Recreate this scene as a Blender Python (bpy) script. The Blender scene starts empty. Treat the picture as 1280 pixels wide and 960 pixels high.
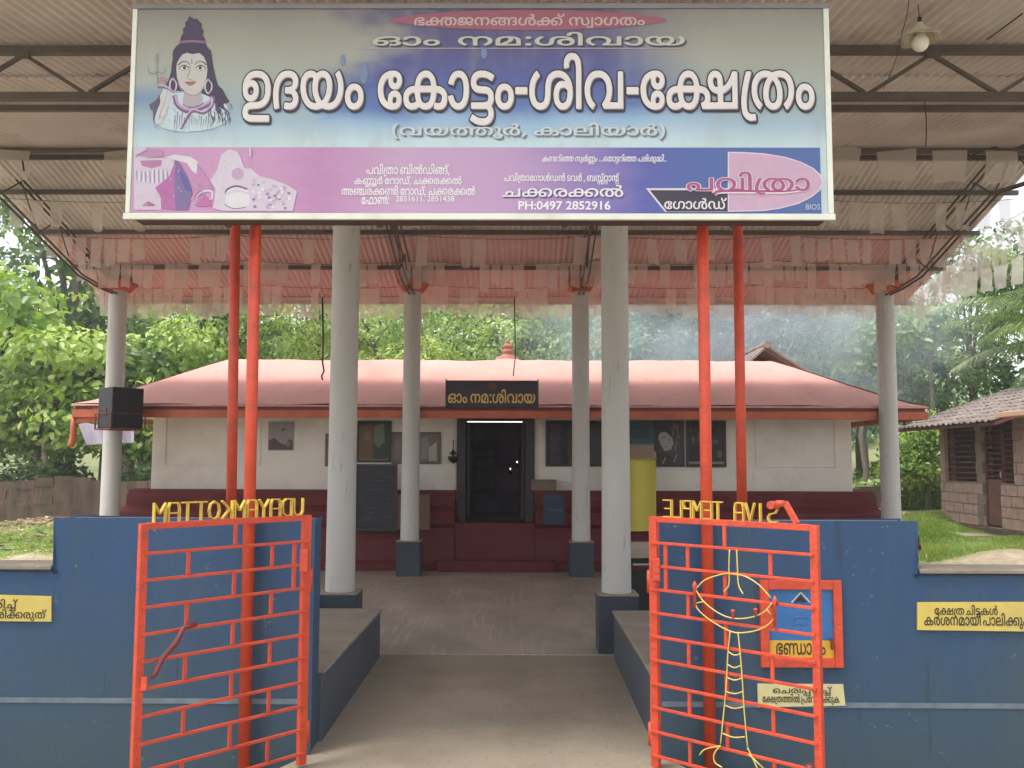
import bpy, math, random
import numpy as np
from mathutils import Vector, Matrix
from mathutils.geometry import tessellate_polygon
random.seed(7)
rng = np.random.default_rng(11)
sc = bpy.context.scene
COL = sc.collection

# ------------------------------------------------------------------ camera
FPX = 1150.0; PITCH = math.radians(4.72); YAW = math.radians(.5); ROLL = math.radians(.2)
CAM = np.array([.2, 0.0, 1.6])
cy_, sy_, cp_, sp_ = math.cos(YAW), math.sin(YAW), math.cos(PITCH), math.sin(PITCH)
FWD = np.array([-sy_*cp_, cy_*cp_, sp_]); R0 = np.array([cy_, sy_, 0.0]); U0 = np.cross(R0, FWD)
RGT = R0*math.cos(ROLL)+U0*math.sin(ROLL); UPV = -R0*math.sin(ROLL)+U0*math.cos(ROLL)
cam = bpy.data.cameras.new('camera'); cam.sensor_width = 36; cam.lens = 36*FPX/1280; cam.clip_end = 800; cam.clip_start = .05
camo = bpy.data.objects.new('camera', cam); COL.objects.link(camo)
m = Matrix.Identity(4)
for i in range(3): m[i][0] = RGT[i]; m[i][1] = UPV[i]; m[i][2] = -FWD[i]; m[i][3] = CAM[i]
camo.matrix_world = m
sc.camera = camo
def P(u, v, Y):
    """the point at depth Y that the photograph shows at pixel (u, v)"""
    d = RGT*(u-640)/FPX + UPV*(480-v)/FPX + FWD
    return CAM + d*(Y-CAM[1])/d[1]
def X_(u, v, Y): return float(P(u, v, Y)[0])
def Z_(v, Y, u=640): return float(P(u, v, Y)[2])

# ------------------------------------------------------------------ world, sun, exposure
world = bpy.data.worlds.new('World'); sc.world = world; world.use_nodes = True
wn = world.node_tree; wn.nodes.clear()
SUN_DIR = Vector((-.30, -.18, 1.0)).normalized()
sky = wn.nodes.new('ShaderNodeTexSky'); sky.sky_type = 'NISHITA'; sky.sun_disc = False
sky.sun_elevation = math.asin(SUN_DIR.z); sky.sun_rotation = math.atan2(SUN_DIR.x, SUN_DIR.y)
sky.dust_density = 3.0; sky.air_density = 1.0
hs = wn.nodes.new('ShaderNodeHueSaturation'); hs.inputs['Saturation'].default_value = .25; hs.inputs['Value'].default_value = 1.35   # thin bright cloud over the blue
bg = wn.nodes.new('ShaderNodeBackground'); bg.inputs['Strength'].default_value = .13
wo = wn.nodes.new('ShaderNodeOutputWorld')
wn.links.new(sky.outputs[0], hs.inputs['Color']); wn.links.new(hs.outputs[0], bg.inputs[0]); wn.links.new(bg.outputs[0], wo.inputs[0])
sun = bpy.data.lights.new('sun', 'SUN'); sun.energy = 1.5; sun.angle = math.radians(14); sun.color = (1, .95, .86)
suno = bpy.data.objects.new('sun', sun); COL.objects.link(suno)
suno.rotation_euler = SUN_DIR.to_track_quat('Z', 'Y').to_euler()
suno.location = (0, 0, 40)
sc.view_settings.view_transform = 'Standard'; sc.view_settings.look = 'None'
sc.view_settings.exposure = 1.2; sc.view_settings.gamma = 1
sc.cycles.max_bounces = 8; sc.cycles.diffuse_bounces = 5; sc.cycles.transparent_max_bounces = 12

# ------------------------------------------------------------------ materials
def lin(r, g, b, k=1.0):
    f = lambda c: ((c/255)/12.92 if c/255 <= .04045 else ((c/255+.055)/1.055)**2.4)*k
    return (f(r), f(g), f(b))
def mat(name, c1, c2=None, scale=4, rough=.7, bump=0.0, bscale=None, c3=None, c3scale=1.2, c3amt=.5, metal=0, stretch=(1, 1, 1), detail=5, coords='Object', spec=.5):
    """two-tone noise colour, a third colour in larger patches (dirt, wear), fine relief"""
    M = bpy.data.materials.new(name); M.use_nodes = True; nt = M.node_tree; N = nt.nodes; L = nt.links
    B = N['Principled BSDF']; B.inputs['Roughness'].default_value = rough; B.inputs['Metallic'].default_value = metal
    B.inputs['Specular IOR Level'].default_value = spec
    if c2 is None: c2 = tuple(c*.8 for c in c1)
    tc = N.new('ShaderNodeTexCoord'); mp = N.new('ShaderNodeMapping'); mp.inputs['Scale'].default_value = stretch
    if coords == 'Position':
        g = N.new('ShaderNodeNewGeometry'); L.new(g.outputs['Position'], mp.inputs[0])
    else: L.new(tc.outputs[coords], mp.inputs[0])
    n = N.new('ShaderNodeTexNoise'); n.inputs['Scale'].default_value = scale; n.inputs['Detail'].default_value = detail
    L.new(mp.outputs[0], n.inputs['Vector'])
    rp = N.new('ShaderNodeMapRange'); rp.inputs[1].default_value = .32; rp.inputs[2].default_value = .68; L.new(n.outputs['Fac'], rp.inputs[0])
    mx = N.new('ShaderNodeMix'); mx.data_type = 'RGBA'; mx.inputs[6].default_value = (*c1, 1); mx.inputs[7].default_value = (*c2, 1)
    L.new(rp.outputs[0], mx.inputs[0]); out = mx.outputs[2]
    if c3:
        n3 = N.new('ShaderNodeTexNoise'); n3.inputs['Scale'].default_value = c3scale; n3.inputs['Detail'].default_value = 8; n3.inputs['Roughness'].default_value = .65
        L.new(mp.outputs[0], n3.inputs['Vector'])
        r3 = N.new('ShaderNodeMapRange'); r3.inputs[1].default_value = .5; r3.inputs[2].default_value = .68; r3.inputs[4].default_value = c3amt
        L.new(n3.outputs['Fac'], r3.inputs[0])
        m3 = N.new('ShaderNodeMix'); m3.data_type = 'RGBA'; m3.inputs[7].default_value = (*c3, 1)
        L.new(r3.outputs[0], m3.inputs[0]); L.new(out, m3.inputs[6]); out = m3.outputs[2]
    L.new(out, B.inputs['Base Color'])
    if bump:
        nb = N.new('ShaderNodeTexNoise'); nb.inputs['Scale'].default_value = bscale or scale*4; nb.inputs['Detail'].default_value = 4
        L.new(mp.outputs[0], nb.inputs['Vector'])
        bp = N.new('ShaderNodeBump'); bp.inputs['Strength'].default_value = bump; bp.inputs['Distance'].default_value = .02
        L.new(nb.outputs['Fac'], bp.inputs['Height']); L.new(bp.outputs[0], B.inputs['Normal'])
    M['out'] = 0
    return M
def add_z_dirt(M, z0, z1, col, amt):
    """splashed dirt near the ground on a wall, with a ragged upper edge"""
    nt = M.node_tree; N = nt.nodes; L = nt.links; B = N['Principled BSDF']
    src = B.inputs['Base Color'].links[0].from_socket
    g = N.new('ShaderNodeNewGeometry'); s = N.new('ShaderNodeSeparateXYZ'); L.new(g.outputs['Position'], s.inputs[0])
    n = N.new('ShaderNodeTexNoise'); n.inputs['Scale'].default_value = 3; n.inputs['Detail'].default_value = 6; L.new(g.outputs['Position'], n.inputs['Vector'])
    a = N.new('ShaderNodeMath'); a.operation = 'MULTIPLY_ADD'; L.new(n.outputs['Fac'], a.inputs[0]); a.inputs[1].default_value = (z1-z0)*.8; L.new(s.outputs['Z'], a.inputs[2])
    r = N.new('ShaderNodeMapRange'); r.inputs[1].default_value = z1+(z1-z0)*.4; r.inputs[2].default_value = z0+(z1-z0)*.4; r.inputs[4].default_value = amt; L.new(a.outputs[0], r.inputs[0])
    mx = N.new('ShaderNodeMix'); mx.data_type = 'RGBA'; mx.inputs[7].default_value = (*col, 1)
    L.new(r.outputs[0], mx.inputs[0]); L.new(src, mx.inputs[6]); L.new(mx.outputs[2], B.inputs['Base Color'])
def add_trowel(M, col, amt):
    """overlapping arcs left by the trowel, lighter and slightly raised"""
    nt = M.node_tree; N = nt.nodes; L = nt.links; B = N['Principled BSDF']; src = B.inputs['Base Color'].links[0].from_socket
    g = N.new('ShaderNodeNewGeometry'); n = N.new('ShaderNodeTexNoise'); n.inputs['Scale'].default_value = 1.1; n.inputs['Detail'].default_value = 2; L.new(g.outputs['Position'], n.inputs['Vector'])
    w = N.new('ShaderNodeTexWave'); w.bands_direction = 'X'; w.inputs['Scale'].default_value = 3.4; w.inputs['Distortion'].default_value = 5; w.inputs['Detail'].default_value = 2; w.inputs['Detail Scale'].default_value = 1.5
    mp = N.new('ShaderNodeMapping'); mp.inputs['Scale'].default_value = (1, .28, 1); L.new(g.outputs['Position'], mp.inputs[0]); L.new(mp.outputs[0], w.inputs['Vector'])
    n2 = N.new('ShaderNodeTexNoise'); n2.inputs['Scale'].default_value = 2.6; n2.inputs['Detail'].default_value = 5; L.new(mp.outputs[0], n2.inputs['Vector'])
    r = N.new('ShaderNodeMapRange'); r.inputs[1].default_value = .62; r.inputs[2].default_value = .95; L.new(w.outputs['Fac'], r.inputs[0])
    r2 = N.new('ShaderNodeMapRange'); r2.inputs[1].default_value = .48; r2.inputs[2].default_value = .66; r2.inputs[4].default_value = amt; L.new(n2.outputs['Fac'], r2.inputs[0])
    m_ = N.new('ShaderNodeMath'); m_.operation = 'MULTIPLY'; L.new(r.outputs[0], m_.inputs[0]); L.new(r2.outputs[0], m_.inputs[1])
    mx = N.new('ShaderNodeMix'); mx.data_type = 'RGBA'; mx.inputs[7].default_value = (*col, 1); L.new(m_.outputs[0], mx.inputs[0]); L.new(src, mx.inputs[6]); L.new(mx.outputs[2], B.inputs['Base Color'])
    old = B.inputs['Normal'].links[0].from_node; b = N.new('ShaderNodeBump'); b.inputs['Strength'].default_value = .5; b.inputs['Distance'].default_value = .01; L.new(m_.outputs[0], b.inputs['Height']); L.new(old.outputs[0], b.inputs['Normal']); L.new(b.outputs[0], B.inputs['Normal'])
def add_specks(M, col, scale, limit, stretch=(1, 1, 1), amt=.9, mask=.5):
    """small chips and scuffs of another colour, gathered in patches"""
    nt = M.node_tree; N = nt.nodes; L = nt.links; B = N['Principled BSDF']; src = B.inputs['Base Color'].links[0].from_socket
    g = N.new('ShaderNodeNewGeometry'); mp = N.new('ShaderNodeMapping'); mp.inputs['Scale'].default_value = stretch; L.new(g.outputs['Position'], mp.inputs[0])
    n = N.new('ShaderNodeTexNoise'); n.inputs['Scale'].default_value = scale; n.inputs['Detail'].default_value = 8; n.inputs['Roughness'].default_value = .7; L.new(mp.outputs[0], n.inputs['Vector'])
    k = N.new('ShaderNodeTexNoise'); k.inputs['Scale'].default_value = scale*.12; k.inputs['Detail'].default_value = 3; L.new(g.outputs['Position'], k.inputs['Vector'])
    r = N.new('ShaderNodeMapRange'); r.inputs[1].default_value = limit; r.inputs[2].default_value = limit + .03; r.inputs[4].default_value = amt; L.new(n.outputs['Fac'], r.inputs[0])
    q = N.new('ShaderNodeMapRange'); q.inputs[1].default_value = mask; q.inputs[2].default_value = mask+.08; L.new(k.outputs['Fac'], q.inputs[0])
    m_ = N.new('ShaderNodeMath'); m_.operation = 'MULTIPLY'; L.new(r.outputs[0], m_.inputs[0]); L.new(q.outputs[0], m_.inputs[1])
    mx = N.new('ShaderNodeMix'); mx.data_type = 'RGBA'; mx.inputs[7].default_value = (*col, 1); L.new(m_.outputs[0], mx.inputs[0]); L.new(src, mx.inputs[6]); L.new(mx.outputs[2], B.inputs['Base Color'])
def leafmat(name, c1, c2, c3, trans=.35):
    M = bpy.data.materials.new(name); M.use_nodes = True; nt = M.node_tree; N = nt.nodes; L = nt.links
    B = N['Principled BSDF']; B.inputs['Roughness'].default_value = .42
    g = N.new('ShaderNodeNewGeometry'); cr = N.new('ShaderNodeValToRGB'); e = cr.color_ramp.elements
    e[0].color = (*c1, 1); e[1].color = (*c3, 1); x = e.new(.5); x.color = (*c2, 1)
    n = N.new('ShaderNodeTexNoise'); n.inputs['Scale'].default_value = .7; n.inputs['Detail'].default_value = 3; L.new(g.outputs['Position'], n.inputs['Vector'])
    a = N.new('ShaderNodeMath'); a.operation = 'MULTIPLY_ADD'; a.inputs[1].default_value = .55
    r = N.new('ShaderNodeMapRange'); r.inputs[1].default_value = .36; r.inputs[2].default_value = .64; r.inputs[3].default_value = -.1; r.inputs[4].default_value = .55
    L.new(n.outputs['Fac'], r.inputs[0]); L.new(g.outputs['Random Per Island'], a.inputs[0]); L.new(r.outputs[0], a.inputs[2])
    L.new(a.outputs[0], cr.inputs[0]); L.new(cr.outputs[0], B.inputs['Base Color'])
    t = N.new('ShaderNodeBsdfTranslucent'); hv = N.new('ShaderNodeHueSaturation'); hv.inputs['Value'].default_value = 1.6; hv.inputs['Saturation'].default_value = 1.15
    L.new(cr.outputs[0], hv.inputs['Color']); L.new(hv.outputs[0], t.inputs[0])
    ms = N.new('ShaderNodeMixShader'); ms.inputs[0].default_value = trans
    L.new(B.outputs[0], ms.inputs[1]); L.new(t.outputs[0], ms.inputs[2]); L.new(ms.outputs[0], N['Material Output'].inputs[0])
    return M
_flat = {}
def ink(r, g, b, rough=.55):
    """a printed or painted colour given as it looks in neutral light (sRGB)"""
    k = (r, g, b, rough)
    if k not in _flat:
        c = lin(r, g, b, .69); _flat[k] = mat('ink_%d_%d_%d' % (r, g, b), c, tuple(x*.93 for x in c), scale=14, rough=rough)
    return _flat[k]

# ------------------------------------------------------------------ mesh helpers
class MB:
    def __init__(s): s.v = []; s.f = []; s.mi = []; s.cur = 0; s.mats = []; s.smooth = []; s.sm = False
    def use(s, M):
        if M not in s.mats: s.mats.append(M)
        s.cur = s.mats.index(M); return s
    def face(s, idx): s.f.append(idx); s.mi.append(s.cur); s.smooth.append(s.sm)
    def box(s, x0, x1, y0, y1, z0, z1, T=None):
        k = len(s.v); pts = [(x, y, z) for z in (z0, z1) for y in (y0, y1) for x in (x0, x1)]
        if T: pts = [tuple(T @ Vector(p)) for p in pts]
        s.v += pts
        for q in ((0, 2, 3, 1), (4, 5, 7, 6), (0, 1, 5, 4), (2, 6, 7, 3), (0, 4, 6, 2), (1, 3, 7, 5)): s.face([k+i for i in q])
        return s
    def bar(s, a, b, w, h=None, up=(0, 0, 1)):
        """a rectangular bar from a to b; w across, h along up"""
        h = h or w; a = Vector(a); b = Vector(b); d = (b-a); ln = d.length; d.normalize(); up = Vector(up)
        sd = d.cross(up)
        if sd.length < 1e-4: sd = d.cross(Vector((1, 0, 0)))
        sd.normalize(); u2 = sd.cross(d)
        T = Matrix(((d.x, sd.x, u2.x, a.x), (d.y, sd.y, u2.y, a.y), (d.z, sd.z, u2.z, a.z), (0, 0, 0, 1)))
        return s.box(0, ln, -w/2, w/2, -h/2, h/2, T)
    def tube(s, pts, r, n=8, caps=True):
        pts = [Vector(p) for p in pts]; rs = r if isinstance(r, (list, tuple)) else [r]*len(pts); k = len(s.v)
        ref = Vector((0, 0, 1)); old = s.sm; s.sm = True
        for i, p in enumerate(pts):
            d = (pts[min(i+1, len(pts)-1)]-pts[max(i-1, 0)]).normalized()
            if abs(d.z) > .95: ref = Vector((0, 1, 0))
            elif i == 0: ref = Vector((0, 0, 1))
            a = d.cross(ref).normalized(); b = a.cross(d)
            for j in range(n):
                t = 2*math.pi*j/n; s.v.append(tuple(p+(a*math.cos(t)+b*math.sin(t))*rs[i]))
        for i in range(len(pts)-1):
            for j in range(n): s.face([k+i*n+j, k+i*n+(j+1) % n, k+(i+1)*n+(j+1) % n, k+(i+1)*n+j])
        s.sm = False
        if caps: s.face([k+j for j in range(n)][::-1]); s.face([k+(len(pts)-1)*n+j for j in range(n)])
        s.sm = old; return s
    def lathe(s, prof, c=(0, 0, 0), n=20, smooth=True, fr=None):
        k = len(s.v); old = s.sm; s.sm = smooth
        for r, z in prof:
            for j in range(n):
                t = 2*math.pi*j/n; q = r*(fr(t, z) if fr else 1); s.v.append((c[0]+q*math.cos(t), c[1]+q*math.sin(t), c[2]+z))
        for i in range(len(prof)-1):
            for j in range(n): s.face([k+i*n+j, k+i*n+(j+1) % n, k+(i+1)*n+(j+1) % n, k+(i+1)*n+j])
        s.sm = old; return s
    def quad(s, a, b, c, d):
        k = len(s.v); s.v += [tuple(a), tuple(b), tuple(c), tuple(d)]; s.face([k, k+1, k+2, k+3]); return s
    def prism(s, poly, f, depth):
        """poly: list of (a,b) ; f(a,b,t) -> point, t=0 front, t=depth back"""
        n = len(poly); k = len(s.v); s.v += [tuple(f(a, b, 0)) for a, b in poly]+[tuple(f(a, b, depth)) for a, b in poly]
        for t in tessellate_polygon([[Vector((a, b, 0)) for a, b in poly]]):
            s.face([k+i for i in t]); s.face([k+n+i for i in t][::-1])
        for i in range(n): s.face([k+i, k+(i+1) % n, k+n+(i+1) % n, k+n+i])
        return s
    def build(s, name, M=None, parent=None, bevel=0, segs=2, origin=None, **props):
        o0 = world_loc(parent) if parent else Vector(origin or (0, 0, 0))
        me = bpy.data.meshes.new(name); me.from_pydata([(x-o0.x, y-o0.y, z-o0.z) for x, y, z in s.v], [], s.f)
        if s.mats:
            for q in s.mats: me.materials.append(q)
            me.polygons.foreach_set('material_index', s.mi)
        elif M: me.materials.append(M)
        me.polygons.foreach_set('use_smooth', s.smooth); me.update()
        o = bpy.data.objects.new(name, me); COL.objects.link(o)
        if parent: o.parent = parent
        else: o.location = o0
        if bevel:
            b = o.modifiers.new('bevel', 'BEVEL'); b.width = bevel; b.segments = segs; b.limit_method = 'ANGLE'
        for k2, v2 in props.items(): o[k2] = v2
        return o
def world_loc(o):
    v = Vector((0, 0, 0))
    while o is not None: v += o.location; o = o.parent
    return v
def thing(name, label, cat, loc=(0, 0, 0), group=None):
    o = bpy.data.objects.new(name, None); COL.objects.link(o); o.location = loc; o.empty_display_size = .1
    o['label'] = label; o['category'] = cat
    if group: o['group'] = group
    return o
def tag(o, label, cat, group=None):
    o['label'] = label; o['category'] = cat
    if group: o['group'] = group
    return o
def struct(o): o['kind'] = 'structure'; return o
def place(name, me, loc, parent=None, rot=None, scale=None, M=None):
    """an object that shares mesh data; loc in world coordinates"""
    o = bpy.data.objects.new(name, me); COL.objects.link(o)
    if parent: o.parent = parent; o.location = Vector(loc)-world_loc(parent)
    else: o.location = loc
    if rot: o.rotation_euler = rot
    if scale: o.scale = scale
    return o
def mesh_of(mb, name, M):
    me = bpy.data.meshes.new(name); me.from_pydata(mb.v, [], mb.f); me.materials.append(M)
    me.polygons.foreach_set('use_smooth', mb.smooth); me.update(); return me
def copy_tree(o, parent=None):
    c = o.copy(); COL.objects.link(c); c.parent = parent
    for ch in o.children: copy_tree(ch, c)
    return c
def put_mesh(name, me, M, parent):
    """a mesh given in world coordinates, linked under parent"""
    o0 = world_loc(parent)
    for v in me.vertices: v.co -= o0
    me.materials.clear(); me.materials.append(M)
    o = bpy.data.objects.new(name, me); COL.objects.link(o); o.parent = parent
    return o

# ------------------------------------------------------------------ letter outlines
GLYPH_R = {
 3: [77],
 6: [113,29,44,-5,20,-1,10,2,9,4,9,5,6,7,8,15,2,10,1,11,-2,10,-3,9,-6,9,-6,7,-9,5,-9,4,-21,2,-11,-1,-9,-3,-9,-5,-7,-7,-6,-8,-4,-9,-2,-10,0,-14,2,-10,4,-9,6,-8,7,-7,8,-5,16,51,18,-9,4,-7,8,-2,11,1,12,4,9,6,5,10,3,10,-1,8,-3,6,-8,3,-11,-1,-12,-4,-9,-7,-5,-8,-3],
 9: [374,109,48,-5,4,0,14,18,-1,3,-16,14,-8,12,-5,18,0,20,4,12,7,11,11,9,13,6,18,3,8,0,2,-1,-8,-9,-8,-11,-4,-10,-4,-13,-2,-14,0,-13,3,-13,4,-11,7,-13,10,-9,14,-7,14,-3,20,0,16,5,13,9,8,13,2,12,-2,13,-6,10,-11,9,7,5,5,6,4,14,0,8,-3,9,-9,14,12,-1,11,-5,8,-7,6,-10,3,-22,0,-76,3,-4,22,0,3,2,1,89,5,15,6,7,5,4,8,4,10,2,25,0,18,-7,14,-11,-12,3,-12,0,-11,-2,-9,-3,-9,-6,-6,-7,-5,-9,-4,-10,-2,-12,0,-13,2,-11,5,-12,6,-9,8,-7,9,-5,10,-3,16,-1,17,3,14,8,10,11,7,15,4,19,0,20,-4,21,-9,20,-14,16,-18,10,-21,7,-24,1,-21,-3,-17,-8,-15,-12,-9,8,-10,7,-11,5,-14,2,-26,0,-23,-5,-19,4,-17,2,-19,-1,-17,-3,-22,-10,-15,-13,-10,-18,-5,-23,1,-25,7,-22,13,-19,10,-9,25,125,18,-11,5,-8,10,-4,13,-1,19,4,16,7,15,10,12,12,7,10,-5,5,-5,4,-8,0,-9,-3,-6,-5,-4,-23,-4,0,-21,3,-2,15,-1,9,-3,5,-6,2,-9,-3,-7,-6,-5,-11,-3,16,307,18,-10,4,-6,8,-4,13,1,17,4,10,7,6,11,4,12,-1,10,-4,7,-8,1,-12,-2,-14,-5,-11,-6,-7,-8,-4],
 13: [173,82,46,-53,15,-1,97,0,4,3,0,20,-3,2,-104,1,-12,3,-4,2,-1,4,1,9,7,5,54,3,14,3,14,5,18,11,7,8,5,9,6,13,2,17,0,18,-3,17,-6,12,-10,13,-9,8,-14,7,-13,4,-18,2,-20,-1,-17,-3,-15,-6,-11,-8,-11,-11,-7,-12,-4,-13,-1,-12,0,-13,4,-14,5,-10,8,-7,10,-6,11,-3,21,1,9,3,8,4,6,6,4,7,4,9,1,9,-2,17,-5,9,-5,6,-8,6,-10,4,-13,0,-11,-1,6,6,11,5,13,3,17,0,14,-2,11,-5,10,-7,6,-9,4,-11,2,-16,-3,-18,-5,-11,-9,-9,-10,-5,-13,-4,-48,-2,-12,-2,-14,-6,-10,-9,-3,-9,-2,-10,1,-10,3,-9,6,-7,7,-5,10,-4,16,48,50,-7,2,-4,5,-3,8,-1,10,7,6,6,2,9,1,7,-2,5,-3,2,-5,1,-8,-2,-7,-3,-5,-4,-3,-6,-2],
 21: [315,79,49,-5,11,-1,12,1,12,4,7,6,7,8,5,12,2,12,0,11,-3,12,-3,7,-8,9,-7,5,-10,3,-10,1,-13,-1,-12,-3,0,1,9,14,13,11,18,8,20,4,22,1,16,-3,10,-7,3,-4,1,-5,-1,-9,-6,-7,-10,-3,-18,-1,-2,-1,0,-19,0,-3,2,-1,20,-2,12,-5,4,-5,2,-5,-1,-13,-4,-5,-9,-3,-11,-1,-14,3,-3,-1,-5,-22,3,-1,14,-3,21,0,17,6,12,8,4,7,3,7,2,9,-1,11,-2,9,-5,7,-13,12,8,6,6,7,3,10,1,10,-3,15,-10,13,-12,7,-16,5,-27,2,-23,-2,-20,-4,-15,-6,-15,-9,-13,-12,-11,-15,-6,-17,-3,-22,2,-20,5,-16,9,-13,12,-9,53,234,-5,12,-1,13,0,11,3,11,6,8,7,7,10,6,12,3,13,3,17,-1,18,-2,17,-4,14,-6,11,-9,10,-10,7,-12,4,-14,2,-13,-1,-10,-2,-11,-6,-8,-6,-8,-10,-6,-12,-4,-11,2,-3,24,-5,2,2,5,12,6,9,7,6,9,2,10,0,7,-4,6,-5,5,-9,5,-21,0,-26,-6,-20,-4,-8,-6,-5,-6,-3,-7,-1,-9,1,-6,2,-9,9,-8,18,-2,2,-23,-4,-3,-3,6,-17,10,-15,12,-10,14,56,18,-9,3,-7,7,-4,10,-2,13,12,8,14,2,7,-2,7,-6,3,-7,1,-10,-2,-8,-5,-6,-6,-3],
 23: [260,61,41,-5,13,-1,15,1,13,3,12,7,14,-8,16,-3,17,0,16,5,14,9,10,13,7,16,5,24,16,-3,12,-6,5,-9,0,-12,-4,-8,-8,-4,-10,-1,-18,2,-7,-19,1,-3,5,-2,13,-2,15,0,10,1,9,3,7,5,7,6,4,7,5,17,-2,19,-3,8,-5,7,-13,10,-18,6,-22,2,-4,18,-6,13,-8,11,-12,10,-9,4,-12,3,-17,1,-12,-3,-16,-8,-12,-10,-9,-17,-6,-21,-23,-3,-15,-5,-14,-9,-8,-12,-4,-10,0,-10,1,-12,3,-9,6,-8,7,-6,7,-4,12,51,18,-9,3,-6,6,-3,9,1,10,4,6,8,5,8,2,14,2,4,-20,6,-16,-12,-6,10,126,18,-12,4,-8,8,-6,13,-2,18,65,0,-2,-19,-8,-15,-5,-4,-7,-3,9,98,86,4,15,6,11,10,6,13,2,12,-2,10,-6,6,-10,4,-16],
 25: [224,72,56,-5,18,-1,17,3,14,6,10,10,6,12,4,13,2,50,3,15,4,7,5,5,6,4,7,1,13,-2,9,-4,7,-9,5,-12,2,-11,1,-12,-4,-22,-8,-16,-7,-8,-10,-8,-1,-3,1,-2,15,-16,2,0,10,8,13,14,8,13,7,16,2,15,1,19,-3,18,-6,16,-9,12,-8,7,-10,7,-10,3,-11,2,-14,0,-12,-3,-9,-3,-9,-6,-10,-12,-7,-16,-2,-18,-1,-40,-4,-15,-4,-6,-6,-5,-7,-2,-10,0,-12,4,-10,10,-7,14,-2,19,2,16,5,16,9,14,14,12,0,3,-15,18,-4,-1,-9,-7,-17,-20,-9,-20,-4,-22,0,-25,7,-22,10,-16,15,-11],
 28: [233,44,2,-2,2,-2,213,1,2,3,0,140,-3,2,-22,0,-2,-1,-1,-2,-1,-118,-58,0,5,14,1,15,-3,15,-7,13,-9,8,-11,6,-14,3,-16,-1,-10,-2,-9,-4,-8,-6,-7,-7,-4,-7,-2,-10,-1,-12,1,-13,4,-3,22,4,2,2,0,18,4,9,4,4,5,2,14,1,10,-5,4,-5,2,-7,0,-17,-2,-6,-4,-6,-4,-3,-96,0,-2,-3],
 30: [235,57,37,-5,23,-1,23,4,28,10,30,14,4,-10,5,-7,7,-6,8,-3,12,-2,13,0,11,3,7,4,6,5,4,6,3,9,1,7,-3,15,-5,7,-6,5,8,6,6,8,4,9,2,10,-1,19,-8,16,-8,9,-10,7,-11,4,-14,2,-14,0,-14,-4,-9,-5,-12,-9,-10,8,-10,5,-12,3,-14,2,-16,0,-15,-3,-13,-4,-11,-6,-9,-8,-6,-9,-3,-12,-1,-11,3,-12,4,-8,7,-7,9,-5,-12,-7,-7,-7,-4,-10,-1,-11,3,-12,6,-8,10,-7,14,175,17,-6,3,-3,3,-1,7,0,7,7,4,8,1,7,-1,5,-3,3,-3,1,-5,-1,-5,-2,-5,-7,-4,10,43,18,-6,3,-3,5,1,7,6,4,17,1,60,-1,-27,-11,-16,-5,-17,-3,16,73,62,8,7,5,7,2,9,1,10,-2,8,-4,8,-7,6,-8,4,14,0,10,-2,11,-6,7,-10,3,-12,0,-26,1,-3,16,141,62,-1,0,1,3,1,33,3,9,5,7,10,5,12,1,11,-2,9,-5,5,-8,3,-10,-2,-13,-5,-9,-7,-5,-11,-4,12,42,79,-5,3,-3,4,-2,7,1,8,7,2,8,1,7,-1,5,-2,3,-8,-2,-10,-8,-4],
 33: [141,59,53,-5,20,-1,18,1,13,3,12,6,10,9,7,10,2,13,0,12,-3,10,-4,8,-8,7,-9,5,-17,4,-43,2,-11,4,-4,4,-2,5,0,6,2,6,5,5,9,4,11,2,14,0,23,-4,25,-11,2,1,12,17,0,3,-2,2,-17,8,-19,6,-16,2,-22,1,-17,-2,-14,-5,-11,-7,-8,-9,-5,-15,0,-15,4,-12,9,-10,10,-6,14,-4,51,-5,7,-3,5,-6,1,-10,-3,-8,-8,-5,-11,-4,-17,0,-15,1,-17,5,-18,10,-4,-1,-12,-18,1,-4,25,-11],
 35: [306,91,46,-5,3,-1,2,1,14,16,0,2,-16,17,-8,13,-5,17,0,20,2,12,4,11,7,9,8,6,9,2,13,-1,7,-3,5,-5,5,-14,2,-55,6,-21,7,-12,10,-8,11,-5,14,-2,14,0,12,4,10,5,10,10,8,-8,9,-6,17,-5,13,0,13,2,10,3,11,7,9,9,6,7,6,12,4,13,1,14,0,17,-3,14,-4,14,-12,19,-20,19,-4,-1,-15,-16,0,-4,15,-13,10,-17,4,-17,0,-20,-6,-18,-4,-7,-6,-6,-7,-4,-7,-2,-15,1,-6,3,-6,5,-3,7,-3,8,-1,97,-4,2,-22,0,-2,-4,0,-81,-2,-19,-4,-10,-6,-5,-9,-4,-10,0,-6,1,-5,3,-4,5,-3,7,-2,15,-2,51,-5,15,-8,12,-12,10,-16,6,-23,1,-19,-5,-16,-11,-11,-14,-7,-22,-2,-23,3,-22,7,-20,13,-17],
 38: [254,73,48,-5,5,1,12,15,1,4,-15,12,-9,13,-5,15,-1,17,2,14,4,10,7,9,8,7,9,5,11,3,14,1,12,-1,-16,-18,-10,-20,-5,-22,2,-23,6,-17,11,-15,16,-9,19,-2,20,2,15,9,12,13,7,19,1,24,-4,22,-11,20,-14,17,20,1,18,-4,8,-5,7,-6,9,-14,3,-10,1,-11,-1,-13,-2,-11,-9,-16,-7,-8,-10,-7,-1,-3,13,-17,3,-2,13,9,12,13,10,15,5,14,3,17,0,19,-4,17,-7,14,-10,13,-12,9,-14,7,-18,3,-30,0,-12,-3,-13,-4,-22,7,-26,1,-22,-4,-18,-9,-16,-14,-10,-16,-6,-20,0,-21,3,-20,9,-19,13,-15,16,124,18,-11,4,-7,8,-4,12,-1,16,2,15,5,14,8,13,11,9,12,-12,8,-14,4,-15,1,-17,-2,-15,-6,-11,-9,-6],
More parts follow.
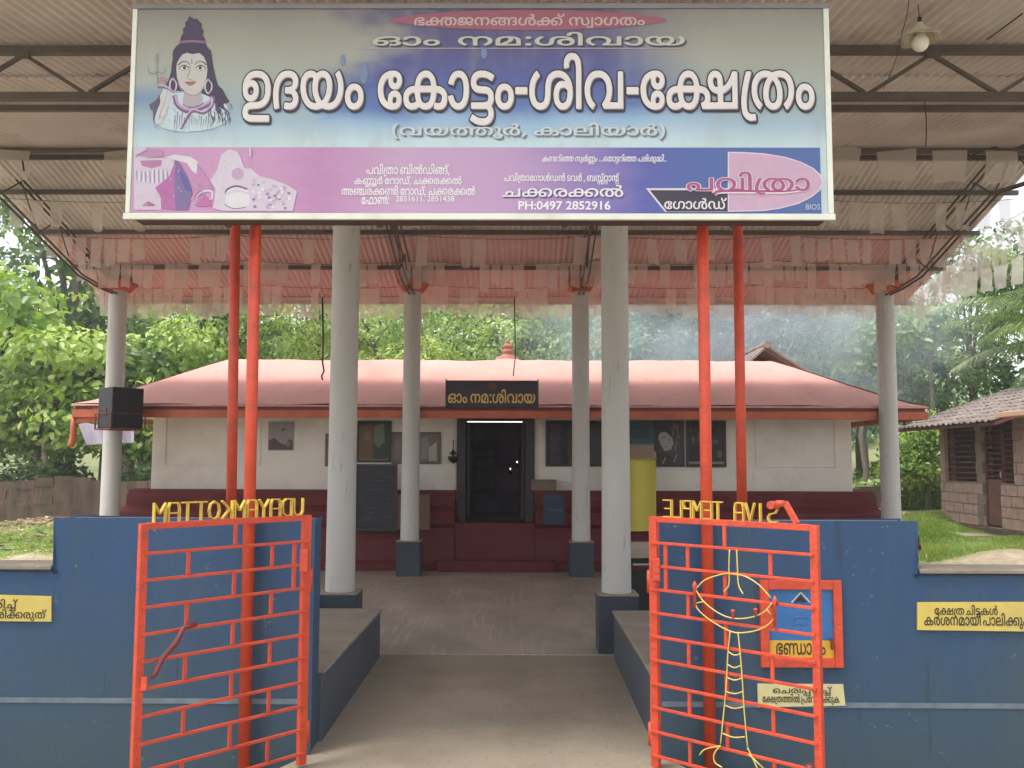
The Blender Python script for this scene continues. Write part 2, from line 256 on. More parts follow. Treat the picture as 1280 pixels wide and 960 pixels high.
 40: [160,66,86,-5,28,-1,19,6,7,5,6,6,5,8,2,8,1,13,-3,11,-7,10,-11,9,10,8,6,11,2,13,-2,14,-6,10,-7,8,-12,6,-13,4,-18,1,-20,-2,-16,-4,-14,-8,-12,-11,-9,-13,-7,-16,-4,-16,-1,-20,0,-18,3,-22,5,-18,3,-1,21,3,3,3,-5,29,-1,33,4,20,6,15,13,13,9,4,8,3,13,1,11,-1,9,-2,6,-5,4,-6,0,-7,-1,-7,-4,-5,-10,-5,-26,-1,-4,-2,0,-19,1,-3,25,-1,9,-2,10,-7,3,-8,0,-8,-2,-5,-7,-6,-12,-2,-23,3,-3,-2,-5,-20,3,-2],
 41: [228,67,57,-5,18,-1,15,2,12,6,12,11,11,-10,11,-6,14,-3,16,0,13,3,8,4,16,12,10,15,6,14,2,18,0,18,-3,17,-6,15,-9,13,-12,13,-8,7,-3,1,-17,-18,1,-4,16,-15,7,-11,4,-16,1,-18,-2,-16,-8,-14,-11,-10,-12,-3,-10,0,-8,4,-7,7,-4,8,-2,19,-1,84,-2,1,-21,0,-4,-2,0,-82,-2,-18,-3,-9,-5,-6,-6,-4,-9,-2,-15,1,-11,7,-9,14,-4,17,0,20,5,17,9,14,15,14,0,4,-14,16,-2,1,-6,-3,-12,-11,-13,-18,-8,-19,-4,-23,2,-23,6,-19,11,-16,15,-11],
 42: [228,73,45,-4,2,-1,3,1,15,17,0,3,-12,10,-8,10,-6,12,-3,14,-1,15,3,15,6,12,8,10,12,5,15,0,10,-5,7,-10,2,-7,1,-14,1,-84,1,-2,3,-1,21,1,3,2,0,89,2,13,4,8,8,8,13,3,12,-2,11,-6,8,-10,5,-13,1,-13,-1,-17,-3,-12,-5,-11,-9,-12,-11,-8,-1,-3,15,-17,3,-1,14,11,13,16,7,14,6,17,1,20,-1,19,-6,17,-9,14,-9,9,-11,7,-9,4,-14,2,-16,-1,-11,-3,-11,-6,-10,-9,-8,8,-9,5,-8,4,-12,2,-15,-1,-10,-2,-11,-4,-10,-7,-12,-13,-8,-16,-4,-19,0,-24,4,-18,8,-17,11,-14],
 44: [224,47,30,-4,2,-1,3,1,12,16,0,3,-9,8,-4,8,-1,10,1,10,4,6,5,5,6,2,8,1,9,0,6,-3,5,-5,3,-6,2,-9,-1,-11,-3,-8,-7,-10,10,-16,127,0,2,4,0,137,-1,3,-2,1,-23,0,-3,-2,0,-119,-74,0,-1,1,4,15,0,13,-4,12,-7,11,-10,9,-12,5,-15,3,-16,-1,-15,-5,-13,-8,-8,-11,-5,-14,0,-16,4,-14,9,-14],
 45: [282,58,30,-4,2,-1,3,1,12,16,0,3,-9,8,-4,8,-1,10,1,10,4,6,5,5,6,2,8,1,9,0,6,-3,5,-5,3,-6,2,-9,-1,-11,-3,-8,-7,-10,10,-16,187,0,2,3,0,82,-2,18,-6,15,-6,10,-10,9,-13,6,-14,4,-16,1,-16,-2,-13,-4,-12,-7,-13,-14,-7,-18,-2,-20,0,-58,-2,-1,-31,0,-1,1,4,16,0,10,-2,9,-8,15,-13,11,-14,5,-16,2,-15,-2,-13,-4,-11,-8,-7,-10,-5,-11,-1,-14,1,-14,4,-10,8,-11,14,169,21,-1,1,1,60,1,13,4,10,8,8,12,6,17,1,13,-5,10,-9,6,-15,1,-19,1,-50,-3,-1],
 46: [326,78,49,-5,18,-1,9,2,8,3,12,10,7,14,3,15,-1,15,-5,13,-8,10,-13,7,-13,2,-14,0,-15,-5,8,17,12,13,16,8,16,2,14,-1,9,-4,7,-6,5,-9,3,-17,0,-83,2,-3,23,-1,3,2,1,80,1,20,3,9,7,8,7,4,10,1,13,-2,10,-7,8,-11,4,-17,1,-20,-4,-16,-8,-15,-15,-17,0,-3,10,-15,108,0,1,4,0,139,-3,2,-21,0,-4,-2,0,-118,-2,-1,-48,0,9,17,4,15,2,20,-2,19,-5,16,-7,13,-11,11,-11,7,-19,5,-23,0,-17,-7,-12,-11,-20,13,-9,3,-12,2,-28,0,-11,-3,-14,-6,-17,-12,-13,-17,-8,-20,-3,-26,3,-25,8,-19,13,-13,8,-5,14,57,18,-9,3,-6,6,-5,10,-3,14,12,7,15,3,7,-2,7,-6,3,-7,0,-10,-2,-8,-4,-6,-6,-3],
 47: [164,80,94,-5,24,-1,20,4,8,5,6,5,4,8,2,7,0,10,-2,9,-4,7,-7,6,-14,4,-32,2,-6,2,-2,2,0,6,5,2,33,2,13,3,9,7,6,10,1,8,0,9,-3,9,-4,7,-7,5,-8,5,-22,6,-16,1,-21,-2,-18,-5,-15,-7,-13,-11,-9,-14,-7,-15,-4,-18,-1,-18,0,-18,3,-21,4,-18,4,-2,21,3,3,3,-5,30,-1,31,4,21,8,15,13,13,10,5,9,2,26,0,12,-2,6,-4,3,-6,0,-5,-2,-2,-31,-2,-14,-3,-13,-8,-4,-5,-2,-6,-1,-10,1,-9,4,-8,6,-6,8,-3,10,-3,32,-2,4,-1,2,-3,0,-5,-2,-4,-5,-2,-7,-2,-20,1,-24,8,-4,-1,-8,-19,1,-3,15,-6],
 48: [181,22,12,-2,3,-2,150,0,3,2,1,2,-1,84,-5,21,-10,16,-10,10,-13,7,-15,4,-17,3,-19,0,-16,-3,-17,-6,-12,-8,-7,-8,-7,-10,-4,-11,-3,-11,-1,-20,0,-68,12,79,21,24,28,13,22,4,12,1,11,0,11,-2,10,7,-5,5,-6,7,-15,3,-21,0,-47,15,40,24,1,51,2,13,3,11,8,11,9,7,11,3,10,-1,6,-5,3,-10,-1,-13,-4,-13,-8,-14,-11,-14,-14,-14],
 49: [259,55,78,-5,28,-1,25,6,13,-4,13,-2,27,1,13,3,13,5,10,7,9,7,10,13,7,15,4,16,2,17,-2,18,-4,17,-7,16,-10,14,-3,2,-2,-1,-18,-12,-1,-2,12,-22,5,-20,0,-22,-5,-19,-8,-12,-12,-10,-13,-5,-14,-2,-10,0,12,14,10,19,4,20,1,19,-2,12,-4,13,-8,12,-8,8,-11,6,-17,4,-20,-2,-20,-8,-16,8,-21,2,-20,-5,-16,-10,-7,-8,-5,-9,-5,-20,0,-23,7,-26,10,-18,15,-15,18,-11,20,85,18,-16,5,-13,9,-11,13,-7,17,-3,21,2,17,3,7,5,6,11,6,15,1,10,-5,-4,-13,-2,-11,0,-14,2,-14,4,-13,4,-10,7,-12,9,-10,17,129,27,-11,10,-9,15,-4,16,-2,18,3,15,6,11,9,7,11,1,12,-3,8,-7,5,-13,1,-17,-2,-18,-7,-16,-12,-15,-6,-5],
 50: [184,56,48,-5,4,0,14,18,-1,3,-16,14,-9,14,-4,18,1,21,5,14,9,10,13,8,15,4,17,1,18,-3,15,-7,10,-9,-17,3,-18,-2,-14,-7,-7,-5,-6,-8,-6,-16,-2,-21,4,-19,9,-15,8,-8,10,-6,12,-3,13,0,11,1,11,4,9,6,9,8,7,13,4,14,2,20,-1,17,-5,16,-5,13,-9,12,-11,11,-15,8,-16,5,-20,3,-20,-1,-19,-4,-15,-6,-12,-9,-10,-11,-7,-13,-6,-18,-1,-18,3,-18,5,-15,9,-15,12,-13,16,117,18,-10,4,-6,8,-3,13,0,17,4,10,8,7,10,3,12,-1,10,-4,8,-8,0,-12,-2,-14,-5,-11,-6,-7,-8,-4],
 51: [168,50,48,-5,4,0,13,17,1,2,-17,15,-8,13,-5,17,0,20,4,13,8,12,10,9,12,5,19,2,17,-4,14,-10,9,-14,4,-20,-1,-13,-2,-11,-9,-18,-18,-16,0,-2,13,-17,4,0,12,9,10,9,9,12,6,14,4,15,1,19,-2,16,-4,14,-7,12,-9,11,-11,9,-14,6,-16,3,-18,1,-17,-2,-15,-5,-14,-8,-11,-10,-8,-11,-6,-14,-3,-17,0,-18,2,-16,6,-15,8,-12,12,-13],
 52: [215,32,13,-2,3,-2,181,1,3,1,0,2,0,141,-3,1,-21,0,-3,-1,-1,-2,0,-116,-1,-2,-130,0,0,30,1,1,96,1,1,2,0,34,-3,17,-6,14,-9,11,-14,9,-20,4,-21,0,-18,-3,-15,-9,-7,-7,-6,-9,-4,-10,-3,-11,-1,-17,0,-78,11,41,77,1,17,3,11,6,8,9,5,16,2,16,-2,10,-6,6,-9,2,-13,1,-13],
 54: [164,61,54,-5,14,-1,13,0,10,3,7,4,7,6,4,8,3,11,0,11,12,5,9,6,9,8,7,10,5,11,3,9,1,12,-1,9,-3,10,-4,9,-7,8,-7,5,-8,4,-10,2,-19,-1,-10,-2,-7,-4,-11,-10,-7,-13,-2,-17,3,-16,11,-22,-2,-1,-12,2,-11,5,-8,7,-5,9,-3,11,-1,13,3,12,6,13,-1,4,-19,10,-2,-1,-5,-7,-7,-16,-3,-20,2,-19,8,-19,12,-13,16,-10,15,-4,25,-3,0,-6,-2,-5,-9,-3,-16,0,-20,8,-4,-1,-8,-18,0,-3,14,-7,15,104,61,-12,26,-2,9,1,10,2,7,6,5,7,2,10,0,7,-3,4,-6,2,-9,0,-11,-3,-10,-6,-9,-7,-7],
 55: [240,52,47,-5,3,-1,3,1,12,17,1,2,-17,16,-9,14,-3,10,-1,11,2,20,7,15,10,11,12,7,17,2,16,-2,14,-6,10,-12,7,-15,2,-20,-3,-18,-9,-15,-16,-17,10,-18,109,0,1,3,0,140,-3,2,-22,0,-3,-3,-1,-118,-49,1,8,13,5,14,2,15,0,18,-4,17,-6,13,-9,11,-11,9,-12,7,-13,4,-27,2,-25,-5,-14,-6,-9,-6,-12,-13,-9,-17,-4,-20,0,-21,5,-20,9,-17,11,-13],
 56: [260,81,56,-5,18,-1,16,2,12,6,10,8,8,12,4,13,2,13,1,33,5,19,6,8,8,7,10,3,11,2,14,-1,13,-3,12,-6,9,-9,-16,3,-19,-2,-14,-6,-10,-10,-7,-15,-4,-16,2,-19,5,-17,7,-9,7,-7,9,-5,10,-3,12,-1,12,0,11,4,9,4,9,8,7,10,5,11,3,14,1,16,-2,19,-4,15,-7,15,-9,11,-10,9,-12,7,-15,5,-15,3,-20,0,-16,-3,-13,-5,-11,-7,-7,-8,-6,-9,-5,-10,-4,-18,-2,-43,-4,-12,-5,-6,-6,-4,-7,-1,-10,0,-10,4,-9,8,-6,12,-3,13,0,21,5,19,8,14,16,16,-14,18,-4,1,-20,-19,-12,-19,-7,-21,-2,-26,4,-24,5,-11,6,-9,8,-9,7,-5,11,-5,16,194,18,-10,4,-7,8,-3,13,0,17,4,10,7,6,11,4,13,-1,9,-4,8,-8,0,-12,-2,-14,-5,-11,-5,-7,-9,-4],
 58: [306,84,47,-5,3,1,14,15,1,4,-15,15,-9,13,-5,17,0,20,2,12,5,11,7,9,9,5,12,3,11,-2,9,-6,5,-9,3,-21,1,-82,1,-3,3,-1,21,1,3,3,1,93,4,15,8,9,9,3,10,0,7,-3,6,-5,3,-6,2,-9,2,-52,2,-13,4,-10,8,-12,10,-8,12,-6,14,-2,20,1,16,5,14,10,10,13,7,18,2,25,-1,21,-7,20,-12,19,-20,19,-4,-1,-14,-16,0,-4,16,-14,9,-17,4,-17,0,-20,-5,-18,-8,-12,-12,-7,-15,0,-6,2,-5,3,-7,9,-3,15,-1,43,-3,19,-8,16,-12,12,-9,4,-9,2,-21,0,-17,-6,-15,-12,-14,12,-15,6,-23,0,-18,-5,-9,-4,-9,-8,-11,-15,-7,-20,-2,-24,3,-21,8,-20,13,-17],
 64: [126,53,45,-5,13,-1,15,1,11,3,9,6,9,7,6,9,6,12,3,14,2,16,0,19,-3,17,-5,15,-7,12,-8,9,-12,7,-12,3,-11,1,-13,-1,-11,-3,-9,-5,-9,-7,-7,-9,-6,-12,-4,-11,2,-4,24,-4,2,2,6,14,5,7,7,6,9,2,10,0,7,-4,6,-5,5,-9,5,-21,-1,-26,-5,-20,-5,-8,-5,-4,-6,-3,-7,-2,-8,0,-7,3,-9,9,-8,18,-2,2,-24,-4,-2,-3,5,-17,10,-15,13,-11],
 65: [57,32,15,-2,2,-1,23,0,3,3,0,146,-2,27,-3,11,-4,9,-5,7,-8,7,-7,4,-9,2,-23,1,-17,-6,-13,-12,-7,-15,-1,-18,2,-8,3,-2,22,4,2,3,-1,11,2,9,5,5,7,4,8,1,6,-1,5,-4,5,-6,3,-13,1,-18,0,-148],
 67: [83,41,27,-59,12,-1,12,1,10,3,9,5,7,8,5,8,4,11,1,11,-2,16,-6,12,-10,10,-12,6,8,32,3,24,1,19,-4,16,-6,10,-9,8,-10,4,-15,1,-20,-2,-4,-2,0,-3,5,-19,3,-1,11,2,9,0,5,-3,3,-4,3,-8,0,-10,-5,-34,-6,-28,-18,-7,-11,-10,-8,-14,-2,-15,2,-15,8,-15,11,-10,16,37,-37,-8,3,-7,5,-4,7,0,12,2,9,5,6,7,4,9,1,9,-3,6,-6,3,-8,1,-10,-2,-8,-4,-6,-8,-5],
 68: [83,42,27,-59,12,-1,12,1,10,3,9,5,7,8,5,8,4,11,1,11,-2,16,-6,12,-10,10,-12,6,8,32,3,24,1,19,-4,16,-5,9,-9,8,-11,5,-14,1,-21,-2,-4,-2,0,-3,5,-19,3,-1,11,2,9,0,5,-3,4,-5,2,-9,0,-12,-6,-35,-5,-23,-18,-7,-7,-6,-6,-7,-6,-11,-2,-15,2,-15,8,-15,11,-10,12,31,-37,-7,3,-5,4,-4,6,0,5,10,-7,14,-2,13,2,11,7,-3,-9,-8,-6,-8,-3,10,32,-3,-3,2,-3,3,0,4,1,3,12,2,11,-3,1,-5,-4,-5,-6,-2],
 71: [179,54,49,-5,20,-1,15,6,7,5,6,6,7,16,1,14,-1,14,-5,12,-8,9,-11,6,-13,3,-15,0,-14,-4,5,12,11,12,12,9,14,5,20,1,17,-5,14,-10,9,-15,3,-22,-3,-20,-9,-17,-17,-16,0,-4,12,-15,4,-2,15,12,11,12,8,13,6,15,2,16,0,19,-3,15,-6,14,-8,11,-10,10,-13,7,-16,5,-22,2,-18,-1,-16,-5,-15,-7,-13,-10,-11,-12,-8,-15,-5,-18,-2,-24,3,-18,6,-15,9,-13,12,-8,14,56,18,-9,3,-7,7,-4,10,-2,13,11,7,15,3,7,-2,7,-6,3,-7,1,-10,-2,-8,-5,-6,-6,-3],
 72: [149,58,75,-5,16,-1,15,1,13,3,10,6,7,8,5,11,1,12,-3,11,-8,11,-11,7,-15,3,-18,-2,-10,-5,-8,-9,-4,-11,-1,-9,1,-9,-1,0,-15,10,-9,15,-4,19,2,21,4,10,6,9,8,7,10,5,0,-15,3,-10,5,-9,7,-7,11,-4,15,-1,13,2,10,5,6,7,5,9,2,11,-1,11,-4,9,-6,7,-8,6,-10,3,-15,3,-19,-1,-19,-3,-15,-6,-13,-8,-11,-10,-8,-12,-5,-13,-3,-17,1,-19,4,-16,8,-14,10,-11,13,-10,14,-6,14,94,16,-4,6,-1,6,1,7,2,5,3,2,5,2,6,0,5,-2,3,-4,1,-5,0,-5,-2,-5,-8,-5,12,99,96,-5,3,-3,8,0,8,4,7,9,0,6,-3,4,-3,2,-6,0,-8,-4,-5,-6,-2],
 77: [0,30,-40,145,16,-1,14,2,11,5,10,8,7,11,3,12,0,13,-4,12,-2,1,-20,-4,-2,-2,1,-17,-2,-8,-7,-7,-13,-2,-12,3,-7,6,-3,8,1,17,-1,2,-20,4,-3,-1,-3,-9,0,-13,1,-10,3,-8,6,-8,7,-6,9,-5],
 116: [380,121,49,-5,18,-1,9,2,8,3,12,10,7,14,3,15,-1,15,-5,13,-8,10,-13,7,-13,2,-14,0,-15,-5,8,17,12,13,16,8,16,2,13,-1,10,-4,7,-6,5,-9,3,-22,0,-78,2,-3,23,-1,3,2,1,83,2,17,3,9,6,7,7,4,10,2,10,-1,8,-3,6,-6,4,-9,2,-19,0,-82,1,-3,24,0,3,1,0,78,4,21,5,10,8,7,10,4,14,2,11,0,0,-2,-16,-22,-6,-13,-4,-11,-1,-14,0,-16,3,-12,4,-12,6,-8,7,-7,7,-4,10,-4,12,-1,11,0,11,2,10,4,11,10,7,10,6,16,1,19,-2,22,-7,19,-11,17,-15,15,12,17,5,12,1,14,-5,14,-10,10,-13,5,-20,1,-21,-3,-2,-2,-1,-3,7,-19,23,2,7,-1,4,-4,2,-5,0,-6,-2,-7,-3,-6,-6,-7,-13,3,-12,2,-15,0,-13,-3,-17,-6,-15,-12,-12,11,-8,5,-10,3,-12,2,-15,-1,-12,-4,-10,-5,-10,-9,-20,13,-9,3,-14,3,-16,0,-15,-2,-15,-5,-10,-6,-15,-12,-13,-19,-6,-21,-2,-25,4,-24,8,-16,12,-13,10,-5,14,57,18,-9,3,-6,6,-5,10,-3,14,12,7,15,3,7,-2,7,-6,3,-7,0,-10,-2,-8,-4,-6,-6,-3,16,316,18,-10,4,-6,8,-4,11,0,17,2,14,5,14,8,14,10,9,10,-11,8,-15,4,-17,1,-16,-2,-15,-6,-10,-8,-6],
 117: [266,92,47,-5,3,1,14,15,1,4,-16,16,-9,15,-4,20,0,20,5,14,8,10,8,7,12,3,10,-1,8,-4,7,-7,4,-8,1,-22,1,-78,1,-3,24,0,3,1,0,75,3,23,5,10,8,7,10,5,12,2,14,0,0,-2,-17,-23,-6,-13,-4,-14,-1,-15,2,-16,3,-12,5,-10,6,-8,8,-6,10,-5,11,-2,14,0,13,2,10,4,9,7,8,11,5,12,2,12,1,20,-3,19,-7,18,-12,17,-13,12,12,17,5,16,1,9,-2,7,-4,8,-5,6,-11,7,-13,3,-21,0,-14,-3,-2,-2,6,-21,3,-1,11,2,11,0,6,-2,4,-4,2,-7,-1,-8,-4,-7,-7,-8,-22,5,-27,-2,-20,-7,-16,-12,-10,10,-11,7,-14,3,-15,1,-12,-2,-12,-5,-8,-5,-10,-8,-10,-15,-6,-17,-2,-20,2,-18,4,-18,9,-16,13,-15,16,202,18,-10,4,-6,8,-4,11,-1,16,3,15,5,14,8,14,9,9,10,-11,8,-15,5,-17,1,-16,-3,-15,-5,-10,-8,-6],
 118: [184,73,48,-5,4,0,14,18,-1,3,-16,14,-8,12,-5,18,1,20,4,14,8,11,10,8,13,6,12,1,14,0,-13,-19,-7,-11,-5,-14,-2,-14,0,-17,3,-15,6,-14,7,-9,10,-8,12,-4,15,-1,12,1,11,3,10,5,9,10,6,11,4,12,2,14,-1,16,-3,15,-5,14,-6,11,-9,12,-12,10,10,12,5,10,3,11,0,11,-7,15,-6,6,-7,5,-10,3,-15,0,-19,-2,-5,-1,-2,-2,6,-22,25,2,6,-2,4,-4,1,-7,-1,-7,-3,-7,-7,-9,-16,4,-17,1,-17,-1,-16,-5,-13,-5,-11,-8,-10,-11,-7,-13,-5,-14,-2,-15,1,-17,3,-15,7,-15,8,-11,11,-12,16,120,18,-10,4,-6,8,-3,11,-1,17,2,14,5,14,9,14,9,8,10,-11,8,-14,4,-16,1,-17,-2,-15,-5,-10,-9,-6],
 119: [300,99,48,-5,4,0,14,18,-1,3,-17,15,-9,15,-3,20,2,20,7,14,10,11,14,7,16,3,18,-1,-16,-17,-9,-17,-5,-19,0,-21,2,-13,5,-13,7,-10,10,-9,10,-5,10,-2,23,1,10,3,7,4,8,6,6,7,5,11,4,15,1,14,-1,17,-3,11,-5,12,-8,12,-9,10,22,3,20,-1,15,-2,-10,-14,-7,-12,-5,-13,-3,-13,-1,-15,2,-17,5,-12,7,-11,7,-7,8,-5,9,-3,11,-1,11,0,11,2,10,4,8,6,8,9,7,15,2,12,1,19,-3,17,-8,20,-10,14,-16,14,13,16,6,15,0,16,-3,9,-5,7,-10,8,-15,4,-20,0,-17,-4,-1,-4,6,-18,2,-1,12,2,12,0,6,-3,4,-5,1,-7,-2,-8,-13,-16,-23,6,-30,2,-27,-2,-22,-7,-24,8,-27,1,-14,-2,-13,-4,-12,-6,-10,-8,-12,-13,-8,-16,-3,-19,0,-21,5,-19,9,-17,12,-14,16,124,18,-11,4,-7,8,-4,12,-1,19,3,14,5,12,10,13,10,7,10,-10,9,-16,4,-16,0,-17,-2,-13,-6,-10,-9,-6,16,236,18,-10,4,-6,6,-3,10,-2,17,2,15,4,12,7,13,9,12,11,-9,9,-12,5,-16,2,-17,-2,-16,-5,-11,-8,-6],
 120: [261,91,56,-5,18,-1,16,2,12,6,11,9,7,11,4,13,2,15,1,31,5,19,6,8,7,6,9,4,11,2,11,0,-12,-16,-9,-14,-5,-14,-2,-18,2,-25,4,-11,5,-9,7,-8,9,-6,10,-4,12,-1,15,0,12,4,10,5,7,7,6,10,6,15,2,13,-1,15,-3,19,-7,18,-11,16,-14,12,13,18,3,7,2,10,0,8,-3,9,-3,6,-5,6,-11,7,-15,2,-20,-1,-14,-4,0,-3,4,-16,2,-3,23,2,6,-1,4,-2,3,-10,-2,-11,-9,-11,-23,4,-25,-2,-19,-7,-15,-11,-10,-15,-5,-15,-2,-14,-1,-33,-3,-13,-5,-9,-8,-6,-7,-1,-10,0,-13,5,-9,12,-6,17,0,23,4,17,7,14,8,9,9,7,1,4,-14,17,-2,1,-9,-6,-13,-13,-12,-18,-6,-18,-3,-24,2,-21,8,-22,10,-13,14,-10,16,197,18,-10,4,-6,8,-3,11,-1,16,2,15,5,13,7,13,10,11,11,-11,8,-15,4,-16,1,-17,-2,-15,-5,-10,-8,-6],
 161: [57,11,-49,-42,3,-1,85,0,4,2,0,179,-2,4,-23,0,-4,-3,0,-157,-61,-1,-3,-3],
 162: [61,28,50,-49,29,0,8,1,2,3,-2,19,-2,2,-21,0,-14,4,-8,8,-5,15,-1,25,4,31,9,36,17,43,-1,3,-3,1,-22,0,-3,-2,-12,-31,-8,-26,-6,-25,-3,-27,1,-32,3,-14,4,-10,8,-10,7,-6,9,-5],
 163: [376,93,41,-5,13,-1,15,1,13,3,12,7,14,-8,16,-3,17,0,16,5,14,9,10,13,7,16,5,24,11,0,0,-19,4,-16,6,-13,10,-10,12,-6,16,-3,15,0,14,5,12,9,5,8,3,7,2,19,-4,18,-8,11,-13,9,-17,4,-23,2,8,14,12,11,16,7,17,2,18,-3,13,-6,10,-10,7,-15,2,-21,-4,-19,-8,-15,-7,-8,-10,-7,-1,-3,13,-17,4,-1,12,8,10,10,8,12,7,13,4,14,1,14,0,15,-3,15,-6,12,-6,10,-8,9,-10,7,-11,5,-12,4,-13,2,-17,0,-22,-4,-19,-9,-11,-9,-10,-11,-8,-12,-6,-14,-16,0,-4,17,-6,13,-7,10,-9,9,-12,6,-13,3,-17,1,-13,-3,-17,-8,-13,-14,-6,-13,-6,-21,-23,-3,-15,-5,-14,-9,-8,-12,-4,-10,0,-10,1,-12,3,-9,6,-8,7,-6,7,-4,12,51,18,-9,3,-6,6,-3,9,1,10,4,6,8,5,8,2,14,2,4,-20,6,-16,-12,-6,10,126,18,-12,4,-8,8,-6,13,-2,18,65,0,-2,-19,-8,-15,-5,-4,-7,-3,13,249,18,-8,4,-6,9,-3,12,0,18,17,0,12,-3,8,-4,5,-7,1,-12,-1,-7,-2,-5,-9,-5,9,98,86,4,15,6,11,10,6,13,2,12,-2,10,-6,6,-10,4,-16],
 164: [452,111,41,-5,13,-1,15,1,13,3,12,7,14,-8,16,-3,17,0,16,5,14,9,10,13,7,16,5,24,15,-1,5,-3,3,-4,2,-11,0,-44,4,-2,22,1,2,3,1,76,3,20,6,11,8,8,12,4,15,2,11,-1,-11,-12,-9,-12,-6,-14,-4,-15,0,-25,6,-20,10,-15,8,-6,10,-4,20,-3,12,1,10,2,11,6,10,10,6,13,4,16,1,24,-4,19,-10,18,-14,17,14,1,16,-2,15,-7,11,-11,7,-15,2,-21,-4,-19,-9,-16,-17,-14,0,-3,13,-17,3,-2,13,9,10,10,7,9,6,13,5,13,2,14,0,16,-2,14,-7,17,-10,14,-11,9,-17,8,-17,4,-20,1,-18,-2,-17,-5,-19,5,-22,2,-17,-2,-12,-3,-11,-5,-9,-7,-8,-9,-5,-9,-4,-13,-2,-14,-11,2,-15,1,-4,17,-6,13,-7,10,-9,9,-8,4,-12,5,-15,1,-14,-1,-18,-7,-14,-12,-10,-18,-6,-21,-23,-3,-15,-5,-13,-8,-9,-12,-3,-8,-1,-12,0,-10,4,-12,6,-8,7,-6,7,-4,12,51,18,-9,3,-6,6,-3,9,1,10,4,6,8,5,8,2,14,2,4,-20,6,-16,-12,-6,10,126,18,-12,4,-8,8,-6,13,-2,18,65,0,-2,-19,-8,-15,-5,-4,-7,-3,16,322,18,-10,4,-7,9,-4,11,-1,18,3,15,5,14,9,12,10,9,11,-12,8,-15,4,-16,1,-19,-2,-13,-6,-10,-10,-6,9,98,86,4,15,6,11,10,6,13,2,12,-2,10,-6,6,-10,4,-16],
 167: [424,83,41,-5,13,-1,15,1,13,3,12,7,14,-8,16,-3,17,0,16,5,14,9,10,13,7,16,5,24,13,-2,8,-3,8,-5,3,-6,0,-10,-3,-7,-6,-5,-13,-5,3,-18,3,-3,199,0,2,4,0,139,-3,2,-24,-1,-15,-25,-12,-15,-14,-12,-15,-7,-1,25,-2,11,-5,11,-7,8,-13,6,-15,2,-15,-2,-11,-6,-9,-9,-6,-12,-1,-14,2,-14,7,-13,11,-10,14,-6,22,-4,0,-33,-1,-1,-46,0,-2,1,4,10,1,13,-2,10,-5,9,-8,8,-13,7,-14,4,-20,2,-3,15,-5,12,-7,11,-8,9,-11,8,-17,4,-18,1,-17,-5,-12,-7,-13,-13,-6,-13,-6,-21,-23,-3,-17,-6,-12,-9,-9,-12,-3,-9,0,-10,1,-12,3,-9,6,-8,7,-6,7,-4,12,51,18,-9,3,-6,6,-3,9,1,10,4,6,8,5,8,2,14,2,4,-20,6,-16,-12,-6,10,126,18,-12,4,-8,8,-6,13,-2,18,65,0,-2,-19,-8,-15,-5,-4,-7,-3,7,327,21,0,36,16,5,15,8,13,10,10,12,0,-71,15,289,81,-7,2,-5,4,-4,4,-2,6,-1,9,1,7,3,4,5,3,7,0,5,-1,4,-4,2,-5,1,-29,-1,-1,9,98,86,4,15,6,11,10,6,13,2,12,-2,10,-6,6,-10,4,-16],
 175: [390,134,49,-5,11,-1,12,1,12,4,7,6,7,8,5,9,2,13,0,12,-2,10,-4,9,-5,8,-8,5,-10,5,-12,1,-13,0,-12,-4,2,5,11,14,19,12,23,6,26,2,20,0,-8,-9,-7,-11,-5,-10,-3,-13,-2,-14,0,-13,3,-13,4,-11,8,-13,12,-11,15,-6,18,-2,19,1,13,6,10,9,7,13,2,13,-3,11,-6,9,-10,9,7,5,5,6,3,7,1,8,-1,9,-3,8,-10,13,13,-1,12,-5,8,-7,5,-10,4,-22,0,-76,1,-3,3,-1,21,1,3,3,1,77,3,16,6,12,10,8,13,6,19,1,13,-4,5,-4,3,-6,0,-9,-2,-6,-5,-5,-6,-3,-25,-3,-2,-3,0,-17,3,-3,21,-1,12,-5,4,-4,2,-5,1,-6,-1,-8,-4,-6,-9,-3,-10,-1,-15,3,-2,-1,-6,-20,3,-4,20,-2,15,0,13,4,8,4,8,6,5,9,3,9,1,12,-3,13,-7,11,-12,8,10,8,7,10,2,15,-2,14,-8,11,-10,9,-13,5,-18,3,-19,-1,-16,-4,-16,-9,-12,-11,-10,10,-11,7,-14,5,-15,3,-25,-1,-21,-5,-29,5,-35,1,-26,-4,-20,-5,-22,-11,-16,-15,-6,-9,-6,-11,-4,-20,0,-27,3,-12,5,-11,7,-10,8,-7,9,-5,15,56,18,-9,4,-6,6,-5,10,-2,13,5,4,8,4,15,2,8,-3,5,-6,2,-7,0,-10,-2,-9,-5,-5,-6,-3,27,167,18,-11,5,-8,10,-4,13,-1,17,3,17,7,15,9,11,12,8,10,-4,7,-5,3,-8,1,-9,-3,-6,-5,-4,-7,-2,-15,-1,-1,-3,0,-19,2,-2,15,-1,10,-3,5,-6,2,-9,-3,-7,-5,-5,-11,-3],
 176: [233,50,86,-70,3,-1,125,0,4,1,1,208,-2,3,-23,1,-2,-1,-1,-2,-1,-118,-58,0,5,13,1,14,-2,13,-5,13,-8,9,-10,7,-12,4,-13,1,-15,-2,-10,-3,-9,-5,-7,-7,-7,-10,-2,-9,-1,-11,1,-14,1,-3,3,-1,22,4,2,2,0,18,4,9,4,4,5,2,14,1,6,-2,5,-4,4,-6,2,-7,0,-8,-1,-9,-8,-13,-97,0,-3,-2,0,-19,2,-3,135,-1,-62,-45,0,-3,5,122,-47,-1,1,60,42,9,0,0,-42],
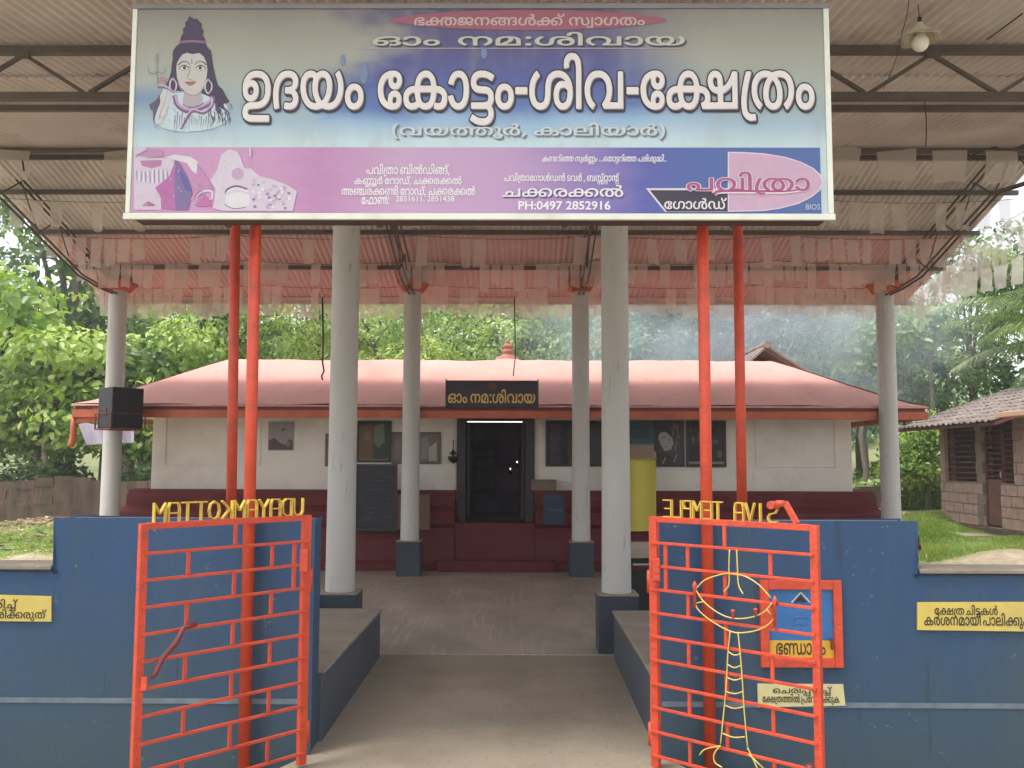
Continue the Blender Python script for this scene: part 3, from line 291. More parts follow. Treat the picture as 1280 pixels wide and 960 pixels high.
 180: [409,114,49,-5,10,-1,12,0,10,3,8,6,7,6,6,9,2,9,2,11,-1,13,-3,11,-6,10,-9,7,-13,5,-12,1,-13,-1,-12,-4,6,15,11,13,15,9,20,3,18,-2,12,-8,5,-10,3,-14,0,-86,4,-4,21,0,2,1,1,3,1,75,1,13,2,9,6,11,8,7,11,4,14,2,3,-1,-9,-12,-7,-15,-3,-8,0,-13,2,-12,4,-9,6,-9,8,-6,16,-6,20,0,16,7,12,11,4,8,3,10,0,19,-5,17,-13,18,1,0,10,0,11,-3,9,-5,7,-7,6,-10,3,-10,1,-10,-1,-14,-2,-11,-5,-12,-13,-17,-99,0,-2,-4,0,-17,1,-3,211,0,2,4,0,139,-4,2,-22,0,-2,-2,-1,-118,-2,-1,-47,1,9,16,4,17,2,21,-3,17,-5,17,-9,13,-11,10,-15,7,-12,4,-13,1,-17,-1,-19,-5,-19,5,-23,1,-13,-3,-11,-4,-9,-6,-10,-8,-9,8,-10,6,-20,6,-26,0,-11,-2,-14,-4,-19,-12,-13,-16,-10,-19,-4,-25,2,-26,3,-13,4,-9,7,-8,8,-7,8,-5,14,57,18,-9,3,-6,6,-5,10,-3,14,12,7,15,3,7,-2,7,-6,3,-7,0,-10,-2,-8,-4,-6,-6,-3,16,223,54,-6,3,-4,6,-2,8,0,11,1,9,4,7,5,8,7,6,8,-7,6,-10,3,-10,0,-13,-2,-9,-4,-6,-7,-3],
 183: [548,162,49,-5,18,-1,9,2,8,3,8,6,5,6,7,16,2,15,-2,15,-6,11,-8,9,-11,6,-13,2,-14,0,-15,-5,6,15,9,11,11,8,14,5,16,1,14,-2,10,-6,6,-9,3,-8,1,-12,0,-83,4,-4,21,0,3,2,1,78,1,16,4,10,7,9,8,5,10,4,13,1,12,-1,-17,-18,-6,-12,-5,-12,-3,-23,1,-13,3,-12,6,-14,9,-11,13,-7,15,-4,20,1,11,3,8,4,7,6,6,8,8,17,2,22,-3,25,-9,20,-15,20,16,1,13,-3,10,-7,8,-10,3,-10,1,-14,1,-77,3,-3,21,-1,4,2,0,78,2,15,2,9,5,7,6,6,9,5,15,3,16,-1,-14,-15,-11,-19,-5,-19,0,-21,4,-20,9,-15,12,-10,17,-7,20,0,12,2,7,4,9,6,6,6,9,18,3,12,0,13,-2,23,-9,22,-17,20,22,0,15,-4,8,-4,7,-6,9,-14,3,-10,1,-11,0,-13,-3,-10,-8,-16,-8,-9,-10,-7,-1,-3,15,-19,8,4,12,10,9,11,7,12,5,14,3,12,0,14,-1,15,-3,12,-4,10,-6,9,-8,9,-8,7,-10,5,-23,6,-30,0,-14,-3,-11,-3,-24,6,-15,1,-15,-1,-12,-3,-10,-4,-9,-6,-10,-9,-11,10,-11,6,-12,5,-13,2,-22,-1,-22,-6,-14,4,-12,2,-17,1,-12,-1,-21,-7,-18,-13,-15,12,-14,6,-20,3,-21,-1,-11,-3,-14,-6,-17,-12,-9,-11,-6,-10,-7,-22,-2,-14,1,-18,2,-13,4,-13,7,-10,7,-8,9,-5,14,57,18,-9,3,-6,6,-5,10,-3,14,12,7,15,3,7,-2,7,-6,3,-7,0,-10,-2,-8,-4,-6,-6,-3,16,231,18,-10,4,-7,9,-4,11,-1,18,3,15,5,13,9,13,10,9,11,-12,8,-15,4,-16,1,-19,-2,-13,-6,-11,-9,-5,16,417,18,-10,4,-7,9,-4,11,0,18,2,15,5,13,9,13,10,9,11,-12,8,-15,4,-15,1,-20,-2,-13,-6,-10,-9,-6],
 184: [141,77,54,-66,32,0,13,2,11,4,10,6,6,6,6,9,3,8,0,12,-1,10,-4,8,-8,10,9,12,4,15,-1,17,-6,12,-9,9,-11,5,-17,3,-42,3,-10,4,-4,7,-1,8,5,8,8,5,11,2,17,1,15,-2,16,-5,15,-8,3,1,13,17,0,4,-18,9,-21,6,-15,2,-20,1,-14,-1,-13,-3,-11,-5,-9,-7,-6,-8,-4,-12,-1,-12,3,-12,5,-9,8,-8,12,-6,13,-3,48,-3,9,-5,3,-7,1,-7,-2,-6,-5,-5,-7,-3,-19,-2,-64,0,-2,-2,-1,-20,2,-2,67,0,17,1,7,-5,5,-6,2,-10,-3,-9,-8,-6,-11,-3,-16,0,-16,2,-17,4,-18,10,-4,-2,-12,-17,1,-4,26,-12],
 187: [502,140,49,-5,18,-1,9,2,8,3,8,6,5,6,7,16,2,15,-2,15,-6,11,-8,9,-11,6,-13,2,-14,0,-15,-5,6,15,9,11,11,8,14,5,16,1,14,-3,10,-5,6,-9,3,-8,1,-13,0,-82,4,-3,21,-1,3,2,1,83,1,15,3,9,3,6,6,5,8,3,12,1,10,-3,8,-6,4,-8,3,-20,0,-83,3,-3,22,0,3,1,1,98,3,9,3,6,4,4,6,4,9,1,9,-1,6,-3,5,-6,5,-15,1,-50,5,-23,7,-11,8,-8,10,-6,13,-3,16,0,14,3,11,6,10,10,14,-12,16,-7,13,0,13,1,19,7,9,6,7,8,7,10,5,11,5,24,-2,26,-6,19,-9,15,-20,20,-3,3,-4,-1,-15,-16,0,-2,17,-18,9,-16,4,-21,-1,-12,-2,-11,-7,-15,-11,-10,-14,-3,-14,2,-5,4,-5,6,-5,14,-1,95,-3,2,-23,-1,-2,-3,0,-81,-2,-19,-4,-10,-6,-6,-9,-3,-10,0,-6,2,-6,4,-6,11,-2,16,-1,43,-5,21,-10,15,-13,9,-17,5,-20,-1,-16,-7,-12,-10,-10,9,-11,6,-15,3,-15,0,-10,-2,-10,-4,-9,-6,-7,-7,-18,12,-15,5,-20,2,-21,-2,-11,-4,-13,-6,-17,-14,-9,-12,-5,-10,-5,-24,0,-28,3,-14,3,-9,7,-10,7,-8,9,-5,14,57,18,-9,3,-6,6,-5,10,-3,14,12,7,15,3,7,-2,7,-6,3,-7,0,-10,-2,-8,-4,-6,-6,-3],
 190: [342,138,114,-87,15,-1,15,4,9,7,7,10,2,10,0,12,-3,10,-6,8,-7,6,-10,3,-10,0,-11,-1,4,5,8,6,9,3,10,1,10,0,7,-2,6,-5,4,-6,3,-16,0,-50,2,-3,20,0,4,2,1,67,5,9,5,3,6,1,8,0,5,-2,4,-4,3,-7,1,-13,0,-53,2,-3,21,0,3,2,2,66,2,6,3,4,5,3,5,1,10,-1,8,-4,4,-6,3,-12,-1,-12,-2,-10,-6,-10,-9,-10,0,-4,14,-15,4,1,8,8,8,11,6,11,4,13,0,15,-1,11,-4,13,-7,10,-9,7,11,14,6,14,4,16,2,17,-1,15,-5,17,-6,12,-10,13,-10,7,-10,4,-12,3,-14,1,-11,-2,-11,-3,-10,-7,-8,-8,-9,9,-8,6,-13,4,-14,1,-12,-1,-11,-4,-11,-7,-8,-7,-14,10,-11,5,-16,3,-17,1,-16,-2,-15,-5,-14,-8,-11,-10,-12,-18,-6,-16,-3,-25,2,-21,5,-18,9,-13,11,-9,17,-6,12,0,10,1,10,4,9,6,7,8,4,9,3,11,0,12,-2,12,-4,9,-7,8,-9,7,-10,3,-12,1,-13,-1,-12,-4,8,17,7,9,11,8,10,4,13,2,13,-1,12,-3,7,-6,5,-8,4,-20,0,-65,-18,-9,-12,-11,-9,-16,-4,-16,2,-19,5,-14,10,-12,13,122,-65,-5,2,-4,4,-3,6,-1,8,4,3,6,2,12,0,3,-3,3,-4,0,-6,-1,-6,-4,-5,16,188,6,-12,8,-19,5,-1,2,0,60,2,19,4,8,5,6,7,4,9,2,14,-2,9,-6,6,-10,2,-16,0,-66,-14,-5,17,253,7,-11,9,0,64,2,18,5,12,7,6,11,4,12,-1,8,-3,6,-5,9,-14,5,-20,-2,-22,-7,-18,-12,-15,-3,-2,-16,-4,14,57,18,-9,3,-6,6,-5,10,-3,14,12,7,15,3,7,-2,7,-6,3,-7,0,-10,-2,-8,-4,-6,-6,-3],
 191: [366,132,49,-5,20,-1,9,2,9,5,6,5,6,7,4,9,2,9,1,14,-3,13,-6,12,-8,8,-12,6,-13,1,-15,-1,-12,-4,4,11,7,11,9,8,10,6,17,4,18,-1,12,-5,8,-9,4,-10,1,-13,0,-82,2,-3,3,-1,21,1,3,2,1,93,4,15,8,9,12,4,13,-1,10,-4,6,-9,3,-9,1,-12,0,-85,1,-3,3,-1,21,1,3,1,1,75,4,15,9,15,12,10,16,6,24,1,18,-4,6,-6,0,-7,-1,-3,-5,-1,-29,-1,-15,-4,-12,-9,-4,-7,-1,-7,0,-9,2,-7,4,-7,6,-5,16,-5,34,-3,5,-3,1,-5,-2,-4,-4,-3,-15,-2,-19,2,-21,7,-2,-2,-8,-17,0,-3,6,-4,15,-4,30,-3,23,3,8,3,7,6,5,6,4,9,0,9,-1,8,-5,10,-10,8,-15,4,-32,2,-4,3,-1,5,2,2,7,2,36,2,12,5,7,7,3,8,1,12,-2,10,-6,10,-11,9,-14,5,-18,3,-23,-1,-20,-4,-18,-8,-14,-13,-8,11,-8,7,-12,5,-13,3,-15,0,-14,-4,-12,-6,-10,-9,-18,12,-20,6,-26,0,-21,-5,-13,-6,-8,-6,-15,-16,-10,-20,-4,-24,2,-27,3,-13,4,-9,7,-8,8,-7,8,-5,14,57,18,-9,3,-6,6,-5,10,-3,14,12,7,15,3,7,-2,7,-6,3,-7,0,-10,-2,-8,-4,-6,-6,-3],
 196: [440,126,48,-5,4,0,14,18,-1,3,-16,14,-8,12,-5,18,0,20,5,15,8,10,11,9,12,5,14,2,17,-1,-17,-19,-6,-11,-5,-12,-2,-12,-1,-15,2,-14,3,-11,7,-13,11,-10,12,-7,15,-2,20,1,17,7,7,6,5,8,8,17,2,22,-3,23,-9,22,-17,20,17,1,13,-3,12,-7,7,-10,3,-10,1,-14,1,-77,3,-3,22,0,3,1,0,78,1,14,3,8,4,8,7,7,7,4,15,3,18,0,-14,-15,-11,-19,-5,-19,0,-25,6,-20,9,-14,13,-9,18,-5,21,1,10,3,8,4,7,6,6,7,8,18,2,22,-3,25,-8,20,-17,20,22,0,17,-4,13,-10,9,-14,3,-10,1,-11,0,-13,-3,-11,-9,-16,-7,-8,-10,-7,-1,-3,15,-19,2,1,6,4,14,12,9,11,7,13,4,13,2,14,0,16,-2,14,-8,20,-14,16,-19,11,-20,5,-30,0,-14,-3,-11,-4,-13,5,-11,2,-15,1,-15,-1,-11,-3,-11,-4,-9,-6,-10,-9,-10,9,-9,6,-12,5,-13,2,-25,0,-24,-7,-16,5,-15,3,-17,0,-18,-3,-21,-9,-10,-7,-7,-8,-11,-18,-5,-23,1,-25,7,-22,13,-19,10,-9,16,124,18,-11,4,-7,8,-4,12,-1,16,2,15,5,14,8,13,11,9,12,-12,8,-14,4,-15,1,-17,-2,-15,-6,-11,-9,-6,16,310,18,-11,4,-7,8,-4,12,0,16,2,15,5,14,8,13,11,10,10,-10,8,-14,5,-18,1,-17,-2,-15,-6,-11,-9,-6],
 200: [296,115,106,-5,23,-1,20,3,18,9,12,11,8,-9,9,-7,8,-4,12,-3,13,0,14,2,11,4,9,6,11,11,8,11,5,14,3,18,-1,18,-3,17,-6,15,-9,13,-12,13,-10,8,-3,-2,-15,-16,1,-4,16,-15,7,-11,5,-16,0,-22,-4,-17,-9,-14,-13,-7,-15,-1,-7,2,-6,5,-5,7,-3,9,-1,20,-1,78,-3,2,-24,-1,-1,-3,0,-75,-4,-20,-6,-11,-9,-7,-12,-6,-15,-1,-18,3,-4,2,-1,5,2,2,20,1,12,3,10,6,5,8,2,12,-1,10,-5,8,-9,8,8,9,4,11,0,12,-5,11,-8,7,-11,5,-12,3,-17,1,-13,-1,-18,-3,-12,-5,-13,-9,-11,-11,-6,-10,-6,-15,-4,-16,-1,-20,0,-18,3,-22,5,-18,4,-1,20,3,2,2,-4,30,-1,29,3,21,7,17,8,9,11,8,13,4,16,1,11,-1,8,-3,4,-5,-1,-8,-2,-3,-5,-2,-28,-2,-1,-3,0,-18,3,-2,22,0,9,-2,5,-4,1,-7,-2,-4,-4,-1,-24,-2,-11,-4,-8,-9,-3,-14,3,-11,8,-10,11,-7],
 205: [265,122,169,-87,5,0,14,15,-1,3,-8,7,-5,7,-3,8,-1,9,1,10,3,9,6,7,7,5,12,2,13,-1,10,-6,6,-7,4,-15,-1,-14,-5,-10,-11,-11,-1,-3,15,-15,3,0,5,4,13,14,5,10,4,14,0,16,-3,12,-5,10,-11,13,10,11,7,16,2,22,-2,18,-4,15,-7,15,-9,13,-13,12,9,12,6,10,2,11,0,11,-4,11,-6,8,-9,6,-11,4,-12,0,-14,-1,-13,-2,-2,-3,6,-20,3,-1,11,2,11,0,6,-2,4,-4,2,-7,-1,-8,-4,-7,-7,-8,-22,5,-27,-2,-20,-7,-16,-12,-11,11,-15,8,-18,2,-18,-2,-17,-7,-13,-12,-11,-17,-6,-19,-1,-15,1,-13,2,-13,5,-14,7,-12,9,-11,15,-15,4,0,15,16,1,4,-17,17,-9,16,-4,22,1,12,2,10,8,16,6,6,7,3,7,3,9,0,7,-2,6,-3,8,-10,3,-12,1,-94,2,-2,23,0,3,3,0,76,2,14,3,10,7,10,9,6,12,3,19,1,-19,-28,-5,-14,-3,-13,-1,-15,3,-18,5,-14,8,-10,-11,-8,-7,-10,-5,-10,-2,-13,1,-16,4,-13,9,-13,16,202,18,-10,4,-6,8,-4,11,-1,16,3,15,5,14,8,14,9,9,10,-11,8,-15,5,-17,1,-16,-3,-15,-5,-10,-8,-6],
 208: [224,82,60,-82,3,-1,2,1,13,13,-1,3,-6,6,-3,5,-1,6,1,7,6,6,9,2,11,-3,6,-7,0,-11,-7,-11,8,-17,105,0,3,2,1,219,-2,3,-24,1,-3,-3,0,-118,-75,0,3,10,1,10,0,10,-4,10,-4,9,-7,8,-8,5,-10,4,-20,3,-18,-2,-15,-7,-11,-12,-6,-10,-2,-10,0,-11,1,-10,4,-10,5,-8,16,-15,2,0,2,1,12,17,-1,2,-8,8,-4,7,-1,10,1,10,3,6,6,6,6,2,8,1,9,0,6,-3,5,-5,4,-7,1,-10,-1,-10,-10,-17,10,-16,100,-1,0,-1,0,-54,-57,0,2,13,-2,11,-5,10,-10,8,-12,5,-14,1,-14,-2,-11,-4,-7,-7,-6,-7,-3,-9,0,-10,1,-9,3,-7,6,-9],
 220: [168,63,52,-87,3,-1,2,1,14,15,-1,3,-8,7,-5,8,-3,7,-1,9,1,9,4,9,6,7,7,4,13,2,12,-1,9,-5,7,-9,4,-12,-1,-14,-6,-11,-11,-11,1,-4,12,-13,3,-1,2,1,12,12,9,12,4,10,2,18,-3,16,-6,12,-10,12,20,16,11,19,4,10,3,12,-1,25,-6,20,-10,15,-15,12,-19,8,-16,3,-19,0,-16,-3,-15,-5,-13,-8,-10,-9,-8,-13,-5,-14,-2,-12,-1,-13,2,-12,4,-14,5,-11,8,-10,10,-10,9,-6,-9,-12,-7,-13,-2,-17,2,-16,3,-9,5,-8,28,64,15,-2,0,4,5,-1,2,-10,8,-8,7,-6,9,-4,10,-1,20,4,17,5,9,6,6,15,9,19,3,11,-1,10,-3,8,-4,7,-6,5,-6,4,-9,3,-20,-1,-10,-3,-10,-9,-15,-17,-14,0,-2,3,-6,-21,3],
 232: [306,118,97,-87,3,-1,2,1,15,14,0,3,-9,8,-7,10,-3,9,-1,11,1,10,4,8,7,5,8,3,8,-1,6,-1,5,-5,3,-5,1,-11,0,-54,2,-3,20,0,4,2,1,64,4,9,9,4,12,-1,7,-6,2,-9,1,-24,3,-13,6,-13,11,-9,15,-5,22,0,16,6,7,6,6,7,4,8,4,10,1,21,-6,20,-12,17,11,15,6,17,3,20,-1,22,-4,19,-8,15,-12,15,-14,13,-3,1,-2,-1,-14,-18,16,-16,9,-17,4,-20,-1,-21,-4,-14,-6,-10,-8,-6,-11,-3,-16,2,-7,4,-4,6,-4,15,-1,47,-4,19,-4,9,-5,8,-8,7,-7,4,-18,5,-20,-1,-15,-7,-13,-11,-12,10,-11,6,-15,3,-14,-1,-10,-2,-12,-5,-11,-7,-9,-10,-8,-15,-5,-18,-1,-19,2,-17,5,-15,8,-15,11,-14,14,-12,4,1,15,17,0,3,-11,9,-7,8,-9,18,-2,11,-1,14,2,12,3,10,6,9,6,7,8,4,9,2,10,-1,7,-3,6,-5,4,-8,3,-20,1,-68,-13,-9,-9,-10,-5,-13,-2,-16,1,-15,5,-14,8,-12,14,241,-63,-7,4,-4,6,-2,33,-4,13,17,1,15,2,7,-9,5,-10,2,-12,-1,-12,-4,-8,-6,-7,-8,-2,17,152,4,-11,9,-13,4,0,64,2,17,5,13,9,7,11,2,7,-1,7,-3,4,-5,3,-6,3,-17,2,-48,3,-13,4,-9,-19,-4],
 272: [75,25,44,-63,3,-1,21,0,2,1,1,2,-16,31,-9,28,-7,32,-3,35,2,34,4,29,12,37,17,34,-1,3,-2,1,-23,0,-10,-15,-10,-20,-7,-21,-6,-23,-4,-29,-1,-42,6,-43,12,-38,10,-20],
 273: [75,26,5,-63,3,-1,21,0,11,14,10,20,8,23,5,22,4,29,1,24,0,24,-7,42,-7,23,-6,16,-11,20,-8,10,-21,1,-3,-1,-1,-3,16,-32,11,-31,6,-34,2,-34,-2,-35,-6,-32,-12,-33,-14,-29],
 276: [62,11,5,-35,3,-1,16,0,4,3,11,26,9,26,1,8,-2,5,-27,0,-3,-2,-13,-62],
 277: [80,8,7,54,3,-1,61,0,3,4,0,21,-4,3,-61,0,-3,-4],
 278: [67,16,27,-5,7,-1,8,1,6,5,3,5,1,8,-1,10,-4,7,-6,3,-8,1,-7,-1,-7,-4,-3,-6,-1,-10,1,-8,4,-7],
 290: [67,16,27,-5,7,-1,8,1,6,5,3,5,1,8,-1,10,-4,7,-6,3,-8,1,-7,-1,-7,-4,-3,-6,-1,-10,1,-8,4,-7,16,27,101,9,-1,6,2,6,4,3,6,1,9,-1,9,-4,6,-6,4,-8,1,-7,-1,-7,-4,-3,-6,-1,-10,1,-9,5,-6],
}
GLYPH_M = {
 3: [77],
 6: [113,32,53,-7,11,1,10,2,9,3,8,6,7,6,5,9,4,7,2,10,0,11,-2,10,-3,10,-5,8,-7,7,-8,5,-10,4,-10,2,-11,0,-11,-1,-10,-3,-8,-5,-7,-7,-6,-8,-4,-9,-2,-10,-1,-11,2,-10,3,-10,7,-9,7,-8,9,-5,10,-3,16,52,18,-10,4,-6,7,-3,11,1,12,3,8,6,6,9,4,10,0,9,-4,6,-6,3,-10,0,-13,-3,-9,-6,-6,-9,-4],
 13: [173,90,58,-54,100,0,2,0,2,3,0,20,-3,2,-104,1,-12,3,-3,2,-2,4,0,5,1,4,2,2,5,3,54,3,14,3,14,4,10,6,8,6,7,8,6,9,6,17,2,18,-1,17,-5,16,-7,14,-10,11,-13,9,-15,6,-15,2,-20,1,-17,-2,-15,-4,-14,-7,-11,-10,-10,-12,-5,-13,-2,-12,0,-15,2,-11,4,-12,6,-8,9,-7,9,-5,12,-2,11,0,10,2,8,4,7,5,6,6,4,8,2,9,1,8,-1,9,-2,9,-4,7,-6,7,-7,5,-9,3,-11,1,-12,-1,-1,0,4,3,10,6,12,3,17,1,15,-2,10,-3,10,-6,7,-9,5,-10,2,-16,-1,-20,-6,-13,-9,-9,-10,-5,-13,-4,-18,-1,-30,-1,-14,-2,-13,-7,-6,-5,-4,-5,-3,-10,-1,-11,2,-10,4,-9,8,-6,10,-5,11,-3,16,49,50,-7,2,-5,5,-3,9,0,9,6,5,6,3,9,1,6,-1,5,-4,3,-5,1,-8,-1,-6,-4,-6,-4,-3,-6,-1],
 23: [260,66,51,-7,12,1,10,1,10,4,11,5,14,-7,16,-3,17,0,16,4,14,9,11,14,7,16,4,23,16,-2,11,-6,4,-4,2,-5,-1,-12,-4,-8,-7,-4,-10,-1,-18,2,-2,-3,-5,-16,0,-3,7,-3,15,-2,13,1,13,2,9,4,5,3,5,5,5,8,3,9,1,8,0,10,-2,9,-3,8,-4,6,-6,6,-7,4,-16,7,-25,3,-4,17,-5,13,-8,11,-12,10,-10,5,-12,3,-17,0,-13,-3,-17,-8,-12,-13,-7,-14,-6,-21,-23,-3,-18,-6,-13,-10,-8,-12,-2,-10,0,-13,2,-12,5,-9,7,-8,9,-5,10,-3,12,53,18,-10,2,-7,6,-3,9,1,11,5,6,7,4,8,3,14,1,4,-19,6,-16,-11,-5,12,128,18,-12,3,-5,4,-5,5,-6,13,-2,18,65,0,-3,-19,-6,-14,-6,-5,-5,-3,-7,-1,13,99,86,-1,1,3,11,3,8,4,5,5,5,5,2,13,2,12,-2,9,-6,7,-10,4,-15,-1,-1],
 38: [254,92,123,-7,12,1,9,1,8,4,8,4,7,7,5,6,7,17,2,13,0,15,-1,11,-3,11,-5,11,-5,9,-15,17,23,0,16,-4,7,-4,7,-6,8,-14,3,-10,2,-11,-1,-13,-2,-11,-4,-9,-5,-7,-18,-16,1,-4,11,-15,2,-2,3,0,9,6,11,10,8,11,8,14,4,15,2,16,0,16,-4,16,-6,14,-9,11,-11,9,-17,9,-21,4,-15,0,-14,-1,-13,-3,-10,-4,-13,5,-12,2,-13,1,-14,0,-18,-4,-15,-6,-12,-9,-12,-14,-8,-16,-3,-15,-1,-20,3,-16,6,-15,10,-15,12,-13,13,-8,3,2,13,17,-1,3,-10,8,-8,8,-5,8,-3,8,-3,12,0,12,1,10,3,10,4,6,6,8,6,5,8,5,17,4,21,0,-8,-9,-8,-9,-10,-20,-4,-20,1,-24,3,-8,4,-10,4,-8,6,-6,14,-9,10,-2,17,125,18,-11,4,-8,8,-4,12,0,16,2,15,5,14,8,13,10,9,11,-12,8,-14,5,-15,1,-16,-2,-16,-5,-10,-4,-4,-5,-2],
 40: [160,74,97,-6,17,0,15,4,8,4,6,5,7,10,4,14,0,9,-2,7,-6,13,-13,10,9,7,6,9,3,10,0,13,-2,8,-6,10,-6,6,-9,5,-10,4,-11,2,-14,1,-14,-1,-17,-3,-15,-7,-13,-10,-11,-14,-9,-19,-3,-17,-2,-19,2,-25,3,-19,4,-15,4,-1,20,4,2,1,1,2,-5,33,-1,24,3,21,6,16,11,13,13,7,11,3,10,1,10,-1,8,-2,6,-4,4,-6,1,-10,-3,-7,-4,-4,-6,-3,-11,-2,-19,0,-2,-4,0,-17,1,-3,3,-1,22,0,8,-2,9,-5,4,-8,1,-6,-1,-6,-2,-4,-5,-4,-6,-2,-9,0,-21,2,-4,-2,-4,-18,1,-4,8,-2],
 49: [259,65,89,-7,21,1,21,5,13,-3,13,-2,14,-1,14,2,14,3,12,5,11,8,10,9,9,13,7,15,3,17,1,17,-2,19,-5,16,-8,15,-9,13,-5,0,-17,-12,-1,-3,11,-19,6,-19,0,-22,-2,-12,-3,-8,-7,-13,-10,-10,-13,-6,-13,-3,-13,0,11,14,10,19,5,20,0,19,-2,13,-6,15,-7,10,-8,8,-14,7,-13,2,-10,0,-10,-1,-20,-9,-7,5,-9,3,-10,2,-11,0,-13,-2,-10,-3,-10,-7,-6,-6,-6,-7,-5,-10,-2,-9,-2,-13,0,-13,2,-14,4,-13,4,-11,13,-17,7,-7,9,-7,21,-9,22,86,18,-16,5,-14,9,-10,13,-8,17,-3,21,2,17,4,7,4,6,5,4,6,2,14,1,6,-2,4,-3,-4,-14,-2,-11,1,-13,1,-14,4,-13,5,-10,7,-12,9,-10,17,130,26,-11,11,-8,13,-6,17,-1,16,2,17,5,11,9,7,11,2,11,-2,5,-3,4,-4,5,-13,2,-16,-2,-17,-6,-17,-9,-13],
 55: [240,58,49,-6,4,1,13,17,0,2,-1,2,-9,7,-7,7,-9,14,-3,10,-1,11,0,10,2,10,7,15,10,11,12,6,17,3,16,-2,14,-7,10,-11,7,-15,2,-20,-1,-10,-3,-8,-8,-15,-16,-17,0,-2,10,-16,109,0,2,3,-1,141,-3,1,-22,0,-3,-3,-1,-118,-49,1,8,13,5,14,2,15,0,18,-4,17,-6,13,-8,11,-12,10,-12,6,-13,4,-12,2,-15,0,-13,-1,-12,-3,-14,-6,-10,-7,-12,-14,-9,-17,-4,-20,1,-22,5,-18,9,-18,14,-15],
 56: [260,89,66,-7,14,1,14,3,11,6,9,9,6,10,4,13,2,13,2,33,4,19,5,7,8,7,10,4,12,2,14,-1,13,-3,11,-6,9,-8,-18,3,-16,-2,-14,-7,-10,-10,-7,-14,-4,-17,2,-20,5,-17,7,-8,7,-7,9,-6,10,-3,12,-1,12,1,11,3,10,6,10,9,6,10,5,13,3,15,0,16,-2,17,-5,17,-8,13,-9,11,-10,8,-14,7,-12,4,-18,2,-16,0,-16,-3,-14,-6,-10,-6,-8,-8,-6,-9,-4,-10,-4,-18,-2,-43,-4,-12,-5,-6,-6,-3,-7,-2,-10,0,-10,4,-9,8,-5,10,-4,14,0,21,5,19,9,15,15,13,1,3,-1,2,-14,16,-2,1,-3,-1,-11,-9,-10,-11,-7,-11,-5,-10,-4,-12,-2,-13,-1,-12,1,-16,3,-14,4,-9,6,-10,6,-8,9,-6,9,-5,11,-3,16,195,18,-10,3,-4,4,-4,5,-3,12,0,16,4,12,6,6,10,3,12,0,10,-4,9,-8,-1,-22,-3,-12,-6,-9,-9,-5],
 64: [126,61,54,-7,15,1,12,3,10,5,8,6,7,9,6,11,4,13,3,15,0,17,-1,18,-4,15,-5,12,-8,11,-10,8,-9,5,-14,3,-11,0,-13,-2,-10,-3,-8,-5,-8,-7,-7,-10,-6,-10,-3,-11,0,-2,2,-2,24,-4,2,2,6,14,5,7,7,6,9,2,9,0,7,-3,6,-6,5,-6,3,-10,2,-12,1,-13,-1,-15,-2,-12,-3,-8,-5,-7,-5,-5,-6,-3,-7,-2,-8,1,-7,2,-9,9,-8,18,-2,2,-24,-4,-2,-3,1,-7,5,-13,6,-8,6,-8,8,-5,9,-5,8,-2],
 65: [57,38,17,-4,23,0,2,2,1,2,0,146,-2,27,-2,11,-4,8,-6,8,-7,6,-8,5,-9,2,-11,1,-12,0,-8,-2,-9,-4,-8,-5,-5,-7,-5,-7,-2,-9,-1,-11,0,-8,1,-6,4,-2,23,5,1,2,0,11,1,8,5,6,7,4,8,0,6,-1,5,-3,4,-6,3,-10,2,-16,0,-153,1,-2],
 72: [149,58,86,-7,16,1,12,2,11,5,9,7,6,10,2,10,-1,12,-3,10,-9,10,-13,6,-16,1,-15,-2,-10,-7,-7,-8,-3,-12,-1,-8,1,-8,-1,0,-13,9,-9,12,-5,17,-1,18,3,13,7,12,9,9,11,6,0,-15,2,-11,6,-9,8,-7,13,-4,15,-1,14,4,9,7,6,8,4,10,0,12,-3,11,-5,8,-9,7,-10,4,-12,3,-20,0,-17,-2,-17,-6,-14,-7,-12,-10,-9,-13,-6,-14,-3,-13,0,-19,4,-18,6,-13,9,-12,11,-9,15,-8,16,-5,14,94,17,-3,5,-2,6,1,5,2,6,3,3,5,2,6,-1,4,-1,3,-4,2,-5,-1,-6,-1,-4,-8,-5,12,99,96,-5,4,-3,7,1,8,3,7,7,0,8,-3,4,-4,2,-5,-1,-8,-3,-5,-6,-2],
 162: [61,32,60,-50,26,2,3,1,0,3,-2,18,-1,2,-2,1,-19,-1,-13,3,-8,6,-5,11,-2,10,0,17,1,18,3,19,9,35,16,44,-2,3,-24,0,-3,-2,-9,-21,-8,-25,-6,-21,-6,-37,-1,-18,1,-15,5,-22,5,-10,6,-6,7,-6,8,-4,11,-4],
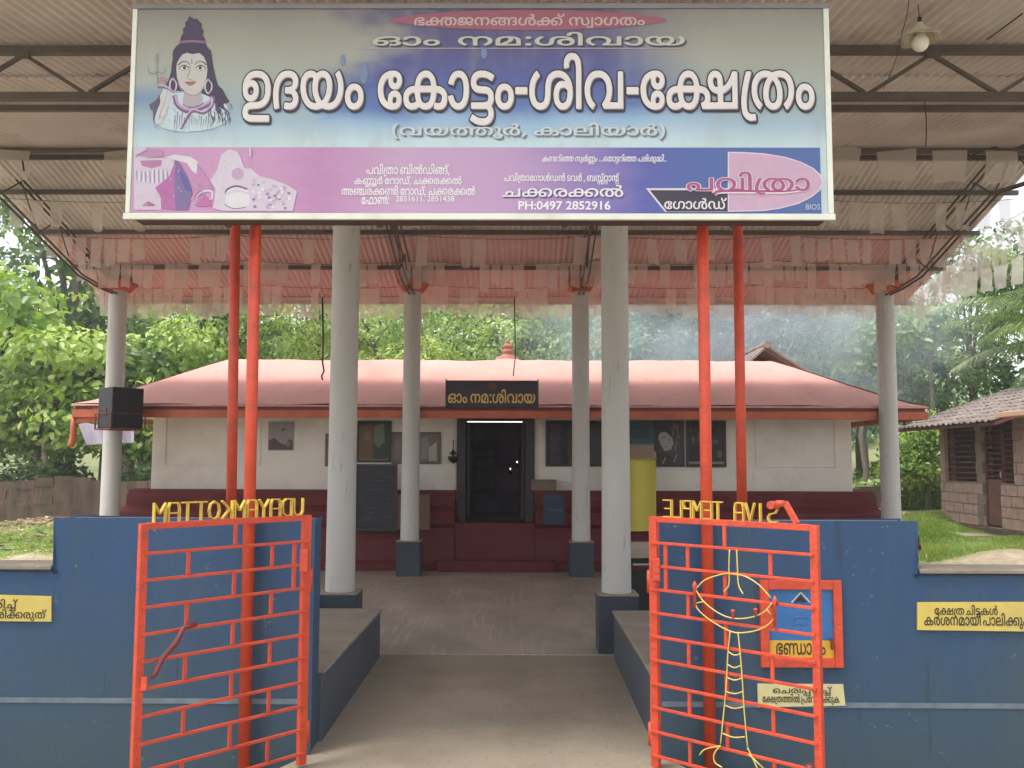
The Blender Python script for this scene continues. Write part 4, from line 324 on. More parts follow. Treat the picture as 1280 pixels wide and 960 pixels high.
 167: [424,86,51,-7,12,1,10,1,10,4,11,5,14,-7,16,-3,17,0,16,4,14,9,11,14,7,16,4,23,13,-1,8,-3,7,-5,3,-6,1,-10,-3,-7,-6,-4,-12,-4,-2,-2,0,-2,4,-16,3,-4,199,1,2,4,0,139,-3,2,-24,0,-15,-26,-12,-15,-14,-12,-15,-6,-1,24,-2,11,-4,10,-8,9,-13,6,-15,2,-15,-2,-11,-5,-9,-10,-6,-12,-2,-14,3,-14,7,-13,11,-10,14,-6,21,-4,1,-33,-2,-1,-45,0,-2,1,4,10,1,13,-3,11,-4,8,-9,9,-12,7,-14,3,-20,3,-3,14,-5,12,-6,11,-9,9,-11,8,-17,5,-18,0,-17,-5,-12,-7,-13,-13,-6,-13,-6,-21,-23,-3,-18,-6,-13,-10,-5,-6,-3,-8,-2,-10,0,-11,2,-12,5,-9,7,-8,9,-5,10,-3,12,53,18,-10,2,-7,6,-3,9,2,11,4,6,7,4,8,3,14,1,4,-19,6,-16,-11,-5,12,128,18,-12,3,-5,4,-5,5,-6,13,-2,18,65,0,-3,-19,-6,-14,-6,-5,-5,-3,-7,-1,7,327,22,0,34,16,6,15,8,13,10,10,12,0,-71,16,291,81,-7,1,-6,4,-4,4,-2,6,-2,9,1,7,3,5,4,2,6,1,5,-1,4,-3,3,-5,1,-10,1,-20,-1,-1,12,99,86,-1,1,3,11,7,13,5,5,5,2,13,2,12,-2,9,-6,7,-10,4,-15,-1,-1],
 184: [141,88,67,-67,16,0,12,2,11,3,10,5,8,6,7,9,4,10,1,10,-1,9,-2,8,-4,6,-6,8,6,7,3,5,3,7,1,8,-2,17,-3,8,-4,6,-11,9,-13,5,-15,2,-30,1,-13,2,-5,2,-4,4,-2,9,2,7,6,6,9,4,13,2,16,-1,14,-2,12,-5,17,-7,2,1,11,16,2,4,-2,2,-7,4,-23,8,-17,4,-16,1,-15,0,-14,-2,-11,-3,-9,-5,-8,-6,-6,-8,-4,-10,-1,-10,1,-12,4,-10,6,-7,9,-7,10,-4,13,-2,45,-3,7,-3,5,-6,1,-8,-1,-7,-4,-5,-7,-4,-20,-2,-64,0,-3,-3,0,-19,2,-2,67,-1,17,1,6,-3,4,-5,4,-8,-1,-9,-5,-6,-8,-5,-17,-2,-21,1,-17,5,-22,10,-3,-2,-11,-16,-1,-3,2,-3,23,-10,20,-6],
 277: [80,11,9,53,62,0,2,1,1,3,0,21,-1,2,-3,1,-61,0,-3,-3,0,-21,1,-3],
}
GLYPH_O = {
 3: [77],
 6: [113,32,43,-13,14,-1,11,1,9,2,10,4,10,7,7,7,6,9,3,9,3,11,0,12,-2,12,-4,11,-6,9,-7,8,-10,7,-10,4,-13,2,-12,1,-11,-2,-12,-4,-10,-6,-8,-7,-7,-9,-4,-11,-3,-11,0,-15,3,-12,4,-11,7,-9,8,-8,13,-7,16,52,26,-6,3,-4,4,-2,8,1,11,2,5,5,4,6,2,8,-1,6,-3,4,-5,1,-9,-1,-9,-2,-5,-5,-4,-6,-2],
 13: [173,51,46,-60,17,-1,96,0,6,2,4,5,0,24,-3,5,-5,3,-101,1,-10,1,-5,2,0,4,5,2,50,3,15,3,14,4,11,6,10,7,9,9,7,11,5,15,3,18,0,20,-4,17,-7,14,-10,14,-12,9,-15,8,-17,5,-21,1,-20,-1,-18,-4,-15,-7,-14,-10,-11,-13,-7,-13,-3,-12,-1,-13,1,-14,2,-11,5,-10,5,-8,7,-7,8,-5,-13,-9,-8,-11,-4,-15,1,-17,5,-11,8,-10,13,-7,21,90,30,8,11,5,11,2,12,0,12,-4,12,-6,11,-8,7,-11,7,22,-1,15,-5,6,-5,5,-6,3,-6,3,-9,0,-9,-1,-12,-2,-9,-3,-6,-6,-6,-8,-5,11,49,57,-4,2,-2,2,-2,10,3,3,5,2,6,0,5,-1,3,-6,-2,-9,-5,-3],
 23: [260,50,40,-13,14,-1,14,1,13,3,13,6,9,-5,10,-3,11,-2,13,0,19,4,16,8,1,-3,4,-4,11,-4,25,-1,16,3,15,8,8,7,5,8,4,10,1,10,0,13,-2,10,-8,15,-13,11,-17,8,-24,4,-5,18,-6,12,-9,12,-11,8,-11,5,-14,4,-19,0,-14,-2,-15,-7,-15,-14,-11,-18,-5,-18,-24,-4,-16,-7,-13,-10,-9,-14,-3,-12,-1,-13,2,-11,4,-10,6,-9,8,-7,10,-5,10,51,26,-7,2,-2,3,-1,6,0,6,3,4,5,3,13,2,6,-24,-7,-2,9,126,26,-8,2,-5,5,-5,9,-2,11,49,0,-3,-13,-6,-9,-9,-5,10,199,26,-6,1,6,25,9,-1,6,-3,4,-5,1,-5,-1,-6,-2,-4,-7,-2,10,108,93,-1,2,3,6,5,7,7,4,9,1,8,-1,7,-4,5,-6,3,-9],
 38: [254,46,47,-13,7,0,5,4,13,17,2,7,7,-10,9,-8,11,-6,13,-4,22,0,17,4,14,9,7,6,6,9,2,-8,15,-18,8,-2,8,4,14,11,11,13,9,16,5,16,3,19,-1,20,-6,19,-8,15,-10,12,-15,10,-16,7,-19,3,-29,-1,-12,-2,-12,-4,-13,5,-13,2,-27,0,-23,-6,-19,-9,-15,-14,-11,-18,-4,-10,-2,-13,-1,-22,5,-23,11,-21,15,-17,14,70,22,-14,11,-8,12,-4,15,0,18,4,14,8,10,13,8,15,3,1,-1,-9,-12,-5,-12,-5,-20,-1,-23,14,184,21,4,24,0,23,-3,13,-4,11,-12,20,1,1,14,-2,12,-7,9,-11,5,-15,0,-18,-4,-15,-8,-12,16,124,26,-7,2,-5,7,-3,10,0,13,1,13,4,11,7,11,6,6,9,-11,5,-12,3,-13,1,-15,-2,-11,-4,-7,-7,-4],
 40: [160,74,85,-13,16,-1,13,1,12,2,10,4,9,6,7,7,5,9,4,11,0,14,-2,11,-5,10,-8,9,7,10,5,12,1,14,-3,14,-7,11,-9,9,-13,7,-15,4,-19,1,-21,-1,-18,-5,-16,-9,-13,-12,-11,-15,-6,-16,-5,-19,-1,-20,1,-21,4,-24,4,-16,5,-5,5,-1,23,4,5,3,3,6,-5,29,-1,29,3,20,5,13,10,12,7,4,7,3,10,1,11,0,8,-1,6,-4,2,-3,0,-5,-1,-4,-3,-3,-10,-3,-24,-1,-5,-3,-2,-5,0,-21,3,-7,6,-3,19,0,10,-2,7,-3,2,-5,0,-8,-5,-4,-13,-1,-20,2,-3,-1,-4,-3,-6,-22,0,-6,2,-4,4,-2],
 44: [224,53,27,-12,6,-1,6,3,15,18,1,4,-1,5,-11,13,-2,6,-1,6,1,6,4,5,6,4,6,1,10,-2,4,-3,2,-5,2,-7,-1,-9,-3,-6,-6,-8,-1,-6,8,-17,6,-5,128,-1,7,2,3,4,1,5,0,138,-3,8,-6,3,-24,0,-6,-2,-4,-5,-1,-113,-56,0,0,21,-2,10,-4,8,-4,8,-8,7,-8,7,-8,3,-17,4,-20,0,-16,-5,-13,-8,-10,-10,-6,-12,-4,-14,1,-15,3,-12,5,-10,9,-13],
 49: [259,62,78,-13,27,-1,26,6,11,-4,15,-2,14,0,15,2,14,3,14,6,11,7,10,8,10,14,8,16,5,18,1,18,-1,19,-5,19,-8,17,-12,17,-6,2,-6,0,-20,-14,-3,-3,-1,-4,1,-5,10,-16,6,-17,1,-15,-1,-15,-5,-13,-7,-12,-11,-8,-12,-4,-1,1,8,15,6,16,2,18,0,15,-3,19,-5,12,-8,11,-10,9,-16,7,-13,3,-22,-1,-18,-7,-19,7,-20,1,-10,-1,-13,-3,-11,-7,-9,-8,-6,-7,-6,-11,-3,-9,-3,-13,0,-15,1,-13,7,-24,11,-20,16,-16,21,-12,16,80,27,-11,5,-10,8,-9,11,-5,14,-2,18,1,14,6,10,9,5,8,1,5,-2,-5,-18,1,-20,2,-12,4,-14,10,-20,17,130,36,-9,10,-5,11,-4,14,-1,15,2,12,4,9,7,5,8,1,9,-3,6,-7,3,-8,1,-15,-2,-14,-5,-13,-7,-11,-6,-7],
 55: [240,63,45,-12,6,-1,6,3,15,18,1,6,-2,6,-16,14,-8,13,-3,8,-1,10,2,19,6,12,9,9,11,6,13,1,13,-1,13,-6,9,-10,5,-13,1,-19,-3,-15,-6,-11,-16,-15,-3,-5,1,-7,12,-19,6,-2,105,0,8,3,3,3,1,5,0,139,-3,6,-6,4,-24,0,-6,-2,-4,-5,-1,-114,-29,1,6,14,3,14,1,17,-2,16,-5,15,-7,14,-9,11,-11,9,-14,7,-12,4,-15,2,-15,0,-14,-1,-16,-4,-13,-6,-11,-8,-8,-8,-6,-8,-9,-18,-4,-21,1,-23,5,-21,10,-19,15,-16],
 56: [260,85,56,-13,18,-1,17,3,15,6,12,11,8,11,5,15,3,16,1,32,4,17,5,6,6,5,7,3,10,1,12,0,4,-1,-16,-6,-13,-10,-10,-14,-4,-14,-2,-11,0,-15,3,-15,5,-11,6,-9,9,-9,10,-6,13,-4,13,-1,13,1,12,4,12,5,10,9,9,13,5,15,3,15,0,18,-2,19,-6,17,-8,15,-10,12,-11,9,-15,8,-14,4,-19,2,-17,0,-18,-3,-13,-6,-11,-6,-8,-8,-7,-9,-6,-12,-5,-17,-2,-44,-3,-14,-7,-6,-14,-1,-10,5,-7,10,-4,14,-1,17,2,14,5,11,8,11,13,12,2,3,0,5,-3,5,-15,17,-6,2,-7,-1,-12,-11,-10,-10,-8,-12,-5,-11,-4,-11,-3,-13,-1,-28,3,-15,3,-12,5,-9,7,-11,8,-7,11,-8,9,-3,16,194,26,-7,2,-4,8,-2,12,1,13,4,6,4,4,10,1,7,-1,7,-3,4,-5,0,-12,-2,-10,-3,-8,-4,-5,-7,-2],
 64: [126,59,45,-13,13,-1,18,2,11,3,12,8,9,8,8,13,6,12,3,15,2,19,-1,19,-3,18,-6,15,-8,13,-11,10,-12,7,-13,4,-14,0,-13,-1,-12,-3,-11,-6,-9,-7,-8,-11,-7,-13,-5,-13,2,-6,5,-5,26,-5,5,1,4,3,8,19,5,5,4,2,8,1,7,-2,5,-4,5,-7,4,-20,0,-24,-5,-18,-3,-6,-5,-4,-11,-2,-6,0,-4,2,-6,8,-7,16,-3,4,-4,1,-27,-4,-4,-3,-3,-4,0,-6,4,-13,4,-10,8,-10,7,-7,9,-6,8,-4],
 65: [57,40,13,-10,4,-1,24,0,6,4,3,5,0,148,-1,24,-3,13,-4,11,-7,10,-8,7,-8,6,-10,3,-13,2,-14,-1,-11,-2,-9,-4,-8,-6,-8,-8,-5,-8,-3,-9,-2,-11,1,-10,2,-12,6,-5,5,0,22,4,5,2,3,4,0,17,1,3,3,4,5,2,6,0,5,-2,3,-4,2,-11,2,-19,0,-147,2,-5],
 72: [149,37,74,-13,17,-1,13,1,11,2,10,4,9,5,6,7,5,8,3,9,1,15,-3,13,-7,10,-10,8,-1,2,11,7,8,13,3,15,-1,15,-5,11,-8,8,-10,7,-14,4,-16,2,-21,-1,-20,-4,-16,-7,-14,-9,-11,-13,-9,-15,-4,-12,-2,-20,2,-20,4,-15,8,-15,11,-13,15,-10,15,-6,8,99,24,-2,6,1,5,2,1,6,0,2,-3,-1,-5,-3,-3,16,56,36,-5,6,-5,9,-2,10,-1,10,1,11,3,9,4,7,6,7,4,-13,4,-9,6,-7,8,-6,-9,-7,-6,-6,-4,-8,6,101,103,-3,5,2,7,7,-3,2,-4,-2,-5],
 162: [61,35,50,-56,19,-1,20,2,5,4,2,6,-2,21,-3,5,-6,3,-19,-1,-11,3,-6,5,-4,10,-1,13,0,16,5,34,9,34,16,40,-1,3,-2,5,-4,2,-3,1,-25,0,-5,-2,-4,-3,-11,-28,-9,-31,-6,-26,-3,-26,-1,-20,1,-15,4,-15,5,-12,8,-11,9,-8,9,-4],
 167: [424,80,40,-13,14,-1,14,1,13,3,13,6,15,-7,18,-3,19,1,13,5,15,9,11,12,9,18,5,21,13,-3,4,-3,2,-4,-1,-6,-1,-4,-5,-3,-11,-3,-4,-4,-1,-4,5,-22,2,-4,5,-3,199,0,5,1,4,3,2,7,0,142,-4,5,-5,2,-24,0,-5,-1,-3,-3,-10,-19,-10,-14,-11,-11,-11,-7,-1,18,-3,11,-5,10,-7,9,-10,6,-12,4,-15,0,-14,-2,-9,-4,-9,-6,-6,-8,-5,-9,-3,-10,-1,-8,1,-12,3,-11,-17,7,-23,4,-5,18,-7,14,-12,13,-12,8,-15,5,-16,1,-15,-1,-14,-4,-13,-8,-13,-15,-8,-14,-5,-17,-24,-4,-17,-7,-13,-11,-9,-14,-2,-11,-1,-13,2,-11,4,-10,6,-9,8,-7,10,-5,10,51,26,-7,2,-2,3,-1,6,0,6,3,4,4,3,14,2,6,-24,-7,-2,9,126,26,-8,2,-5,5,-5,9,-2,11,49,0,-3,-13,-6,-9,-9,-5,8,261,29,0,14,-2,14,0,1,14,-6,17,-4,0,-18,-1,-1,5,334,29,0,22,20,8,19,13,0,-43,9,289,88,-7,4,-3,5,-1,10,1,4,2,2,5,0,3,-3,1,-12,10,108,93,-1,2,3,6,6,7,6,4,9,1,8,-1,7,-4,5,-6,3,-9],
 184: [141,88,53,-73,18,-1,17,1,13,2,13,5,10,5,8,8,6,10,4,10,1,11,-1,11,-3,9,-6,11,6,9,2,8,2,18,-3,14,-6,11,-11,11,-15,7,-17,3,-38,2,-8,2,-3,3,0,6,3,5,8,3,11,1,15,0,14,-3,12,-4,15,-8,5,1,5,3,14,20,1,5,-2,5,-3,3,-12,6,-29,10,-20,2,-18,0,-17,-2,-14,-4,-11,-5,-9,-8,-6,-9,-5,-12,-1,-14,2,-15,6,-11,10,-10,10,-5,12,-4,16,-2,35,-2,7,-2,3,-4,-1,-9,-3,-2,-5,-2,-17,-1,-63,-1,-6,-2,-4,-4,0,-24,2,-5,4,-3,70,-1,15,1,5,-3,3,-4,1,-6,-4,-6,-7,-3,-10,-2,-15,0,-15,3,-13,4,-17,9,-6,0,-5,-4,-13,-20,-1,-6,3,-5,11,-6,16,-7,15,-5],
 277: [80,16,5,47,5,-1,60,0,5,1,5,4,1,5,0,22,-1,4,-4,5,-5,1,-61,0,-5,-1,-4,-3,-2,-5,0,-22,2,-6],
}
TEXT = {
 'welcome': [47, 164, 30, 42, 175, 120, 163, 77, 3, 58, 161, 64, 25, 38, 6],  # ഭക്തജനങ്ങൾക്ക് സ്വാഗതം
 'om': [21, 6, 3, 42, 48, 290, 56, 65, 55, 64, 49],  # ഓം നമ:ശിവായ
 'main': [13, 40, 49, 6, 3, 72, 23, 64, 184, 6, 277, 56, 65, 55, 277, 72, 167, 162, 38, 6],  # ഉദയം കോട്ടം-ശിവ-ക്ഷേത്രം
 'place': [272, 55, 49, 196, 68, 118, 276, 3, 23, 64, 52, 65, 49, 64, 118, 273],  # (വയത്തൂർ, കാലിയാർ)
 'a1': [44, 55, 65, 162, 38, 64, 3, 46, 65, 119, 35, 65, 175, 77, 276],  # പവിത്രാ ബിൽഡിങ്ങ്,
 'a2': [23, 190, 68, 118, 3, 72, 51, 64, 35, 77, 276, 3, 28, 163, 50, 163, 119],  # കണ്ണൂർ റോഡ്, ചക്കരക്കൽ
 'a3': [9, 180, 50, 163, 191, 65, 3, 72, 51, 64, 35, 77, 276, 3, 28, 163, 50, 163, 119],  # അഞ്ചരക്കണ്ടി റോഡ്, ചക്കരക്കൽ
 'a4': [72, 45, 64, 116, 290],  # ഫോൺ:
 'slog': [23, 191, 51, 65, 183, 3, 58, 161, 118, 190, 6, 3, 278, 278, 278, 71, 38, 64, 184, 51, 65, 183, 3, 44, 50, 65, 56, 67, 200, 65, 278, 278],  # കണ്ടറിഞ്ഞ സ്വർണ്ണം ...തൊട്ടറിഞ്ഞ പരിശുദ്ധി..
 'b1': [44, 55, 65, 162, 38, 64, 72, 25, 64, 120, 35, 117, 3, 33, 55, 118, 3, 276, 3, 46, 232, 77, 220, 64, 205, 77],  # പവിത്രാഗോൾഡൻ ടവർ , ബസ്സ്റ്റാന്റ്
 'b2': [28, 163, 50, 163, 119],  # ചക്കരക്കൽ
 'logo': [44, 55, 65, 162, 38, 64],  # പവിത്രാ
 'gold': [72, 25, 64, 120, 35, 77],  # ഗോൾഡ്
 'n1': [41, 50, 65, 176, 77],  # ധരിച്ച്
 'n2': [162, 44, 72, 55, 56, 65, 163, 50, 67, 38, 77],  # പ്രവേശിക്കരുത്
 'r1': [72, 167, 162, 38, 3, 28, 65, 184, 23, 120],  # ക്ഷേത്ര ചിട്ടകൾ
 'r2': [23, 118, 56, 42, 48, 64, 49, 65, 3, 44, 64, 52, 65, 163, 67, 23],  # കർശനമായി പാലിക്കുക
 'c1': [71, 28, 50, 65, 208, 54, 65, 176, 77],  # ചെരിപ്പഴിച്ച്
 'c2': [72, 167, 162, 38, 196, 65, 119, 3, 162, 44, 72, 55, 56, 65, 163, 67, 23],  # ക്ഷേത്രത്തിൽ പ്രവേശിക്കുക
 'box': [47, 187, 64, 50, 6],  # ഭണ്ഡാരം
}
def glyph_outline(gid, face):
    """each glyph: advance, then per outline a point count and the steps from point to point, in 1/250 em"""
    vals = face[gid]; adv = vals[0]*4; p = 1; res = []
    while p < len(vals):
        n = vals[p]; p += 1; x = y = 0; pts = []
        for _ in range(n):
            x += vals[p]*4; y += vals[p+1]*4; p += 2; pts.append((x, y))
        res.append(pts)
    return adv, res
def curve_mesh(polys, name='lettering', extrude=0.0):
    cu = bpy.data.curves.new(name, 'CURVE'); cu.dimensions = '2D'; cu.fill_mode = 'BOTH'; cu.extrude = extrude
    for q in polys:
        sp = cu.splines.new('POLY'); sp.points.add(len(q)-1)
        for i, (x, y) in enumerate(q): sp.points[i].co = (x, y, 0, 1)
        sp.use_cyclic_u = True
    ob = bpy.data.objects.new(name, cu); bpy.context.scene.collection.objects.link(ob)
    bpy.context.view_layer.update()
    me = bpy.data.meshes.new_from_object(ob.evaluated_get(bpy.context.evaluated_depsgraph_get()))
    bpy.data.objects.remove(ob); bpy.data.curves.remove(cu)
    me.name = name
    return me
def text_polys(ids, face, track=0, space=1.0):
    """per-glyph polygon lists, em = 1"""
    out = []; x = 0
    for g in ids:
        adv, res = glyph_outline(g, face)
        if not res: x += adv*space; continue
        out.append([[((px+x)/1000, py/1000) for px, py in q] for q in res])
        x += adv + track
    return out
def text_mesh(name, ids, box, face=None, keep=False, track=0, grow=0.0, space=1.0, shear=0.0):
    """a line of text fitted in the box (x0, y0, x1, y1)"""
    glyphs = text_polys(ids, face or GLYPH_R, track, space)
    pts = [p for gl in glyphs for q in gl for p in q]
    x0, x1 = min(p[0] for p in pts), max(p[0] for p in pts); y0, y1 = min(p[1] for p in pts), max(p[1] for p in pts)
    x0 += grow; x1 -= grow; y0 += grow; y1 -= grow
    sx = (box[2]-box[0])/(x1-x0); sy = (box[3]-box[1])/(y1-y0)
    if keep: sx = sy
    verts = []; faces = []
    for gl in glyphs:      # one fill per letter, so that touching letters never cut holes in each other
        me = curve_mesh([[(box[0]+(a-x0)*sx+shear*(b-y0)*sy, box[1]+(b-y0)*sy) for a, b in q] for q in gl])
        k = len(verts); verts += [v.co[:] for v in me.vertices]
        faces += [[k+i for i in p.vertices] for p in me.polygons]
        bpy.data.meshes.remove(me)
    me = bpy.data.meshes.new(name); me.from_pydata(verts, [], faces)
    return me

# ------------------------------------------------------------------ the palette of the place
m_floor = mat('trowelled_concrete', (.36, .295, .24), (.225, .183, .147), scale=1.6, rough=.5, bump=.35, bscale=7, c3=(.20, .155, .13), c3scale=2.2, c3amt=.55, stretch=(1, .55, 1), spec=.4)
add_trowel(m_floor, (.50, .44, .38), .32)
m_walk = mat('worn_concrete', (.27, .22, .165), (.20, .162, .12), scale=1.3, rough=.75, bump=.35, bscale=60, c3=(.14, .105, .075), c3scale=1.4, c3amt=.5)
m_conc = mat('stained_concrete', (.27, .23, .18), (.19, .155, .115), scale=3, rough=.85, bump=.4, bscale=40, c3=(.12, .10, .07), c3scale=2, c3amt=.5)
m_blue = mat('weathered_blue_paint', (.017, .059, .140), (.014, .050, .116), scale=3, rough=.72, bump=.12, bscale=45, c3=(.036, .066, .10), c3scale=2.2, c3amt=.7, stretch=(1.3, 1, .35))
add_z_dirt(m_blue, -.1, .95, (.040, .066, .072), .75)
m_bluedark = mat('dark_blue_paint', (.03, .04, .06), (.022, .03, .045), scale=5, rough=.6, bump=.2, bscale=40, c3=(.07, .07, .065), c3scale=3, c3amt=.4)
m_ledge = mat('ledge_blue_paint', (.055, .066, .085), (.042, .052, .07), scale=4, rough=.65, bump=.25, bscale=40, c3=(.085, .08, .07), c3scale=2, c3amt=.5)
m_stripe = mat('faded_pale_line', (.15, .19, .22), (.09, .12, .15), scale=8, rough=.8)
m_pillar = mat('white_pillar_paint', (.50, .48, .45), (.44, .425, .39), scale=2, rough=.62, bump=.12, bscale=30, c3=(.36, .34, .29), c3scale=1.4, c3amt=.45, stretch=(1, 1, .5))
m_cap = mat('orange_cap_paint', (.50, .10, .045), (.40, .075, .035), scale=5, rough=.6)
m_orange = mat('red_orange_enamel', (.58, .062, .020), (.47, .050, .018), scale=6, rough=.48, bump=.3, bscale=50, c3=(.24, .045, .03), c3scale=11, c3amt=.5)
m_yellow = mat('yellow_enamel', (.62, .42, .03), (.5, .32, .03), scale=10, rough=.45, c3=(.3, .17, .03), c3scale=8, c3amt=.5)
m_yellowline = mat('pale_yellow_rod', (.62, .5, .12), (.5, .38, .08), scale=10, rough=.5)
m_wallwhite = mat('white_limewash', (.76, .71, .64), (.69, .64, .57), scale=2, rough=.85, bump=.15, bscale=25, c3=(.47, .41, .34), c3scale=1.1, c3amt=.45)
m_maroon = mat('maroon_gloss_paint', (.125, .014, .015), (.095, .012, .013), scale=3, spec=.25, rough=.6, bump=.1, bscale=20, c3=(.14, .03, .028), c3scale=2, c3amt=.4)
m_fascia = mat('brick_red_fascia', (.50, .12, .05), (.40, .09, .04), scale=4, rough=.6, c3=(.22, .05, .03), c3scale=3, c3amt=.4)
m_roofpink = mat('pink_roof_paint', (.60, .30, .26), (.54, .26, .22), scale=1.5, rough=.8, bump=.25, bscale=20, c3=(.40, .20, .17), c3scale=1.3, c3amt=.55, stretch=(1, .6, 1))
m_steel = mat('brown_steel', (.10, .085, .07), (.07, .058, .048), scale=8, rough=.6, c3=(.13, .07, .04), c3scale=6, c3amt=.5)
m_sheet = mat('grey_brown_sheet', (.68, .63, .57), (.56, .51, .46), scale=1.2, rough=.5, c3=(.34, .28, .23), c3scale=1.1, c3amt=.5, coords='Position')
m_sheetbounce = mat('bounce_tinted_sheet', (.66, .40, .36), (.57, .33, .30), scale=1.0, rough=.5, c3=(.42, .31, .28), c3scale=.9, c3amt=.6, coords='Position')  # pink in this base colour stands for light bounced up from temple roof and floor
m_wood = mat('dark_door_wood', (.028, .014, .011), (.02, .010, .009), scale=4, rough=.5, stretch=(6, 6, 1), bump=.2)
m_dark = mat('dark_interior', (.26, .19, .27), (.18, .13, .19), scale=3, rough=.8)
m_black = mat('black_plastic', (.012, .010, .011), (.008, .007, .008), scale=8, rough=.5)
m_redmetal = mat('red_bracket_paint', (.16, .02, .02), (.11, .015, .015), scale=8, rough=.5)
m_later = mat('laterite', (.48, .31, .27), (.37, .235, .20), scale=5, rough=.95, bump=.9, bscale=22, c3=(.48, .36, .31), c3scale=2.5, c3amt=.6, coords='Position')
m_mortar = mat('laterite_mortar', (.52, .42, .37), (.42, .33, .29), scale=5, rough=.95, bump=.5)
m_oldstone = mat('mossy_laterite', (.13, .085, .055), (.06, .042, .028), stretch=(1.6, 1.6, .4), scale=3, rough=.95, bump=1.0, bscale=14, c3=(.05, .07, .025), c3scale=1.4, c3amt=.8, coords='Position')
m_tile = mat('weathered_clay_tile', (.24, .19, .165), (.15, .125, .11), scale=3, rough=.9, bump=.5, bscale=20, c3=(.11, .10, .09), c3scale=1.5, c3amt=.7, coords='Position')
m_brownwood = mat('brown_red_joinery', (.15, .045, .036), (.115, .034, .028), scale=4, rough=.6)
m_bark = mat('bark', (.16, .13, .095), (.085, .07, .05), scale=5, rough=.95, bump=1.0, bscale=12, stretch=(3, 3, .6), c3=(.22, .21, .17), c3scale=1.5, c3amt=.6)
add_specks(m_blue, (.16, .19, .21), 22, .64, amt=.7); add_specks(m_blue, (.02, .032, .04), 5, .60, stretch=(2.5, 1, .25), amt=.55, mask=.45)
add_specks(m_orange, (.07, .03, .022), 60, .60, amt=.8, mask=.47); add_specks(m_pillar, (.20, .18, .15), 9, .60, stretch=(2, 2, .35), amt=.5, mask=.45)
add_specks(m_maroon, (.20, .12, .11), 26, .64, amt=.5); add_specks(m_wallwhite, (.30, .25, .20), 8, .62, stretch=(2, 1, .3), amt=.45)
add_specks(m_walk, (.10, .075, .05), 30, .60, amt=.6, mask=.44); add_specks(m_roofpink, (.22, .12, .10), 12, .60, stretch=(1.5, .5, .5), amt=.4, mask=.47)
m_glass = mat('milk_glass', (.78, .76, .70), (.7, .68, .62), scale=5, rough=.2)
def soil():
    M = bpy.data.materials.new('leaf_strewn_soil'); M.use_nodes = True; nt = M.node_tree; N = nt.nodes; L = nt.links; B = N['Principled BSDF']
    B.inputs['Roughness'].default_value = .95; g = N.new('ShaderNodeNewGeometry'); out = None
    def noise(s, d=6):
        n = N.new('ShaderNodeTexNoise'); n.inputs['Scale'].default_value = s; n.inputs['Detail'].default_value = d; L.new(g.outputs['Position'], n.inputs['Vector']); return n.outputs['Fac']
    def mixc(f, a, b):
        mx = N.new('ShaderNodeMix'); mx.data_type = 'RGBA'
        L.new(f, mx.inputs[0])
        for s_, i in ((a, 6), (b, 7)):
            if isinstance(s_, tuple): mx.inputs[i].default_value = (*s_, 1)
            else: L.new(s_, mx.inputs[i])
        return mx.outputs[2]
    def rng_(f, a, b, lo=0, hi=1):
        r = N.new('ShaderNodeMapRange'); r.inputs[1].default_value = a; r.inputs[2].default_value = b; r.inputs[3].default_value = lo; r.inputs[4].default_value = hi; L.new(f, r.inputs[0]); return r.outputs[0]
    litter = mixc(rng_(noise(9), .35, .65), (.34, .27, .17), (.18, .135, .08))
    v = N.new('ShaderNodeTexVoronoi'); v.inputs['Scale'].default_value = 9; L.new(g.outputs['Position'], v.inputs['Vector'])
    litter = mixc(rng_(v.outputs['Distance'], .25, .1, 0, .6), litter, (.33, .24, .14))
    green = mixc(rng_(noise(4), .4, .6), (.08, .14, .03), (.15, .21, .05))
    at = N.new('ShaderNodeAttribute'); at.attribute_name = 'cover'; sp = N.new('ShaderNodeSeparateColor'); L.new(at.outputs['Color'], sp.inputs[0])
    c = mixc(sp.outputs[0], litter, green)
    sand = mixc(rng_(noise(6), .35, .65), (.40, .34, .25), (.28, .22, .15))
    c = mixc(sp.outputs[1], c, sand)
    L.new(c, B.inputs['Base Color'])
    bp = N.new('ShaderNodeBump'); bp.inputs['Strength'].default_value = .7; bp.inputs['Distance'].default_value = .05; L.new(noise(14), bp.inputs['Height']); L.new(bp.outputs[0], B.inputs['Normal'])
    return M
m_soil = soil()
m_leafA = leafmat('broad_light_leaves', (.06, .14, .025), (.24, .36, .065), (.56, .62, .22), .36)
m_leafB = leafmat('dark_evergreen_leaves', (.03, .075, .025), (.115, .19, .065), (.30, .38, .15), .34)
m_leafC = leafmat('mid_green_leaves', (.05, .115, .035), (.21, .31, .09), (.50, .58, .24), .4)
m_leafD = leafmat('yellow_green_leaves', (.07, .13, .025), (.27, .36, .08), (.58, .60, .22), .4)
m_leafE = leafmat('blue_green_leaves', (.035, .09, .05), (.14, .24, .15), (.34, .44, .30), .36)
m_frond = leafmat('palm_leaflets', (.06, .11, .03), (.14, .20, .06), (.28, .34, .15), .4)
m_grass = leafmat('grass_blades', (.15, .23, .05), (.25, .34, .08), (.40, .46, .16), .45)
